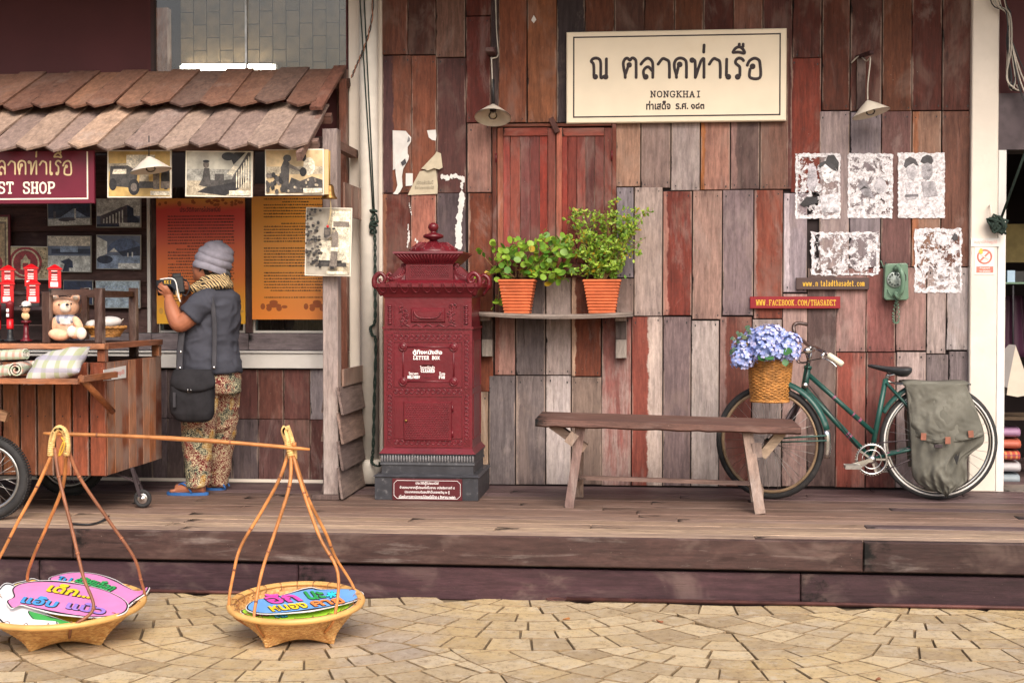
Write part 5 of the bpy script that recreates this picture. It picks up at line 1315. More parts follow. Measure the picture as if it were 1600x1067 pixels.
Q = [[(805, 434), (775, 420), (755, 400), (748, 395)], [(805, 434), (780, 412), (770, 392), (768, 385)], [(800, 434), (782, 425), (762, 426), (745, 434)], [(806, 434), (806, 400), (801, 372)], [(812, 434), (826, 400), (842, 376), (850, 364)],
     [(815, 434), (845, 410), (868, 382), (872, 372)], [(812, 434), (850, 425), (876, 438), (884, 430)], [(815, 434), (860, 430), (872, 444), (858, 425)], [(800, 436), (782, 440), (778, 470), (774, 472), (790, 462)], [(800, 434), (790, 400), (790, 385)], [(810, 434), (818, 395), (830, 385)],
     [(812, 434), (850, 405), (886, 398), (892, 400)], [(812, 434), (850, 395), (880, 372), (886, 370)], [(812, 432), (836, 412), (860, 408), (880, 415)]]
lm = leaf_mesh('leaf', .042, .020, M['leaf_round'])
nleaf = 0
for k, st in enumerate(Q):
    Y0, Y1 = -.18, -.14 - rr.uniform(-.04, .16)
    pts = smooth_path([P(x, y, Y0 + (Y1 - Y0) * i / (len(st) - 1)) for i, (x, y) in enumerate(st)], 6)
    m = MB(); m.tube(pts, .0024, 5); m.build('stem', M['stem'], p1)
    for i in range(3, len(pts)):
        for _ in range(rr.choice((0, 1, 1))):
            d_ = rnd_dir(rr, (0, -.7, .2)); up = rnd_dir(rr, (0, -1.6, .9)); R_ = face_matrix(d_, up, rr)
            o = bpy.data.objects.new('leaf', lm); col.objects.link(o); o.parent = p1
            s_ = rr.uniform(.7, 1.25); T = Matrix.Translation(pts[i] + Vector((rr.gauss(0, .010), rr.gauss(0, .012), rr.gauss(0, .010))) - WL[p1.name]) @ R_.to_4x4() @ Matrix.Diagonal((s_, s_, s_, 1)); o.matrix_local = T; nleaf += 1
# extra round leaves filling the middle of the plant
for i in range(170):
    u = rr.random(); x = 776 + 116 * u; top_ = 385 - 18 * math.sin(PI * min(1, u * 1.05)) + (8 if u < .2 else 0); y = rr.uniform(top_, 432)
    if (x - 834) ** 2 / 62 ** 2 + (y - 405) ** 2 / 40 ** 2 > 1.05: continue
    p = at(x, y, rr.uniform(-.30, -.06)); d_ = rnd_dir(rr, (0, -.7, .2)); up = rnd_dir(rr, (0, -1.6, .9)); R_ = face_matrix(d_, up, rr)
    o = bpy.data.objects.new('leaf', lm); col.objects.link(o); o.parent = p1; s_ = rr.uniform(.8, 1.3)
    o.matrix_local = Matrix.Translation(p - WL[p1.name]) @ R_.to_4x4() @ Matrix.Diagonal((s_, s_, s_, 1))
p2, base = pot(941, 39, 56, 437, 485, 'bushy plant with small leaves and brown twigs in the right terracotta pot on the shelf')
def leaflets(mb, pts, nl, L, W, rr, spread=.01, bias=(0, -.6, .4)):
    for _ in range(nl):
        p = pts[rr.randrange(len(pts))] + Vector((rr.gauss(0, spread), rr.gauss(0, spread), rr.gauss(0, spread)))
        d_ = rnd_dir(rr, bias); up = rnd_dir(rr, (0, -1.3, 1)); R_ = face_matrix(d_, up, rr); l = L * rr.uniform(.7, 1.3); w__ = W * rr.uniform(.8, 1.2)
        v = [R_ @ Vector(q_) for q_ in ((0, 0, 0), (w__ * .8, l * .4, .12 * w__), (w__ * .75, l * .75, .1 * w__), (0, l, 0), (-w__ * .75, l * .75, .1 * w__), (-w__ * .8, l * .4, .12 * w__))]
        mb.add([p + q_ for q_ in v], [(0, 1, 2, 3), (0, 3, 4, 5)], 0, False)
fol = MB(); stm = MB()
ends = [(885, 345), (892, 338), (905, 352), (918, 342), (930, 336), (945, 330), (958, 328), (962, 345), (975, 352), (985, 345), (1002, 338), (1010, 330), (1008, 372), (998, 385), (980, 395), (905, 372), (915, 395), (895, 400), (888, 385), (940, 360), (950, 375), (968, 378), (930, 385), (965, 415), (972, 425), (912, 418), (905, 428), (985, 370), (948, 395), (935, 415), (955, 415), (992, 360)]
for (x, y) in ends:
    Y1 = -.16 + rr.uniform(-.14, .10); c0 = base + Vector((rr.uniform(-.02, .02), rr.uniform(-.02, .02), 0)); e = at(x, y, Y1); mid = c0.lerp(e, .5) + Vector((rr.uniform(-.03, .03), rr.uniform(-.03, .03), .03))
    pts = smooth_path([c0, mid, e], 7); stm.tube(pts, [.003 - .0018 * i / len(pts) for i in range(len(pts))], 5)
    leaflets(fol, pts[4:], 25, .030, .0088, rr, .012)
    for _ in range(4):
        i = rr.randrange(4, len(pts)); e2 = pts[i] + rnd_dir(rr, (0, 0, .5)) * rr.uniform(.04, .09)
        if e2.y > -.03: e2.y = -.03
        tw = [pts[i], pts[i].lerp(e2, .5) + Vector((0, 0, .006)), e2]; stm.tube(tw, .0011, 4); leaflets(fol, [tw[1], e2, e2], 11, .028, .008, rr, .008)
stm.build('twigs', M['stem'], p2, kind='stuff', fix=False); fol.build('foliage', M['leaf_small'], p2, kind='stuff', fix=False)

# ------------------------------------------------------------------ hanging enamel lamps
def lamp(cxp, cyp, rpx, hpx, Y, tiltx, tilty, label, arm):
    c = at(cxp, cyp, Y); s = px_scale(cxp, cyp, Y); R_ = rot('Y', tilty) @ rot('X', tiltx)
    t = thing('hanging_lamp', label, 'lamp', c + Vector((0, 0, hpx * s)), 'enamel lamps in front of the walls')
    r = rpx * s; h = hpx * s
    m = MB(); prof = [(r, 0), (r * .97, h * .05), (r * .45, h * .66), (r * .14, h * .97), (.012, h * 1.03), (.010, h * .97), (r * .12, h * .92), (r * .43, h * .6), (r * .95, h * .0)]
    m.lathe(c, prof, 36, R_, caps=False); m.build('lamp_shade', M['enamel'], t)
    m = MB(); m.lathe(c, [(.020, h * .50), (.020, h * .9), (.012, h)], 14, R_); m.build('socket', M['black'], t)
    m = MB(); m.lathe(c, [(.0001, -h * .12), (.018, -h * .07), (.029, h * .10), (.026, h * .28), (.014, h * .45), (.012, h * .52)], 18, R_); m.build('bulb', M['bulb'], t)
    top_ = c + R_ @ Vector((0, 0, h * 1.0))
    arm(t, top_)
    return t
def arm_a(t, tp):
    hook = at(768, 92, -.14)
    m = MB(); m.tube(smooth_path([tp, Vector((hook.x, tp.y, hook.z - .02)), hook, at(776, 90, -.10), at(779, 84, -.02)], 4), .0045, 7); m.build('cable', M['wire'], t)
    m = MB(); m.tube([tp, Vector((tp.x, tp.y, tp.z + .16))], .008, 8); m.build('tape', M['black'], t)
    m = MB(); a_ = at(770, 84, -.02); m.box(a_.x - .03, a_.x + .025, -.17, -.012, a_.z - .014, a_.z + .014, 0, .003); m.build('arm', WY, t, tint('#54383a', 0))
    m = MB(); m.tube(smooth_path([at(779, 86, -.014), at(776, 50, -.014), at(775, 20, -.014), at(773, -40, -.014)], 4), .0045, 6); m.build('cable', M['wire'], t)
lamp(770, 184, 28.5, 22, -.17, math.radians(-22), 0, 'cream conical lamp with a bulb over the left corner of the shutter window', arm_a)
def arm_b(t, tp):
    k_ = at(1360, 92, -.16)
    m = MB(); m.tube(smooth_path([tp, Vector((tp.x, tp.y, tp.z + .1)), k_, at(1354, 96, -.10), at(1343, 88, -.05), at(1330, 99, -.012)], 4), .0042, 7); m.build('cable', M['wire'], t)
    m = MB(); m.bar(at(1340, 90, -.01), at(1362, 82, -.17), .026, .02, (0, 0, 1)); m.build('arm', WY, t, tint('#43292a', 0))
    m = MB(); a_ = at(1345, 130, -.012); m.box(a_.x - .025, a_.x + .025, -.03, -.002, at(1345, 172, 0).z, at(1345, 92, 0).z); m.build('batten', WZ, t, tint('#43302f', 0))
lamp(1361, 178, 30.5, 21, -.19, math.radians(-6), math.radians(-14), 'cream conical lamp tilted to the left on the right half of the plank wall', arm_b)
def arm_c(t, tp):
    m = MB(); m.tube([tp, Vector((tp.x, tp.y, tp.z + .12))], .0035, 6); m.build('cable', M['black'], t)
lamp(236, 267, 31, 21, -1.12, math.radians(-2), math.radians(-9), 'cream conical lamp hanging from the canopy in front of the motor car photograph', arm_c)

# ------------------------------------------------------------------ bell
c = at(515, 311, -.90)
bl = thing('bell', 'small brass bell with a pull cord hanging from the canopy above the postman photograph', 'bell', c)
m = MB(); m.lathe(c, [(.044, .0), (.046, .004), (.034, .018), (.027, .045), (.024, .07), (.016, .082), (.0001, .085)], 20); m.build('bell_body', M['brass'], bl)
m = MB(); m.tube([c + Vector((0, 0, .08)), at(515, 236, -.90)], .004, 6); m.build('cord', flat('cord_yellow', '#b99548'), bl)
m = MB(); m.tube(smooth_path([c + Vector((0, 0, .03)), at(517, 330, -.92), at(512, 352, -.92)], 4), .0025, 6); m.build('pull_cord', flat('cord_pale', '#c9b183'), bl)
m = MB(); m.ell(at(512, 354, -.92), .008, 10, 8); m.build('bead', M['redtoy'], bl)
# ------------------------------------------------------------------ bench
fl, fr_ = gz(889, 793, 0), gz(1188, 803, 0)         # front feet
bl_, br_ = gz(905, 776, 0), gz(1181, 783, 0)        # back feet
BY = fl.y
ben = thing('bench', 'rough old plank bench with splayed legs standing in front of the bicycle wheel', 'bench', ((fl.x + fr_.x) / 2, (fl.y + bl_.y) / 2, 0))
tz = .475
A = at(835, 651, fl.y - .02); B_ = at(1250, 665, fr_.y - .02)
def pz_(px, py, Y): return at(px, py, Y).z
zfl, zfr = pz_(836, 644, -1.0), pz_(1250, 657, -1.0)
n_ = 26; rr = random.Random(2); rings = []
yf, yb = (fl.y + fr_.y) / 2 - .02, (bl_.y + br_.y) / 2 + .02
x0 = at(836, 650, yf).x; x1 = at(1252, 660, yf).x
zt0, zt1 = pz_(836, 655, yf), pz_(1252, 668, yf)
zt_m = (zt0 + zt1) / 2
for i in range(n_ + 1):
    t = i / n_; x = x0 + (x1 - x0) * t; z = zt_m + (zt0 - zt_m) * (1 - 2 * t) * 1.0
    j1, j2 = rr.uniform(-.003, .003), rr.uniform(-.003, .003)
    rings.append([(x, yf + j1, z), (x, yb, z + .004), (x, yb, z - .04), (x, yf + .02, z - .043 + j2), (x, yf + j1 * .5 - .004, z - .032 + j2)])
m = MB(); m.loft(rings, sm=False); m.build('seat', WX, ben, tint('#705249', .35))
ZS = lambda x: zt0 - .05 + (zt1 - zt0) * (x - x0) / (x1 - x0)
def leg(px_t, foot, yt, c, w1=.05, th=.035):
    tx = at(px_t, 665, yt).x
    m = MB(); m.bar((foot.x, foot.y, .0), (tx, yt, ZS(tx) + .01), w1, th, (0, 1, 0)); m.build('leg', WZ, ben, tint(c, .6))
leg(908, fl, yf + .07, '#8a716a'); leg(1168, fr_, yf + .07, '#a0897c', .056)
leg(905, bl_, yb - .05, '#8f7565'); leg(1166, br_, yb - .05, '#8d7566', .056)
m = MB(); a_ = Vector((at(898, 753, (fl.y + bl_.y) / 2).x, (fl.y + bl_.y) / 2, pz_(898, 753, -.95))); b_ = Vector((at(1178, 763, (fl.y + bl_.y) / 2).x, a_.y, pz_(1178, 763, -.95))); m.bar(a_, b_, .022, .035, (0, 1, 0)); m.build('stretcher', WX, ben, tint('#8b7168', .4))
m = MB(); m.bar(at(862, 662, yf + .12), at(915, 700, yf + .12), .045, .10, (0, 1, 0)); m.build('brace', WX, ben, tint('#8d7668', .4))
m = MB(); m.bar(at(1222, 674, yf + .12), at(1190, 712, yf + .12), .05, .06, (0, 1, 0)); m.build('brace', WX, ben, tint('#b09a84', .5))
m = MB(); m.obox(at(893, 685, yf + .03), (.05, .02, .07), rot('Y', .6)); m.build('cleat', WZ, ben, tint('#9a8576', .5))
m = MB(); m.obox(at(1183, 703, yf + .03), (.05, .02, .08), rot('Y', -.1)); m.build('cleat', WZ, ben, tint('#8d7a70', .5))
for (p, q_) in ((fl, bl_), (fr_, br_)):
    m = MB(); m.bar((p.x + .005, p.y + .03, .11), (q_.x + .005, q_.y - .02, .11), .03, .05, (0, 0, 1)); m.build('side_rail', WY, ben, tint('#8a7566', .4))

# ------------------------------------------------------------------ bicycle (its own frame: u towards the rear wheel, leaning on the wall)
rc_ = gz(1466, 780, 0); WR = .338
fc = gz(1200, 790, 0)
bic = thing('bicycle', 'old green ladies bicycle leaning on the plank wall with a flower basket and canvas pannier', 'bicycle', ((rc_.x + fc.x) / 2, (rc_.y + fc.y) / 2, 0))
YR = rc_.y; YFt = rc_.y - .03
hubR = Vector((at(1466, 698, YR).x, YR, WR)); 
def bp_(px, py, dy=0.0): 
    t = (px - 1200) / 266; return at(px, py, YFt + (YR - YFt) * t + dy)
BG, CH, RB = M['bikegreen'], M['chrome'], M['rubber']
def wheel(c, R, fork_yaw, whitewall, nm='wheel'):
    Rz = rot('Z', fork_yaw)
    f = lambda r, a_, dy=0: c + Rz @ Vector((r * math.cos(a_), dy, r * math.sin(a_)))
    K = 56; A = [2 * PI * i / K for i in range(K)]
    m = MB(); m.tube([f(R - .017, a_) for a_ in A], .018, 10, closed=True); ty = m.build('wheel', RB, bic)
    m = MB()
    m.tube([f(R - .042, a_) for a_ in A], .010, 8, closed=True); m.build('rim', CH if whitewall else plain('brown_rim', lin('#9a8268'), .45, .3), ty)
    if whitewall:
        m = MB()
        for dy in (-.0135, .0135): m.tube([f(R - .026, a_, dy) for a_ in A], .006, 6, closed=True)
        m.build('white_wall', M['white'], ty)
    m = MB()
    for i in range(32):
        a_ = 2 * PI * i / 32; s_ = 1 if i % 2 else -1; a2 = a_ + s_ * .9 * (1 if i % 4 < 2 else -1)
        m.tube([f(.02, a2, .025 * s_), f(R - .048, a_)], .0011, 4)
    m.build('spokes', M['steel'], ty, kind='stuff', fix=False)
    m = MB(); m.tube([f(0, 0, -.05), f(0, 0, .05)], .014, 12); m.tube([f(0, 0, -.03), f(0, 0, -.024)], .024, 12); m.tube([f(0, 0, .024), f(0, 0, .03)], .024, 12); m.build('hub', M['steel'], ty)
    return ty
Rr = WR; FYAW = math.radians(-26)
frontc = Vector((at(1201, 708, YFt).x, gz(1201, 790, 0).y, .335)); frontc.y = YFt - .04
wheel(hubR, Rr, 0, True); wheel(frontc, .335, FYAW, False)
# frame
BB = bp_(1360, 716); ST = bp_(1384, 592); HT0 = bp_(1256, 612); HT1 = bp_(1262, 575); DT0 = bp_(1258, 608); TT0 = bp_(1264, 586); SJ = bp_(1365, 676)
fr = MB()
fr.tube([HT0 + (HT0 - HT1) * .15, HT1 + (HT1 - HT0) * .1], .020, 12)
fr.tube([DT0, BB], .0165, 12); fr.tube([TT0, SJ], .0145, 12); fr.tube([BB, ST], .0155, 12)
fr.tube([BB + Vector((0, -.035, 0)), BB + Vector((0, .035, 0))], .024, 12)
for dy in (-.055, .055):
    fr.tube([ST + Vector((0, dy * .3, -.02)), hubR + Vector((0, dy, .01))], .0085, 8); fr.tube([BB + Vector((0, dy * .5, 0)), hubR + Vector((0, dy, 0))], .0095, 8)
fr.tube([HT1 - Vector((0, 0, .004)), HT1 + (HT1 - HT0).normalized() * .012], .024, 12)
fr.build('frame', BG, bic)
rr = random.Random(8)
m = MB()
for i in range(9):                          # pink and cream paint dabs
    a_, b_ = rr.choice(((DT0, BB), (TT0, SJ), (BB, ST), (BB, hubR + Vector((0, -.055, 0))))); t = rr.uniform(.05, .95) if a_ is not BB else rr.uniform(.05, .6)
    p = a_.lerp(b_, t); dirv = (b_ - a_).normalized(); rad = .0166 if a_ is DT0 else (.0147 if a_ is TT0 else (.0157 if b_ is ST else .0097))
    m.tube([p - dirv * .006, p + dirv * rr.uniform(.004, .014)], rad, 10, caps=False)
m.build('paint_flecks', flat('pink_paint', '#b0507c'), bic, kind='stuff')
# fork: crown at the head, blades to the front hub
Rz = rot('Z', FYAW); side = Rz @ Vector((0, 1, 0))
crown = bp_(1252, 622)
m = MB()
for s_ in (-1, 1):
    p = frontc + side * .05 * s_; c0 = crown + side * .038 * s_
    bend = c0.lerp(p, .72) + Vector((.03, 0, -.0))
    m.tube(smooth_path([c0, c0.lerp(bend, .5), bend, p], 5), [.012] * 8 + [.009] * 8, 8)
m.tube([crown - side * .045, crown + side * .045], .015, 10)
m.build('fork', M['darkmetal'], bic)
m = MB()
for s_ in (-1, 1):
    for j in range(2): p0 = crown + side * (.03 * s_ + .012 * j) + Vector((-.01 - .012 * j, -.02, .03)); m.tube([p0, p0 + Vector((-.045, 0, -.17))], .005, 7)
m.build('brake_rods', M['darkmetal'], bic)
# mudguards
def guard(c, R, a0, a1, yaw, mats):
    Rz_ = rot('Z', yaw); k = 26; rings = []
    for i in range(k + 1):
        a_ = a0 + (a1 - a0) * i / k; ring_ = []
        for (dr, dy) in ((-.012, -.030), (.006, -.022), (.012, 0), (.006, .022), (-.012, .030), (-.014, .028), (.003, .020), (.008, 0), (.003, -.020), (-.014, -.028)): ring_.append(c + Rz_ @ Vector(((R + dr) * math.cos(a_), dy, (R + dr) * math.sin(a_))))
        rings.append(ring_)
    j = int(k * .80)
    m = MB(); m.loft(rings[:j + 1]); m.build('mudguard', mats[0], bic)
    m = MB(); m.loft(rings[j:]); m.build('mudguard_tip', mats[1], bic)
guard(frontc, .365, math.radians(100), math.radians(-12), FYAW, (BG, CH))
guard(hubR, .362, math.radians(152), math.radians(108), 0, (BG, BG))
m = MB()
for z in (.0, .02): m.tube([frontc + side * -.05 + Vector((0, 0, z)), frontc + Rz @ Vector((.36 * math.cos(.08 - z * 8), -.03, .36 * math.sin(.08 + z * 4)))], .0045, 6)
m.build('guard_stay', BG, bic)
# handlebar
stem_b, stem_t = HT1 + Vector((0, 0, .01)), bp_(1267, 545)
m = MB(); m.tube([stem_b, stem_t], .013, 10); m.tube([stem_t - side * .03, stem_t + side * .03], .020, 10); m.ell(bp_(1262, 548, -.05), (.028, .018, .022), 14, 8); m.build('stem', CH, bic)
hb = MB()
near = [stem_t, stem_t + Vector((.01, -.05, .012)), bp_(1280, 546, -.20), bp_(1290, 551, -.26), bp_(1298, 557, -.27)]
far = [stem_t, stem_t + Vector((-.01, .05, .02)), bp_(1244, 524, .16), bp_(1240, 510, .20), bp_(1247, 505, .22), bp_(1261, 507, .24)]
hb.tube(smooth_path(near, 6), .0115, 10); hb.tube(smooth_path(far, 6), .0115, 10); hb.build('handlebar', plain('tarnished_bar', lin('#7a6a66'), .3, .85, var=.3), bic)
m = MB(); g0, g1 = bp_(1294, 554, -.27), bp_(1317, 570, -.30); m.tube([g0, g0.lerp(g1, .1), g0.lerp(g1, .9), g1], [.014, .017, .018, .013], 12); m.build('grip', flat('cream_grip', '#d6d0bc', .6), bic)
m = MB(); m.tube(smooth_path([bp_(1283, 560, -.26), bp_(1290, 561, -.30), bp_(1300, 566, -.32), bp_(1308, 574, -.33)], 4), .0055, 7, flat=.7); m.tube([bp_(1288, 549, -.26), bp_(1284, 560, -.27)], .010, 8); m.build('brake_lever', CH, bic)
m = MB()
m.tube(smooth_path([bp_(1284, 560, -.26), bp_(1272, 562, -.16), bp_(1252, 566, -.10), bp_(1248, 556, -.07), bp_(1258, 552, -.05), bp_(1262, 572, -.03), bp_(1256, 600, -.03), bp_(1253, 622, -.03)], 5), .003, 5)
m.tube(smooth_path([bp_(1264, 548, .1), bp_(1250, 552, .0), bp_(1246, 566, -.05), bp_(1262, 566, -.08), bp_(1266, 552, -.06)], 5), .003, 5)
m.tube([bp_(1262, 600, -.01), bp_(1352, 712, -.02)], .003, 5)
m.build('brake_cable', M['black'], bic)
m = MB(); m.lathe(bp_(1258, 602, -.04), [(.014, .0), (.017, .006), (.014, .012), (.0001, .013)], 16, rot('X', PI / 2)); m.build('bell_button', M['chrome'], bic)
# saddle
m = MB(); sc_ = bp_(1392, 578); K = 18; rings = []
for i, (t, hwid, dz, hh) in enumerate([(0, .012, .026, .008), (.06, .022, .028, .016), (.25, .030, .020, .022), (.45, .040, .012, .028), (.62, .062, .006, .038), (.78, .085, .004, .045), (.92, .090, .006, .045), (1.0, .070, .008, .03), (1.03, .03, .006, .012)]):
    x = at(1356, 575, YR).x + (at(1422, 575, YR).x - at(1356, 575, YR).x) * t; z = sc_.z + dz
    rings.append([(x, YR + hwid * math.cos(q_), z + (hh * .35 if math.sin(q_) > 0 else hh) * math.sin(q_)) for q_ in [2 * PI * j / K for j in range(K)]])
m.loft(rings); m.build('saddle', plain('black_saddle', (.03, .032, .036), .35, var=.15), bic)
m = MB(); m.tube([ST, bp_(1389, 584)], .012, 10); m.tube([bp_(1384, 588, -.02), bp_(1412, 582, -.02)], .005, 6); m.tube([bp_(1384, 588, .02), bp_(1412, 582, .02)], .005, 6); m.build('seat_post', CH, bic)
# crank set
cc = BB + Vector((0, -.05, 0))
m = MB(); n_ = 40
m.tube([cc + Vector((.086 * math.cos(a_), 0, .086 * math.sin(a_))) for a_ in [2 * PI * i / n_ for i in range(n_)]], .007, 6, closed=True, flat=1)
m.tube([cc + Vector((.055 * math.cos(a_), 0, .055 * math.sin(a_))) for a_ in [2 * PI * i / n_ for i in range(n_)]], .003, 6, closed=True)
for i in range(5): a_ = 2 * PI * i / 5; m.bar(cc + Vector((.02 * math.cos(a_), 0, .02 * math.sin(a_))), cc + Vector((.086 * math.cos(a_), 0, .086 * math.sin(a_))), .012, .003, (0, 1, 0))
for i in range(38): a_ = 2 * PI * i / 38; m.obox(cc + Vector((.094 * math.cos(a_), 0, .094 * math.sin(a_))), (.007, .003, .006), rot('Y', -a_))
m.lathe(cc, [(.024, -.006), (.024, .012), (.0001, .014)], 14, rot('X', PI / 2)); m.build('chainring', M['chrome'], bic)
m = MB(); pn = bp_(1330, 727, -.09); m.bar(cc + Vector((0, -.02, 0)), pn, .022, .012, (0, 1, 0)); m.build('crank', M['chrome'], bic); m = MB(); pf = bp_(1380, 735, .10); m.bar(BB + Vector((0, .06, 0)), pf, .022, .012, (0, 1, 0)); m.build('crank', M['chrome'], bic)
for p, dy in ((pn, -.05), (pf, .05)):
    m = MB(); m.box(p.x - .045, p.x + .045, p.y + dy - .04, p.y + dy - .028, p.z - .012, p.z + .012); m.box(p.x - .045, p.x + .045, p.y + dy + .028, p.y + dy + .04, p.z - .012, p.z + .012); m.box(p.x - .045, p.x - .037, p.y + dy - .028, p.y + dy + .028, p.z - .008, p.z + .008); m.box(p.x + .037, p.x + .045, p.y + dy - .028, p.y + dy + .028, p.z - .008, p.z + .008); m.tube([(p.x, p.y, p.z), (p.x, p.y + dy * 1.7, p.z)], .006, 8)
    m.build('pedal', M['steel'], bic)
m = MB(); m.tube([cc + Vector((.01, .0, .092)), hubR + Vector((0, -.03, .032))], .004, 5); m.tube([cc + Vector((.01, .0, -.092)), hubR + Vector((0, -.03, -.032))], .004, 5); m.build('chain', M['darkmetal'], bic)
# rear rack
rz = pz_(1440, 600, YR - .07)
m = MB(); xr0, xr1 = at(1398, 600, YR).x, at(1512, 600, YR).x
for dy in (-.07, 0, .07): m.tube([(xr0, YR + dy, rz), (xr1, YR + dy, rz)], .005, 6)
for x in (xr0, (xr0 + xr1) / 2, xr1): m.tube([(x, YR - .07, rz), (x, YR + .07, rz)], .005, 6)
for dy in (-.07, .07): m.tube([(hubR.x, YR + dy, hubR.z), (hubR.x + .03, YR + dy, rz)], .005, 6)
m.tube([ST + Vector((0, 0, -.01)), (xr0, YR, rz)], .006, 6); m.build('rear_rack', M['steel'], bic)

# canvas pannier draped over the rack
pan = thing('pannier_bag', 'worn olive canvas pannier with a flap hanging over the rear wheel of the bicycle', 'bag', (hubR.x + .02, YR, rz))
def cloth(edge_l, edge_r, Yf, nu=46, nv=60, fold=.008, seed=1, thick=.006):
    """surface between two px polylines (left and right edge, top to bottom)"""
    def samp(pl, t):
        pl = smooth_path([Vector((a_, b_, 0)) for a_, b_ in pl], 6); i = t * (len(pl) - 1); k = min(int(i), len(pl) - 2); return pl[k].lerp(pl[k + 1], i - k)
    G = []
    for j in range(nv + 1):
        v = j / nv; a_, b_ = samp(edge_l, v), samp(edge_r, v); row = []
        for i in range(nu + 1):
            u = i / nu; px, py = a_.x + (b_.x - a_.x) * u, a_.y + (b_.y - a_.y) * u
            sag = 6 * math.sin(PI * u) * v ** 4
            r1 = mnoise.noise(Vector((u * 2.6 + v * .8 + seed, v * 2.0 - u, seed))); r2 = mnoise.noise(Vector((u * 5 + v * 4, v * 3.4 + seed - u * 3, 3.3))); dy = fold * (r1 * 1.2 + 2.2 * abs(r2) - .5 + .8 * abs(mnoise.noise(Vector((u * 9 - v * 6, v * 8 + u * 5, seed)))))
            row.append(at(px, py + sag, Yf(u, v) + dy * (.3 + v)))
        G.append(row)
    m = MB(); vs = [p for r in G for p in r] + [p + Vector((0, thick, 0)) for r in G for p in r]; W = nu + 1; O = (nv + 1) * W; fs = []
    for j in range(nv):
        for i in range(nu):
            q_ = (j * W + i, j * W + i + 1, (j + 1) * W + i + 1, (j + 1) * W + i); fs.append(q_); fs.append(tuple(O + k for k in reversed(q_)))
    bd = [i for i in range(W)] + [j * W + nu for j in range(1, nv + 1)] + [nv * W + i for i in range(nu - 1, -1, -1)] + [j * W for j in range(nv - 1, 0, -1)]
    for k in range(len(bd)): a_, b_ = bd[k], bd[(k + 1) % len(bd)]; fs.append((a_, O + a_, O + b_, b_))
    m.add(vs, fs, 0, True); return m
body = cloth([(1416, 602), (1421, 650), (1424, 700), (1428, 745), (1448, 764), (1478, 772)], [(1508, 600), (1526, 640), (1538, 688), (1512, 715), (1510, 752), (1482, 770)], lambda u, v: YR - .085 - .075 * math.sin(PI * min(1, u * 1.02)) * (.35 + .65 * math.sin(PI * min(1, v * .95))), fold=.020, seed=4, thick=.04)
body.build('bag_body', M['olive'], pan)
flap = cloth([(1411, 598), (1419, 620), (1421, 650), (1427, 678), (1438, 690)], [(1513, 597), (1514, 618), (1526, 645), (1536, 672), (1536, 680)], lambda u, v: YR - .075 - .10 * math.sin(PI * min(1, u)) ** .6 * (.45 + .55 * v) if v > .02 else YR - .07, fold=.012, seed=9, nv=50, thick=.008)
flap.build('bag_flap', M['olive'], pan)
top_m = MB(); a_, b_ = at(1411, 598, YR - .075), at(1513, 597, YR - .075)
rings = []
for i in range(13):
    t = i / 12; x = a_.x + (b_.x - a_.x) * t; z = rz + .012 + .004 * math.sin(t * 9)
    rings.append([(x, YR - .085, z - .02), (x, YR - .07, z), (x, YR + .07, z + .004), (x, YR + .09, z - .02), (x, YR + .07, z - .012), (x, YR - .06, z - .012)])
top_m.loft(rings); top_m.build('bag_top', M['olive'], pan)
m = MB(); rings = [[(at(1420 + 90 * t, 600, YR).x, YR + .10 + .03 * math.sin(PI * t), rz - .0), (at(1420 + 90 * t, 600, YR).x, YR + .15 + .03 * math.sin(PI * t), rz - .2), (at(1425 + 80 * t, 600, YR).x, YR + .11, rz - .5), (at(1425 + 80 * t, 600, YR).x, YR + .085, rz - .5), (at(1420 + 90 * t, 600, YR).x, YR + .085, rz - .0)] for t in [i / 8 for i in range(9)]]
m.loft(rings); m.build('far_bag', M['olive'], pan)
for (x, y, a_) in ((1443, 686, .05), (1481, 692, .0), (1517, 682, -.1)):
    m = MB(); u_ = (x - 1424) / 110; p = at(x, y - 4, YR - .075 - .10 * math.sin(PI * max(.02, min(1, u_))) ** .6 - .012); m.obox(p, (.030, .006, .04), rot('Y', a_), 0, .001); m.build('leather_tab', M['olive_strip'], pan)
m = MB(); p = at(1466, 697, YR - .19); m.obox(p, (.045, .012, .02), None, 0, .002); m.build('buckle', M['darkmetal'], pan)
m = MB(); p = at(1494, 718, YR - .185); m.prism([p + Vector((dx, 0, dz)) for dx, dz in ((-.012, .01), (0, .035), (.008, .02), (.022, .045), (.014, .005), (.004, -.03))], (0, .004, 0)); m.build('patch_hole', M['black'], pan)

# wicker basket on the handlebar
bc = bp_(1203, 600, -.06); s = px_scale(1203, 590, bc.y)
wb = thing('wicker_basket', 'round wicker basket of blue hydrangeas mounted on the bicycle handlebar', 'basket', (bc.x, bc.y, at(1203, 626, bc.y).z))
zb_, zt_ = at(1203, 626, bc.y).z, at(1203, 560, bc.y).z
m = MB(); NR = 26; K = 96
for i in range(NR):
    t = i / (NR - 1); R_ = (29 + 5.5 * t) * s; z = zb_ + (zt_ - zb_) * t
    ph = PI * (i % 2)
    m.tube([(bc.x + (R_ + .0035 * math.cos(16 * 2 * PI * j / K + ph)) * math.cos(2 * PI * j / K), bc.y + (R_ + .0035 * math.cos(16 * 2 * PI * j / K + ph)) * math.sin(2 * PI * j / K), z + .0015 * math.sin(9 * 2 * PI * j / K + i)) for j in range(K)], .0052, 5, closed=True)
m.build('weave', M['wicker'], wb, kind='stuff', fix=False)
m = MB()
for i in range(32):
    a_ = 2 * PI * i / 32 + PI / 32; m.tube([(bc.x + 29 * s * math.cos(a_), bc.y + 29 * s * math.sin(a_), zb_ - .004), (bc.x + 34.5 * s * math.cos(a_), bc.y + 34.5 * s * math.sin(a_), zt_ + .006)], .0036, 5)
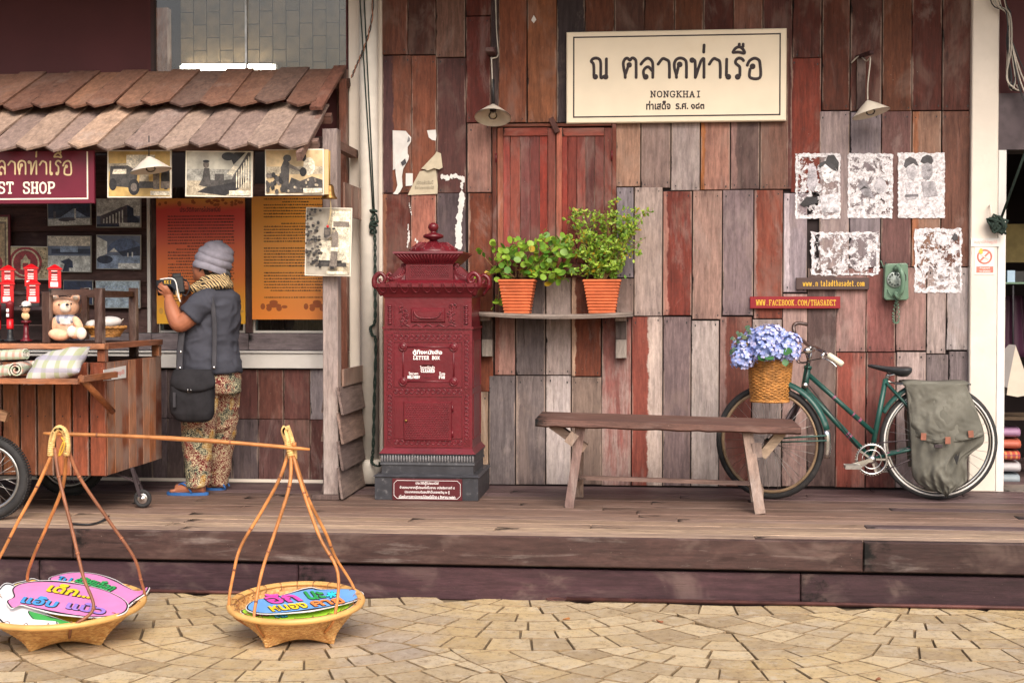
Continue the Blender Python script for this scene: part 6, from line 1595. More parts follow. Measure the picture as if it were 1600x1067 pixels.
m.build('stakes', M['wicker'], wb, kind='stuff', fix=False)
for (R_, z, r) in ((34.8 * s, zt_ + .004, .009), (29.5 * s, zb_, .008)):
    m = MB(); 
    for ph in (0, PI): m.tube([(bc.x + (R_ + .004 * math.cos(30 * a_ + ph)) * math.cos(a_), bc.y + (R_ + .004 * math.cos(30 * a_ + ph)) * math.sin(a_), z + .004 * math.sin(30 * a_ + ph)) for a_ in [2 * PI * j / 180 for j in range(180)]], r * .62, 5, closed=True)
    m.build('braided_rim', M['wicker'], wb, fix=False)
m = MB(); m.lathe((bc.x, bc.y, zb_ + .004), [(.0001, 0), (29 * s, 0), (29 * s, .004)], 24); m.build('bottom', M['wicker'], wb)
# hydrangeas
hy = thing('hydrangeas', 'bunch of pale blue hydrangeas with dusty green leaves in the wicker basket', 'flowers', (bc.x, bc.y, zt_ - .03))
def petal_mat():
    m, n, b = nodes('hydrangea_petals'); ge = N(n, 'NewGeometry'); r = ge.outputs['Random Per Island']
    out = mixc(n, ramp(n, r, .0, .6), lin('#8597da', .95), lin('#b4bfee', .95)); out = mixc(n, ramp(n, r, .6, 1), out, lin('#dcd2f0', .95))
    n.links.new(out, b.inputs['Base Color']); b.inputs['Roughness'].default_value = .7
    b.inputs['Subsurface Weight'].default_value = .0
    return m
PT = petal_mat(); rr = random.Random(21)
heads = [(1165, 545, 22, -.05), (1197, 533, 27, -.09), (1232, 540, 21, -.06), (1160, 562, 18, -.13), (1192, 548, 20, -.15), (1217, 551, 16, -.13), (1180, 530, 18, .04), (1212, 528, 20, .03), (1236, 552, 14, -.1)]
core = MB()
for (x, y, rp, dy) in heads:
    c = at(x, y, bc.y + dy); R_ = rp * s * 1.0; m = MB()
    core.ell(c, R_ * .72, 12, 8)
    nfl = int(rp * 3.4)
    for i in range(nfl):
        u = 1 - 2 * (i + .5) / nfl; a_ = i * 2.39996; d_ = Vector((math.sqrt(1 - u * u) * math.cos(a_), math.sqrt(1 - u * u) * math.sin(a_), u)); 
        if d_.z < -.75: continue
        d_ = (d_ + rnd_dir(rr, (0, 0, 0)) * .18).normalized(); p = c + d_ * R_ * rr.uniform(.86, 1.06)
        up = d_; x_ = up.orthogonal().normalized(); y_ = up.cross(x_); ph = rr.uniform(0, PI); sz = .0135 * rr.uniform(1.0, 1.4)
        for k in range(4):
            q_ = ph + k * PI / 2; e1 = x_ * math.cos(q_) + y_ * math.sin(q_); e2 = up.cross(e1)
            vs = [p, p + e1 * sz * .55 + e2 * sz * .5 + up * .002, p + e1 * sz * 1.05 + e2 * sz * .25 + up * .004, p + e1 * sz * 1.05 - e2 * sz * .25 + up * .004, p + e1 * sz * .55 - e2 * sz * .5 + up * .002]
            m.add(vs, [(0, 1, 2, 3, 4)])
    m.build('flower_head', PT, hy, fix=False)
core.build('flower_core', flat('flower_core', '#6f7fb0'), hy)
m = MB()
for (x, y, L, W, up, dd) in [(1206, 553, .085, .03, (0, -1, .6), (-.3, -.5, -.25)), (1222, 548, .07, .028, (0, -1, .6), (.6, -.4, -.1)), (1195, 556, .06, .028, (0, -1, .5), (-.5, -.5, -.3)), (1226, 560, .05, .02, (0, -1, .3), (.1, -.3, -.8))]:
    p = at(x, y, bc.y - .17); R_ = face_matrix(Vector(dd), Vector(up), rr); n_ = 10
    m.add([p + R_ @ Vector((W * math.sin(PI * i / n_) * sg, L * i / n_, .12 * W)) if sg else p + R_ @ Vector((0, L * i / n_, 0)) for sg in (-1, 0, 1) for i in range(n_ + 1)], [(i, i + 1, n_ + 2 + i, n_ + 1 + i) for i in range(n_)] + [(n_ + 1 + i, n_ + 2 + i, 2 * n_ + 3 + i, 2 * n_ + 2 + i) for i in range(n_)], 0, True)
m.build('broad_leaves', flat('flower_leaf', '#3c6b3a'), hy, fix=False)
m = MB(); st = MB()
for (x0_, y0_, x1_, y1_) in ((1165, 540, 1145, 528), (1170, 530, 1152, 520), (1175, 524, 1168, 512), (1162, 560, 1158, 574), (1192, 560, 1178, 555), (1150, 545, 1143, 550)):
    a_, b_ = at(x0_, y0_, bc.y - .10), at(x1_, y1_, bc.y - .13); st.tube([a_, b_], .0018, 5)
    for i in range(9):
        p = a_.lerp(b_, i / 8) + rnd_dir(rr, (0, 0, 0)) * .008; d_ = rnd_dir(rr, (0, -.8, .2)); R_ = face_matrix(rnd_dir(rr, (0, 0, 0)), Vector((0, -1, .3)) + d_ * .3, rr); r_ = rr.uniform(.009, .014)
        m.add([p + R_ @ Vector((r_ * math.cos(q_), r_ * math.sin(q_), 0)) for q_ in [2 * PI * j / 8 for j in range(8)]], [tuple(range(8))])
m.build('dusty_leaves', M['leaf_dusty'], hy, kind='stuff', fix=False); st.build('stems', M['stem'], hy, kind='stuff', fix=False)

# ------------------------------------------------------------------ telephone
c = at(1402, 440, -.02)
ph_ = thing('wall_telephone', 'green rotary wall telephone with a coiled cord hanging below it', 'telephone', (c.x, 0, c.z))
s = px_scale(1402, 440, -.06); R_ = rot('Y', math.radians(1.5))
def lp(x, y, Y=-.075): return at(x, y, Y)
m = MB(); m.prism([lp(x, y, -.07) for x, y in ((1383, 415), (1386, 412), (1416, 411), (1419, 414), (1420, 466), (1417, 469), (1384, 469), (1381, 465))], (0, .066, 0)); bd_ = m.build('body', M['phone'], ph_)
bv = bd_.modifiers.new('bevel', 'BEVEL'); bv.width = .006; bv.segments = 3; bv.limit_method = 'ANGLE'
m = MB(); dc_ = lp(1398, 437, -.072); m.lathe(dc_, [(.048, 0), (.048, .006), (.044, .010), (.0001, .010)], 28, rot('X', PI / 2)); m.build('dial', M['phone_d'], ph_)
m = MB()
for i in range(10):
    a_ = 2 * PI * i / 12 + .5; m.lathe(dc_ + Vector((.034 * math.cos(a_), -.0105, .034 * math.sin(a_))), [(.0075, 0), (.0075, .001), (.0001, .0012)], 10, rot('X', PI / 2))
m.build('finger_holes', plain('dial_dark', lin('#4b554e'), .5), ph_, kind='stuff')
m = MB(); m.tube(smooth_path([lp(1403, 417, -.10), lp(1408, 424, -.135), lp(1411, 440, -.14), lp(1409, 455, -.135), lp(1402, 463, -.11)], 5), [.022] + [.0145] * 18 + [.02, .022], 12); m.ell(lp(1401, 460, -.095), (.021, .022, .021), 16, 10); m.ell(lp(1402, 419, -.09), (.024, .024, .02), 16, 10); m.build('handset', M['phone'], ph_)
m = MB(); m.prism([lp(x, y, -.0715) for x, y in ((1413, 425), (1416, 431), (1416, 438), (1413, 443), (1414.5, 437), (1414.5, 431))], (0, .004, 0)); m.build('slot', M['black'], ph_)
m = MB(); pth = smooth_path([lp(1402, 466, -.08), lp(1399, 475, -.06), lp(1396, 492, -.05), lp(1397, 503, -.05), lp(1401, 505, -.05), lp(1404, 500, -.05), lp(1403, 480, -.05), lp(1401, 468, -.06)], 14)
co = []
for i, p in enumerate(pth): a_ = i * 1.35; co.append(p + Vector((.0065 * math.cos(a_), .0065 * math.sin(a_), 0)))
m.tube(smooth_path(co, 2), .003, 5); m.build('coiled_cord', M['phone'], ph_)
m = MB(); m.tube(smooth_path([at(1376, 407, -.008), at(1381, 420, -.012), at(1383, 440, -.012), at(1388, 455, -.08), at(1394, 464, -.078)], 5), .003, 5); m.build('line_wire', M['phone'], ph_)

# ------------------------------------------------------------------ two web address boards
def board(px0, px1, py0, py1, mat, label, words, th=.02, Y=-.03):
    a_, b_ = at(px0, (py0 + py1) / 2, Y), at(px1, (py0 + py1) / 2, Y); zt_, zb_ = at(px0, py0, Y).z, at(px0, py1, Y).z
    t = thing('sign_board', label, 'sign', ((a_.x + b_.x) / 2, 0, zb_)); m = MB(); m.box(a_.x, b_.x, Y, Y + th, zb_, zt_, 0, .002); m.build('board', mat, t)
    for (w__, xa, xb, ya, yb, wd) in words:
        m = MB(); slab(m, w__, xa, xb, ya, yb, wd, lambda x, y: at(x, y, Y - .0012)); m.build('lettering', M['yellow'], t, kind='stuff', fix=False)
board(1172, 1313, 463.5, 482, M['redlabel'], 'narrow red board with a yellow web address in capital letters', [('WWW.FACEBOOK.COM/THASADET', 1181.5, 1306, 469, 477, .0052)])
board(1244, 1358, 434, 452.5, M['brownlabel'], 'narrow dark brown board with a yellow lower case web address', [('www.n', 1254.5, 1278, 438.5, 447, .0052), ('taladthasadet.com', 1282, 1350.5, 438.5, 447, .0052)])
q = at(1304, 461, -.04)

# ------------------------------------------------------------------ peeling posters
def poster_mat(name, cover, seed, inkamt):
    m, n, b = nodes(name); tc = N(n, 'TexCoord'); v = N(n, 'VectorMath', operation='ADD'); n.links.new(tc.outputs['Object'], v.inputs[0]); v.inputs[1].default_value = (seed * 3.1, seed, seed * 7.7); v = v.outputs[0]
    big = noise(n, v, 17, 10, .78, None, .4); f = ramp(n, big, .5 - .35 * (1 - cover) - .02, .5 - .35 * (1 - cover) + .02) if False else ramp(n, big, 1 - cover - .01, 1 - cover + .01)
    sp = N(n, 'SeparateXYZ'); n.links.new(tc.outputs['Generated'], sp.inputs[0])
    ex = mth(n, 'ABSOLUTE', mth(n, 'SUBTRACT', sp.outputs[0], .5)); ez = mth(n, 'ABSOLUTE', mth(n, 'SUBTRACT', sp.outputs[2], .5)); e = mth(n, 'MAXIMUM', ex, ez)
    edge = ramp(n, mth(n, 'ADD', e, mth(n, 'MULTIPLY', noise(n, v, 14, 4), .06)), .455, .475)
    f = mth(n, 'MAXIMUM', f, mth(n, 'MULTIPLY', edge, ramp(n, noise(n, v, 16, 6, .7), .40, .43)))
    ink = ramp(n, noise(n, v, 24, 8, .78, None, .7), .54, .62, 0, inkamt + .25)
    out = mixc(n, ramp(n, noise(n, v, 40, 6, .8), .42, .60), (.80, .77, .80), (.44, .41, .43)); out = mixc(n, ink, out, (.12, .11, .13))
    n.links.new(out, b.inputs['Base Color']); b.inputs['Roughness'].default_value = .85
    t = N(n, 'BsdfTransparent'); mx_ = N(n, 'MixShader'); n.links.new(f, mx_.inputs[0]); n.links.new(t.outputs[0], mx_.inputs[1]); n.links.new(b.outputs[0], mx_.inputs[2]); n.links.new(mx_.outputs[0], n.nodes['Material Output'].inputs[0])
    return m
def ragged(x0, y0, x1, y1, rr, j=1.3, st=3.2):
    out = []
    for (a_, b_) in (((x0, y0), (x1, y0)), ((x1, y0), (x1, y1)), ((x1, y1), (x0, y1)), ((x0, y1), (x0, y0))):
        n_ = int(max(abs(b_[0] - a_[0]), abs(b_[1] - a_[1])) / st)
        for i in range(n_): t = i / n_; out.append((a_[0] + (b_[0] - a_[0]) * t + rr.uniform(-j, j), a_[1] + (b_[1] - a_[1]) * t + rr.uniform(-j, j)))
    return out
def poster(x0, y0, x1, y1, mat, label, shapes, seed, j=1.1):
    rr = random.Random(seed); Y = -.0065
    c = at((x0 + x1) / 2, (y0 + y1) / 2, Y); t = thing('torn_poster', label, 'poster', c, 'peeling black and white posters')
    m = MB(); m.prism([at(x, y, Y) for x, y in reversed(ragged(x0, y0, x1, y1, rr, j))], (0, .0008, 0)); m.build('paper', mat, t, fix=False)
    for k, (tone, pts) in enumerate(shapes):
        m = MB(); m.prism([at(x0 + (x1 - x0) * u, y1 - (y1 - y0) * v, Y - .0008 - .0004 * k) for u, v in pts], (0, .0004, 0)); m.build('printed_shape', flat('print' + tone, tone, .6), t)
    return t
woman = [('#b3aeb6', [(.25, .5), (.3, .85), (.45, .8), (.5, .55), (.4, .4)]), ('#c9c6cc', [(.55, .35), (.95, .4), (.98, .1), (.6, .1)]),
 ('#d8d6da', ellp(.72, .70, .13, .16)), ('#3a383d', [(.5, .80), (.56, .86), (.72, .90), (.86, .82), (.93, .72), (.80, .76), (.66, .84), (.56, .78)]), ('#2e2c31', [(.68, .89), (.72, .97), (.86, .98), (.97, .86), (.95, .72), (.86, .82)]),
 ('#3a383d', [(.62, .70), (.68, .71), (.67, .69), (.63, .69)]), ('#3a383d', [(.75, .71), (.80, .72), (.79, .70), (.76, .70)]), ('#5a565c', [(.68, .60), (.74, .61), (.72, .59)]),
 ('#26242a', [(.10, .22), (.25, .34), (.5, .33), (.48, .24), (.2, .18)])]
poster(1243, 240, 1313, 342, poster_mat('peeling_poster_a', .49, 1, .35), 'torn poster of a woman in a dark hat, first of the upper three', woman, 1)
poster(1325, 240, 1395, 341, poster_mat('peeling_poster_b', .53, 5, .35), 'torn poster with worn grey figures, middle of the upper three', [('#8f8b92', [(.2, .5), (.35, .62), (.5, .45), (.6, .3), (.35, .35)]), ('#2c2a30', [(.24, .42), (.36, .5), (.45, .46), (.36, .46)]), ('#b0acb2', ellp(.72, .5, .14, .12))], 2)
poster(1403, 239, 1476, 341, poster_mat('peeling_poster_c', .60, 9, .30), 'mostly whole poster of two heads, last of the upper three', [('#b4b0b6', [(.16, .74), (.24, .80), (.36, .80), (.42, .70), (.34, .58), (.22, .60)]), ('#4a464c', [(.12, .80), (.16, .90), (.26, .94), (.38, .90), (.45, .80), (.40, .80), (.33, .84), (.22, .80), (.17, .76)]), ('#a09ca2', [(.52, .80), (.50, .70), (.54, .60), (.66, .58), (.74, .66), (.74, .80), (.64, .86)]), ('#3e3a40', [(.48, .86), (.52, .93), (.62, .97), (.72, .95), (.76, .88), (.72, .82), (.64, .85), (.56, .83)]), ('#6a666c', [(.62, .74), (.70, .75), (.69, .72), (.63, .72)]), ('#c2bec4', [(.16, .56), (.34, .54), (.40, .30), (.20, .28)]), ('#aca8ae', [(.50, .56), (.78, .56), (.86, .34), (.56, .32)]), ('#706c72', [(.16, .36), (.44, .37), (.44, .33), (.16, .32)])], 3)
poster(1267, 363, 1374, 430, poster_mat('peeling_poster_d', .49, 14, .12), 'badly torn landscape poster above the dark brown web address board', [], 4, 1.8)
poster(1429, 357, 1503, 457, poster_mat('peeling_poster_e', .51, 19, .2), 'badly torn upright poster to the right of the green telephone', [('#3a383d', [(.78, .84), (.84, .93), (.9, .9), (.92, .83), (.84, .8)])], 5, 1.5)

# ------------------------------------------------------------------ torn papers at the left of the wall
def scrap(pts, mat, label, Y=-.008, curl=.0, extra=None, nm='torn_paper', grp='torn papers above the letter box'):
    c = at(sum(p[0] for p in pts) / len(pts), sum(p[1] for p in pts) / len(pts), Y); o = thing(nm, label, 'paper', c, grp)
    m = MB(); m.prism([at(x, y, Y - curl * abs(math.sin(i))) for i, (x, y) in enumerate(reversed(pts))], (0, .001, 0)); m.build('sheet', mat, o, fix=False)
    for (tone, pp) in (extra or []): 
        m = MB(); m.prism([at(x, y, Y - .0012 - curl) for x, y in reversed(pp)], (0, .0005, 0)); m.build('print', flat('print' + tone, tone), o, fix=False)
    return o
scrap([(613.5, 204), (634, 205), (638, 210), (642.5, 215), (642, 222), (637, 230), (637, 240), (639, 244), (638, 250), (630, 264), (628, 276), (629, 292), (625, 300), (621, 304), (614, 303), (618, 298), (621, 290), (618, 270), (618, 264), (614, 266)], M['paper'], 'long narrow torn white paper at the upper left of the plank wall', -.010, .006, [('#3a383d', [(626, 254), (633, 248), (635, 255), (629, 260)]), ('#7a787c', [(638, 213), (641, 217), (640, 221), (636, 223)])])
scrap([(667, 204), (681, 203), (682, 212), (681, 220), (675, 219), (670, 215)], M['paper'], 'small torn white scrap beside the top of the long torn paper')
kp = scrap([(637, 305), (645, 288), (656, 268), (681, 263), (684, 290), (683.5, 303), (660, 304)], M['kraft'], 'folded beige notice with faint handwriting above the letter box', -.012, .004)
s = px_scale(660, 290, -.02)
text('เปิดแล้ววันนี้', at(664, 285, -.0185), 6 * s, flat('faded_pencil', '#8f8676'), kp, width=26 * s, bold=.005); text('ซื้อโปสการ์ดได้', at(663, 293, -.0185), 5 * s, flat('faded_pencil', '#8f8676'), kp, width=30 * s, bold=.005)
m = MB(); m.prism([at(x, y, Y) for x, y, Y in reversed([(658, 264, -.02), (680, 241, -.015), (682, 237, -.012), (689, 240, -.012), (691.5, 262, -.014), (686, 265, -.03), (678, 263, -.034), (668, 267, -.034), (664, 265, -.03)])], (0, .0015, 0)); m.build('folded_corner', M['kraft'], kp, fix=False)
scrap([(634, 271), (645, 271), (645, 290), (634, 291)], M['paper'], 'tiny white label left of the folded beige notice')
m = MB(); rr = random.Random(6)
def bits(path, n_, w0, w1):
    for i in range(n_):
        t = i / (n_ - 1) * (len(path) - 1); k = min(int(t), len(path) - 2); x = path[k][0] + (path[k + 1][0] - path[k][0]) * (t - k) + rr.uniform(-1, 1); y = path[k][1] + (path[k + 1][1] - path[k][1]) * (t - k)
        r = rr.uniform(w0, w1); q_ = [at(x + r * rr.uniform(.6, 1.2) * math.cos(a_), y + 1.6 * r * rr.uniform(.5, 1.2) * math.sin(a_), -.0068 - i * .00002) for a_ in [2 * PI * j / 7 for j in range(7)]]
        m.prism(q_, (0, .0008, 0))
bits([(690, 276), (700, 278), (712, 275), (724, 280), (721, 295)], 22, 1.2, 3.4); bits([(722, 305), (719, 330), (717, 355), (716, 385)], 44, 1.8, 6.0); bits([(637, 352), (639, 370), (637, 385)], 12, .8, 2.2); bits([(650, 375), (655, 385)], 5, 1, 2); bits([(640, 318), (643, 335)], 6, .6, 1.4)
o = m.build('paper_remains', M['paper'], kind='stuff', fix=False); tag(o, 'ragged flakes of white paper left on the planks around the letter box finial', 'paper')
scrap([(830, 32), (834, 24), (838, 31), (834, 37)], M['paper'], 'tiny white paper scrap high on the orange brown plank', grp=None)

# ------------------------------------------------------------------ signs and ropes on the right pillar
Y = -.053
np_ = thing('no_smoking_sign', 'white no smoking sign with a pink label strip on the right pillar', 'sign', at(1539, 405, Y))
m = MB(); a_, b_ = at(1523, 405, Y), at(1553.5, 405, Y); m.box(a_.x, b_.x, Y, Y + .003, at(1538, 429.5, Y).z, at(1538, 386, Y).z); m.build('plate', M['white'], np_)
m = MB(); c = at(1538.5, 401, Y - .001); R_ = .040
m.tube([c + Vector((R_ * math.cos(a_), 0, R_ * math.sin(a_))) for a_ in [2 * PI * i / 30 for i in range(30)]], .0055, 6, closed=True, flat=.3, up=(0, -1, 0)); m.bar(c + Vector((-.027, 0, -.027)), c + Vector((.027, 0, .027)), .010, .002, (0, 1, 0)); m.build('prohibition_ring', M['redlet'], np_)
m = MB(); m.bar(c + Vector((-.022, -.0015, .012)), c + Vector((.022, -.0015, -.016)), .008, .002, (0, 1, 0)); m.build('cigarette', flat('pale_print', '#d8cfc8'), np_)
m = MB(); m.prism([c + Vector((-.022 + .014 * math.cos(a_) * (1 if i % 2 else .7), -.002, .032 + .018 * math.sin(a_))) for i, a_ in enumerate([2 * PI * i / 10 for i in range(10)])], (0, .0015, 0)); m.build('smoke_print', flat('print_yellow', '#f0c050'), np_)
m = MB(); m.box(at(1525.5, 420, Y).x, at(1552, 420, Y).x, Y - .001, Y, at(1538, 426, Y).z, at(1538, 416.5, Y).z); m.build('label_strip', M['redlet'], np_)
s = px_scale(1538, 420, Y); text('ห้ามสูบบุหรี่', at(1539, 419, Y - .0015), 4 * s, M['whitelet'], np_, width=16 * s, bold=.01); text('NO SMOKING', at(1539, 423.8, Y - .0015), 2.6 * s, M['whitelet'], np_, width=17 * s, bold=.02)
pr2 = thing('permission_sign', 'long white strip with faint red Thai text just above the no smoking sign', 'sign', at(1540, 379, Y))
m = MB(); m.box(at(1516.5, 379, Y).x + .002, at(1562.5, 379, Y).x, Y - .003, Y, at(1540, 385.5, Y).z, at(1540, 372.5, Y).z); m.build('plate', M['white'], pr2); text('อนุญาตให้ถ่ายรูปได้', at(1540, 378.5, Y - .004), 7 * s, flat('faint_red', '#e6a89e'), pr2, width=36 * s, bold=.005)
rp = thing('rope_tangle', 'tangled dark green rope tied to a hook on the right pillar', 'rope', at(1556, 350, -.1))
rr = random.Random(3); pts = []
for i in range(46):
    a_ = i * 1.9; pts.append(at(1556 + 15 * math.cos(a_) * rr.uniform(.3, 1) + (4 if i % 3 else -3), 348 + 17 * math.sin(a_ * 1.07) * rr.uniform(.4, 1) + 2, -.075 - rr.uniform(0, .05)))
m = MB(); m.tube(smooth_path(pts, 4), .0075, 6); m.build('coil', M['rope'], rp)
m = MB(); m.tube([at(1563, 345, -.09), at(1600, 243, -.2), at(1680, 40, -.5)], .008, 8); m.build('line', M['rope'], rp)
m = MB(); hk = at(1546, 322, -.06); m.tube([hk, hk + Vector((0, -.03, 0)), hk + Vector((0, -.035, -.03)), hk + Vector((0, -.035, -.12))], .006, 8); m.build('hook', M['cream'], rp)
wr = thing('cable_bundle', 'tangle of pale electric cables hanging at the top right beside the pillar', 'cables', at(1580, 60, -.1))
rr = random.Random(12)
for k in range(7):
    pts = [at(1535 + 5 * k, -60, -.10), at(1550 + 4 * k + rr.uniform(-3, 3), 5 + rr.uniform(-4, 4), -.10)]
    for (x, y) in ((1576, 25), (1577, 70), (1576, 115), (1581, 140)): pts.append(at(x + rr.uniform(-4, 5), y + rr.uniform(-6, 6), -.08 - rr.uniform(0, .05)))
    if k % 2: pts += [at(1594 + rr.uniform(-4, 4), 142, -.1), at(1588, 133, -.1)]
    else: pts += [at(1586, 120, -.1), at(1578, 60, -.1), at(1600, 110 + 8 * k, -.12), at(1640, 180, -.2)]
    m = MB(); m.tube(smooth_path(pts, 6), rr.choice((.004, .005, .0035)), 5); m.build('cable', M['wire'] if k % 3 else M['black'], wr)
# cords at the left pillar
for (xa, xb, lb) in ((560, 583, 'left one of the two thin green cords slanting down beside the drainpipe'), (567, 585, 'right one of the two thin green cords slanting down beside the drainpipe')):
    m = MB(); m.tube([at(xa, -40, -.17), at(xb, 332, -.17)], .0042, 6); tag(m.build('hanging_cord', M['rope']), lb, 'cord', 'thin green cords beside the drainpipe')
wv = thing('twisted_wire', 'twisted brown wire running from the top of the pillar to the canopy corner', 'wire', at(575, 60, -.17))
for ph in (0, PI):
    base_ = smooth_path([at(582, -40, -.18), at(582, 20, -.18), at(574, 60, -.17), at(565, 85, -.17), at(556, 105, -.15), at(549, 122, -.12)], 10)
    m = MB(); m.tube([p + Vector((.005 * math.cos(i * .8 + ph), .005 * math.sin(i * .8 + ph), 0)) for i, p in enumerate(base_)], .0035, 5); m.build('strand', M['cane_dark'] if ph else M['black'], wv)
gr_ = thing('green_rope', 'dark green twisted rope knotted beside the drainpipe and reaching the letter box plinth', 'rope', at(585, 500, -.17))
for ph in (0, PI):
    base_ = smooth_path([at(584, 340, -.17), at(586, 380, -.17), at(586, 440, -.17), at(586, 500, -.17), at(579, 512, -.17), at(582, 524, -.17), at(587, 535, -.17), at(585, 620, -.17), at(583, 700, -.18), at(581, 722, -.19), at(592, 728, -.25), at(594, 722, -.3)], 16)
    m = MB(); m.tube([p + Vector((.006 * math.cos(i * .7 + ph), .006 * math.sin(i * .7 + ph), 0)) for i, p in enumerate(base_)], .0052, 6); m.build('strand', M['rope'], gr_)
m = MB(); rr = random.Random(5); pts = [at(583 + rr.uniform(-5, 7), 326 + i * 1.7 + rr.uniform(-6, 6), -.17 - rr.uniform(0, .03)) for i in range(22)]; m.tube(smooth_path(pts, 4), .007, 6); m.build('knot', M['rope'], gr_)
# small wall bits on the left pillar
m = MB(); m.obox(at(552, 727, -.06), (.04, .04, .06), None, 0, .004); o = m.build('socket_box', M['cream']); tag(o, 'little cream box with a wire at the foot of the left pillar', 'box')

# litter
rr = random.Random(77)
for (x, y, lb) in ((1031, 970, 'small dark dry leaf on the paving right of centre near the deck'), (1372, 1060, 'small dark dry leaf at the bottom of the paving on the right'), (885, 966, 'small orange fragment on the paving in front of the looped metal rod')):
    c = gz(x, y, GZ + .006); m = MB(); a_ = rr.uniform(0, 3); pts = [c + Vector((.022 * math.cos(q_) * math.cos(a_) - .008 * math.sin(q_) * math.sin(a_), .022 * math.cos(q_) * math.sin(a_) + .008 * math.sin(q_) * math.cos(a_), .004 * math.sin(q_ * 2))) for q_ in [2 * PI * i / 9 for i in range(9)]]
    m.prism(pts, (0, 0, -.0012)); o = m.build('dry_leaf', M['cane_dark'] if x != 885 else M['rattan'], fix=False); tag(o, lb, 'leaf')
m = MB(); m.tube(smooth_path([gz(112, 818, .008), gz(140, 819, .008), gz(158, 814, .010), gz(170, 806, .016)], 4), .006, 6); m.tube([gz(150, 817, .008), gz(166, 812, .02)], .0035, 5); tag(m.build('twig', M['black']), 'short dark forked twig on the deck edge behind the left basket cane', 'twig')
# ------------------------------------------------------------------ carrying-pole baskets
def weave_mat():
    m, n, b = nodes('woven_bamboo'); v, tc, oi = objvec(n); ge = N(n, 'NewGeometry'); r = ge.outputs['Random Per Island']
    out = mixc(n, r, lin('#b98145', .9), lin('#e3b674', .9)); out = mixc(n, ramp(n, noise(n, v, 16), .45, .7, 0, .4), out, lin('#a8662c', .9))
    n.links.new(out, b.inputs['Base Color']); b.inputs['Roughness'].default_value = .5; return m
M['bamboo_weave'] = weave_mat()
def basket(cxp, cyp_base, cane_px, apex, label, wpx, yaw):
    """round rim, square foot with arched sides; woven relief is real geometry"""
    c0 = gz(cxp, cyp_base, GZ); s = px_scale(cxp, cyp_base, c0.y); R_ = wpx * s / 2
    t = thing('bamboo_basket', label, 'basket', (c0.x, c0.y, GZ), 'bamboo carrying baskets')
    H = .165; NA, NV = 116, 20
    def P(a_, v, off=0.0):
        q_ = a_ - yaw; sq = 1 / max(abs(math.cos(q_)), abs(math.sin(q_)))           # square radius
        corner = (sq - 1) / .4142
        rr_ = (.150 * sq) * (1 - v) + R_ * v
        prof = v ** .9
        rad = (.148 * (1 + .40 * corner * (1 - v) ** 1.2)) * (1 - prof) + R_ * prof
        lift = .030 * max(0, 1 - corner) ** 1.3 * (1 - v) ** 2.2
        z = GZ + H * v + lift + .024 * math.sin(a_) * v ** 1.5
        return Vector((c0.x + (rad + off) * math.cos(a_), c0.y + (rad + off) * math.sin(a_), z))
    m = MB()
    for side in (0, 1):
        for j in range(NV):
            for i in range(NA):
                over = .0022 if (i + j) % 2 else -.0012
                e0, e1 = (.12, .88)
                cs_ = [(i, j), (i + 1, j), (i + 1, j + 1), (i, j + 1)]
                o1 = [P(2 * PI * a_ / NA, b_ / NV, -side * .005) for a_, b_ in cs_]
                mid = P(2 * PI * (i + .5) / NA, (j + .5) / NV, over * (-1 if side else 1) - side * .005 + (.0012 if not side else 0))
                m.add(o1 + [mid], [(0, 1, 4), (1, 2, 4), (2, 3, 4), (3, 0, 4)])
    m.build('weave', M['bamboo_weave'], t, fix=False)
    m = MB(); NB = 34
    cv = [c0 + Vector((0, 0, H * .12))]
    for j in range(1, 8): 
        pass
    rings_ = [[P(2 * PI * i / 64, 0, -.004) * 1 for i in range(64)]]
    cen = Vector((c0.x, c0.y, GZ + .045)); vs = rings_[0] + [cen]; m.add(vs, [(i, (i + 1) % 64, 64) for i in range(64)], 0, True); m.build('bottom', M['bamboo'], t, fix=False)
    m = MB(); m.tube([P(2 * PI * i / 72, 1) + Vector((0, 0, -.006)) for i in range(72)], .014, 8, closed=True, flat=1.0, up=(0, 0, 1)); m.tube([P(2 * PI * i / 72, 1, -.013) + Vector((0, 0, -.004)) for i in range(72)], .008, 6, closed=True); m.build('rim', M['bamboo_rim'], t)
    m = MB()
    for i in range(22):
        a_ = 2 * PI * (i + .3) / 22; m.tube([P(a_, 1, -.016 + .022 * math.cos(q_)) + Vector((0, 0, -.006 + .0165 * math.sin(q_))) for q_ in [2 * PI * k / 10 for k in range(10)]], .0016, 4, closed=True)
    m.build('rim_ties', M['cane_dark'], t, kind='stuff')
    # canes: px polylines from the apex down, ending on the rim
    for k, (pl, dy0, a_deg, dk) in enumerate(cane_px):
        a_ = math.radians(a_deg); end = P(a_, .93, .008); lowp = P(a_, .35, .006)
        n_ = len(pl); pts = []
        for i, (x, y) in enumerate(pl):
            Y = apex.y + dy0 + (end.y - apex.y - dy0) * (i / n_) ** .9; pts.append(at(x, y, Y))
        pts += [end, lowp]
        sp = smooth_path(pts, 6); m = MB(); m.tube(sp, [.0085 - .0025 * i / len(sp) for i in range(len(sp))], 8)
        c_ = m.build('cane', M['rattan'] if not dk else M['cane_dark'], t)
        m = MB()
        for i in range(6, len(sp) - 6, 9): d_ = (sp[i + 1] - sp[i]).normalized(); m.tube([sp[i] - d_ * .004, sp[i] + d_ * .004], .0098 - .0025 * i / len(sp), 8)
        m.build('cane_nodes', M['cane_dark'], c_, kind='stuff')
    return t, c0, P, H
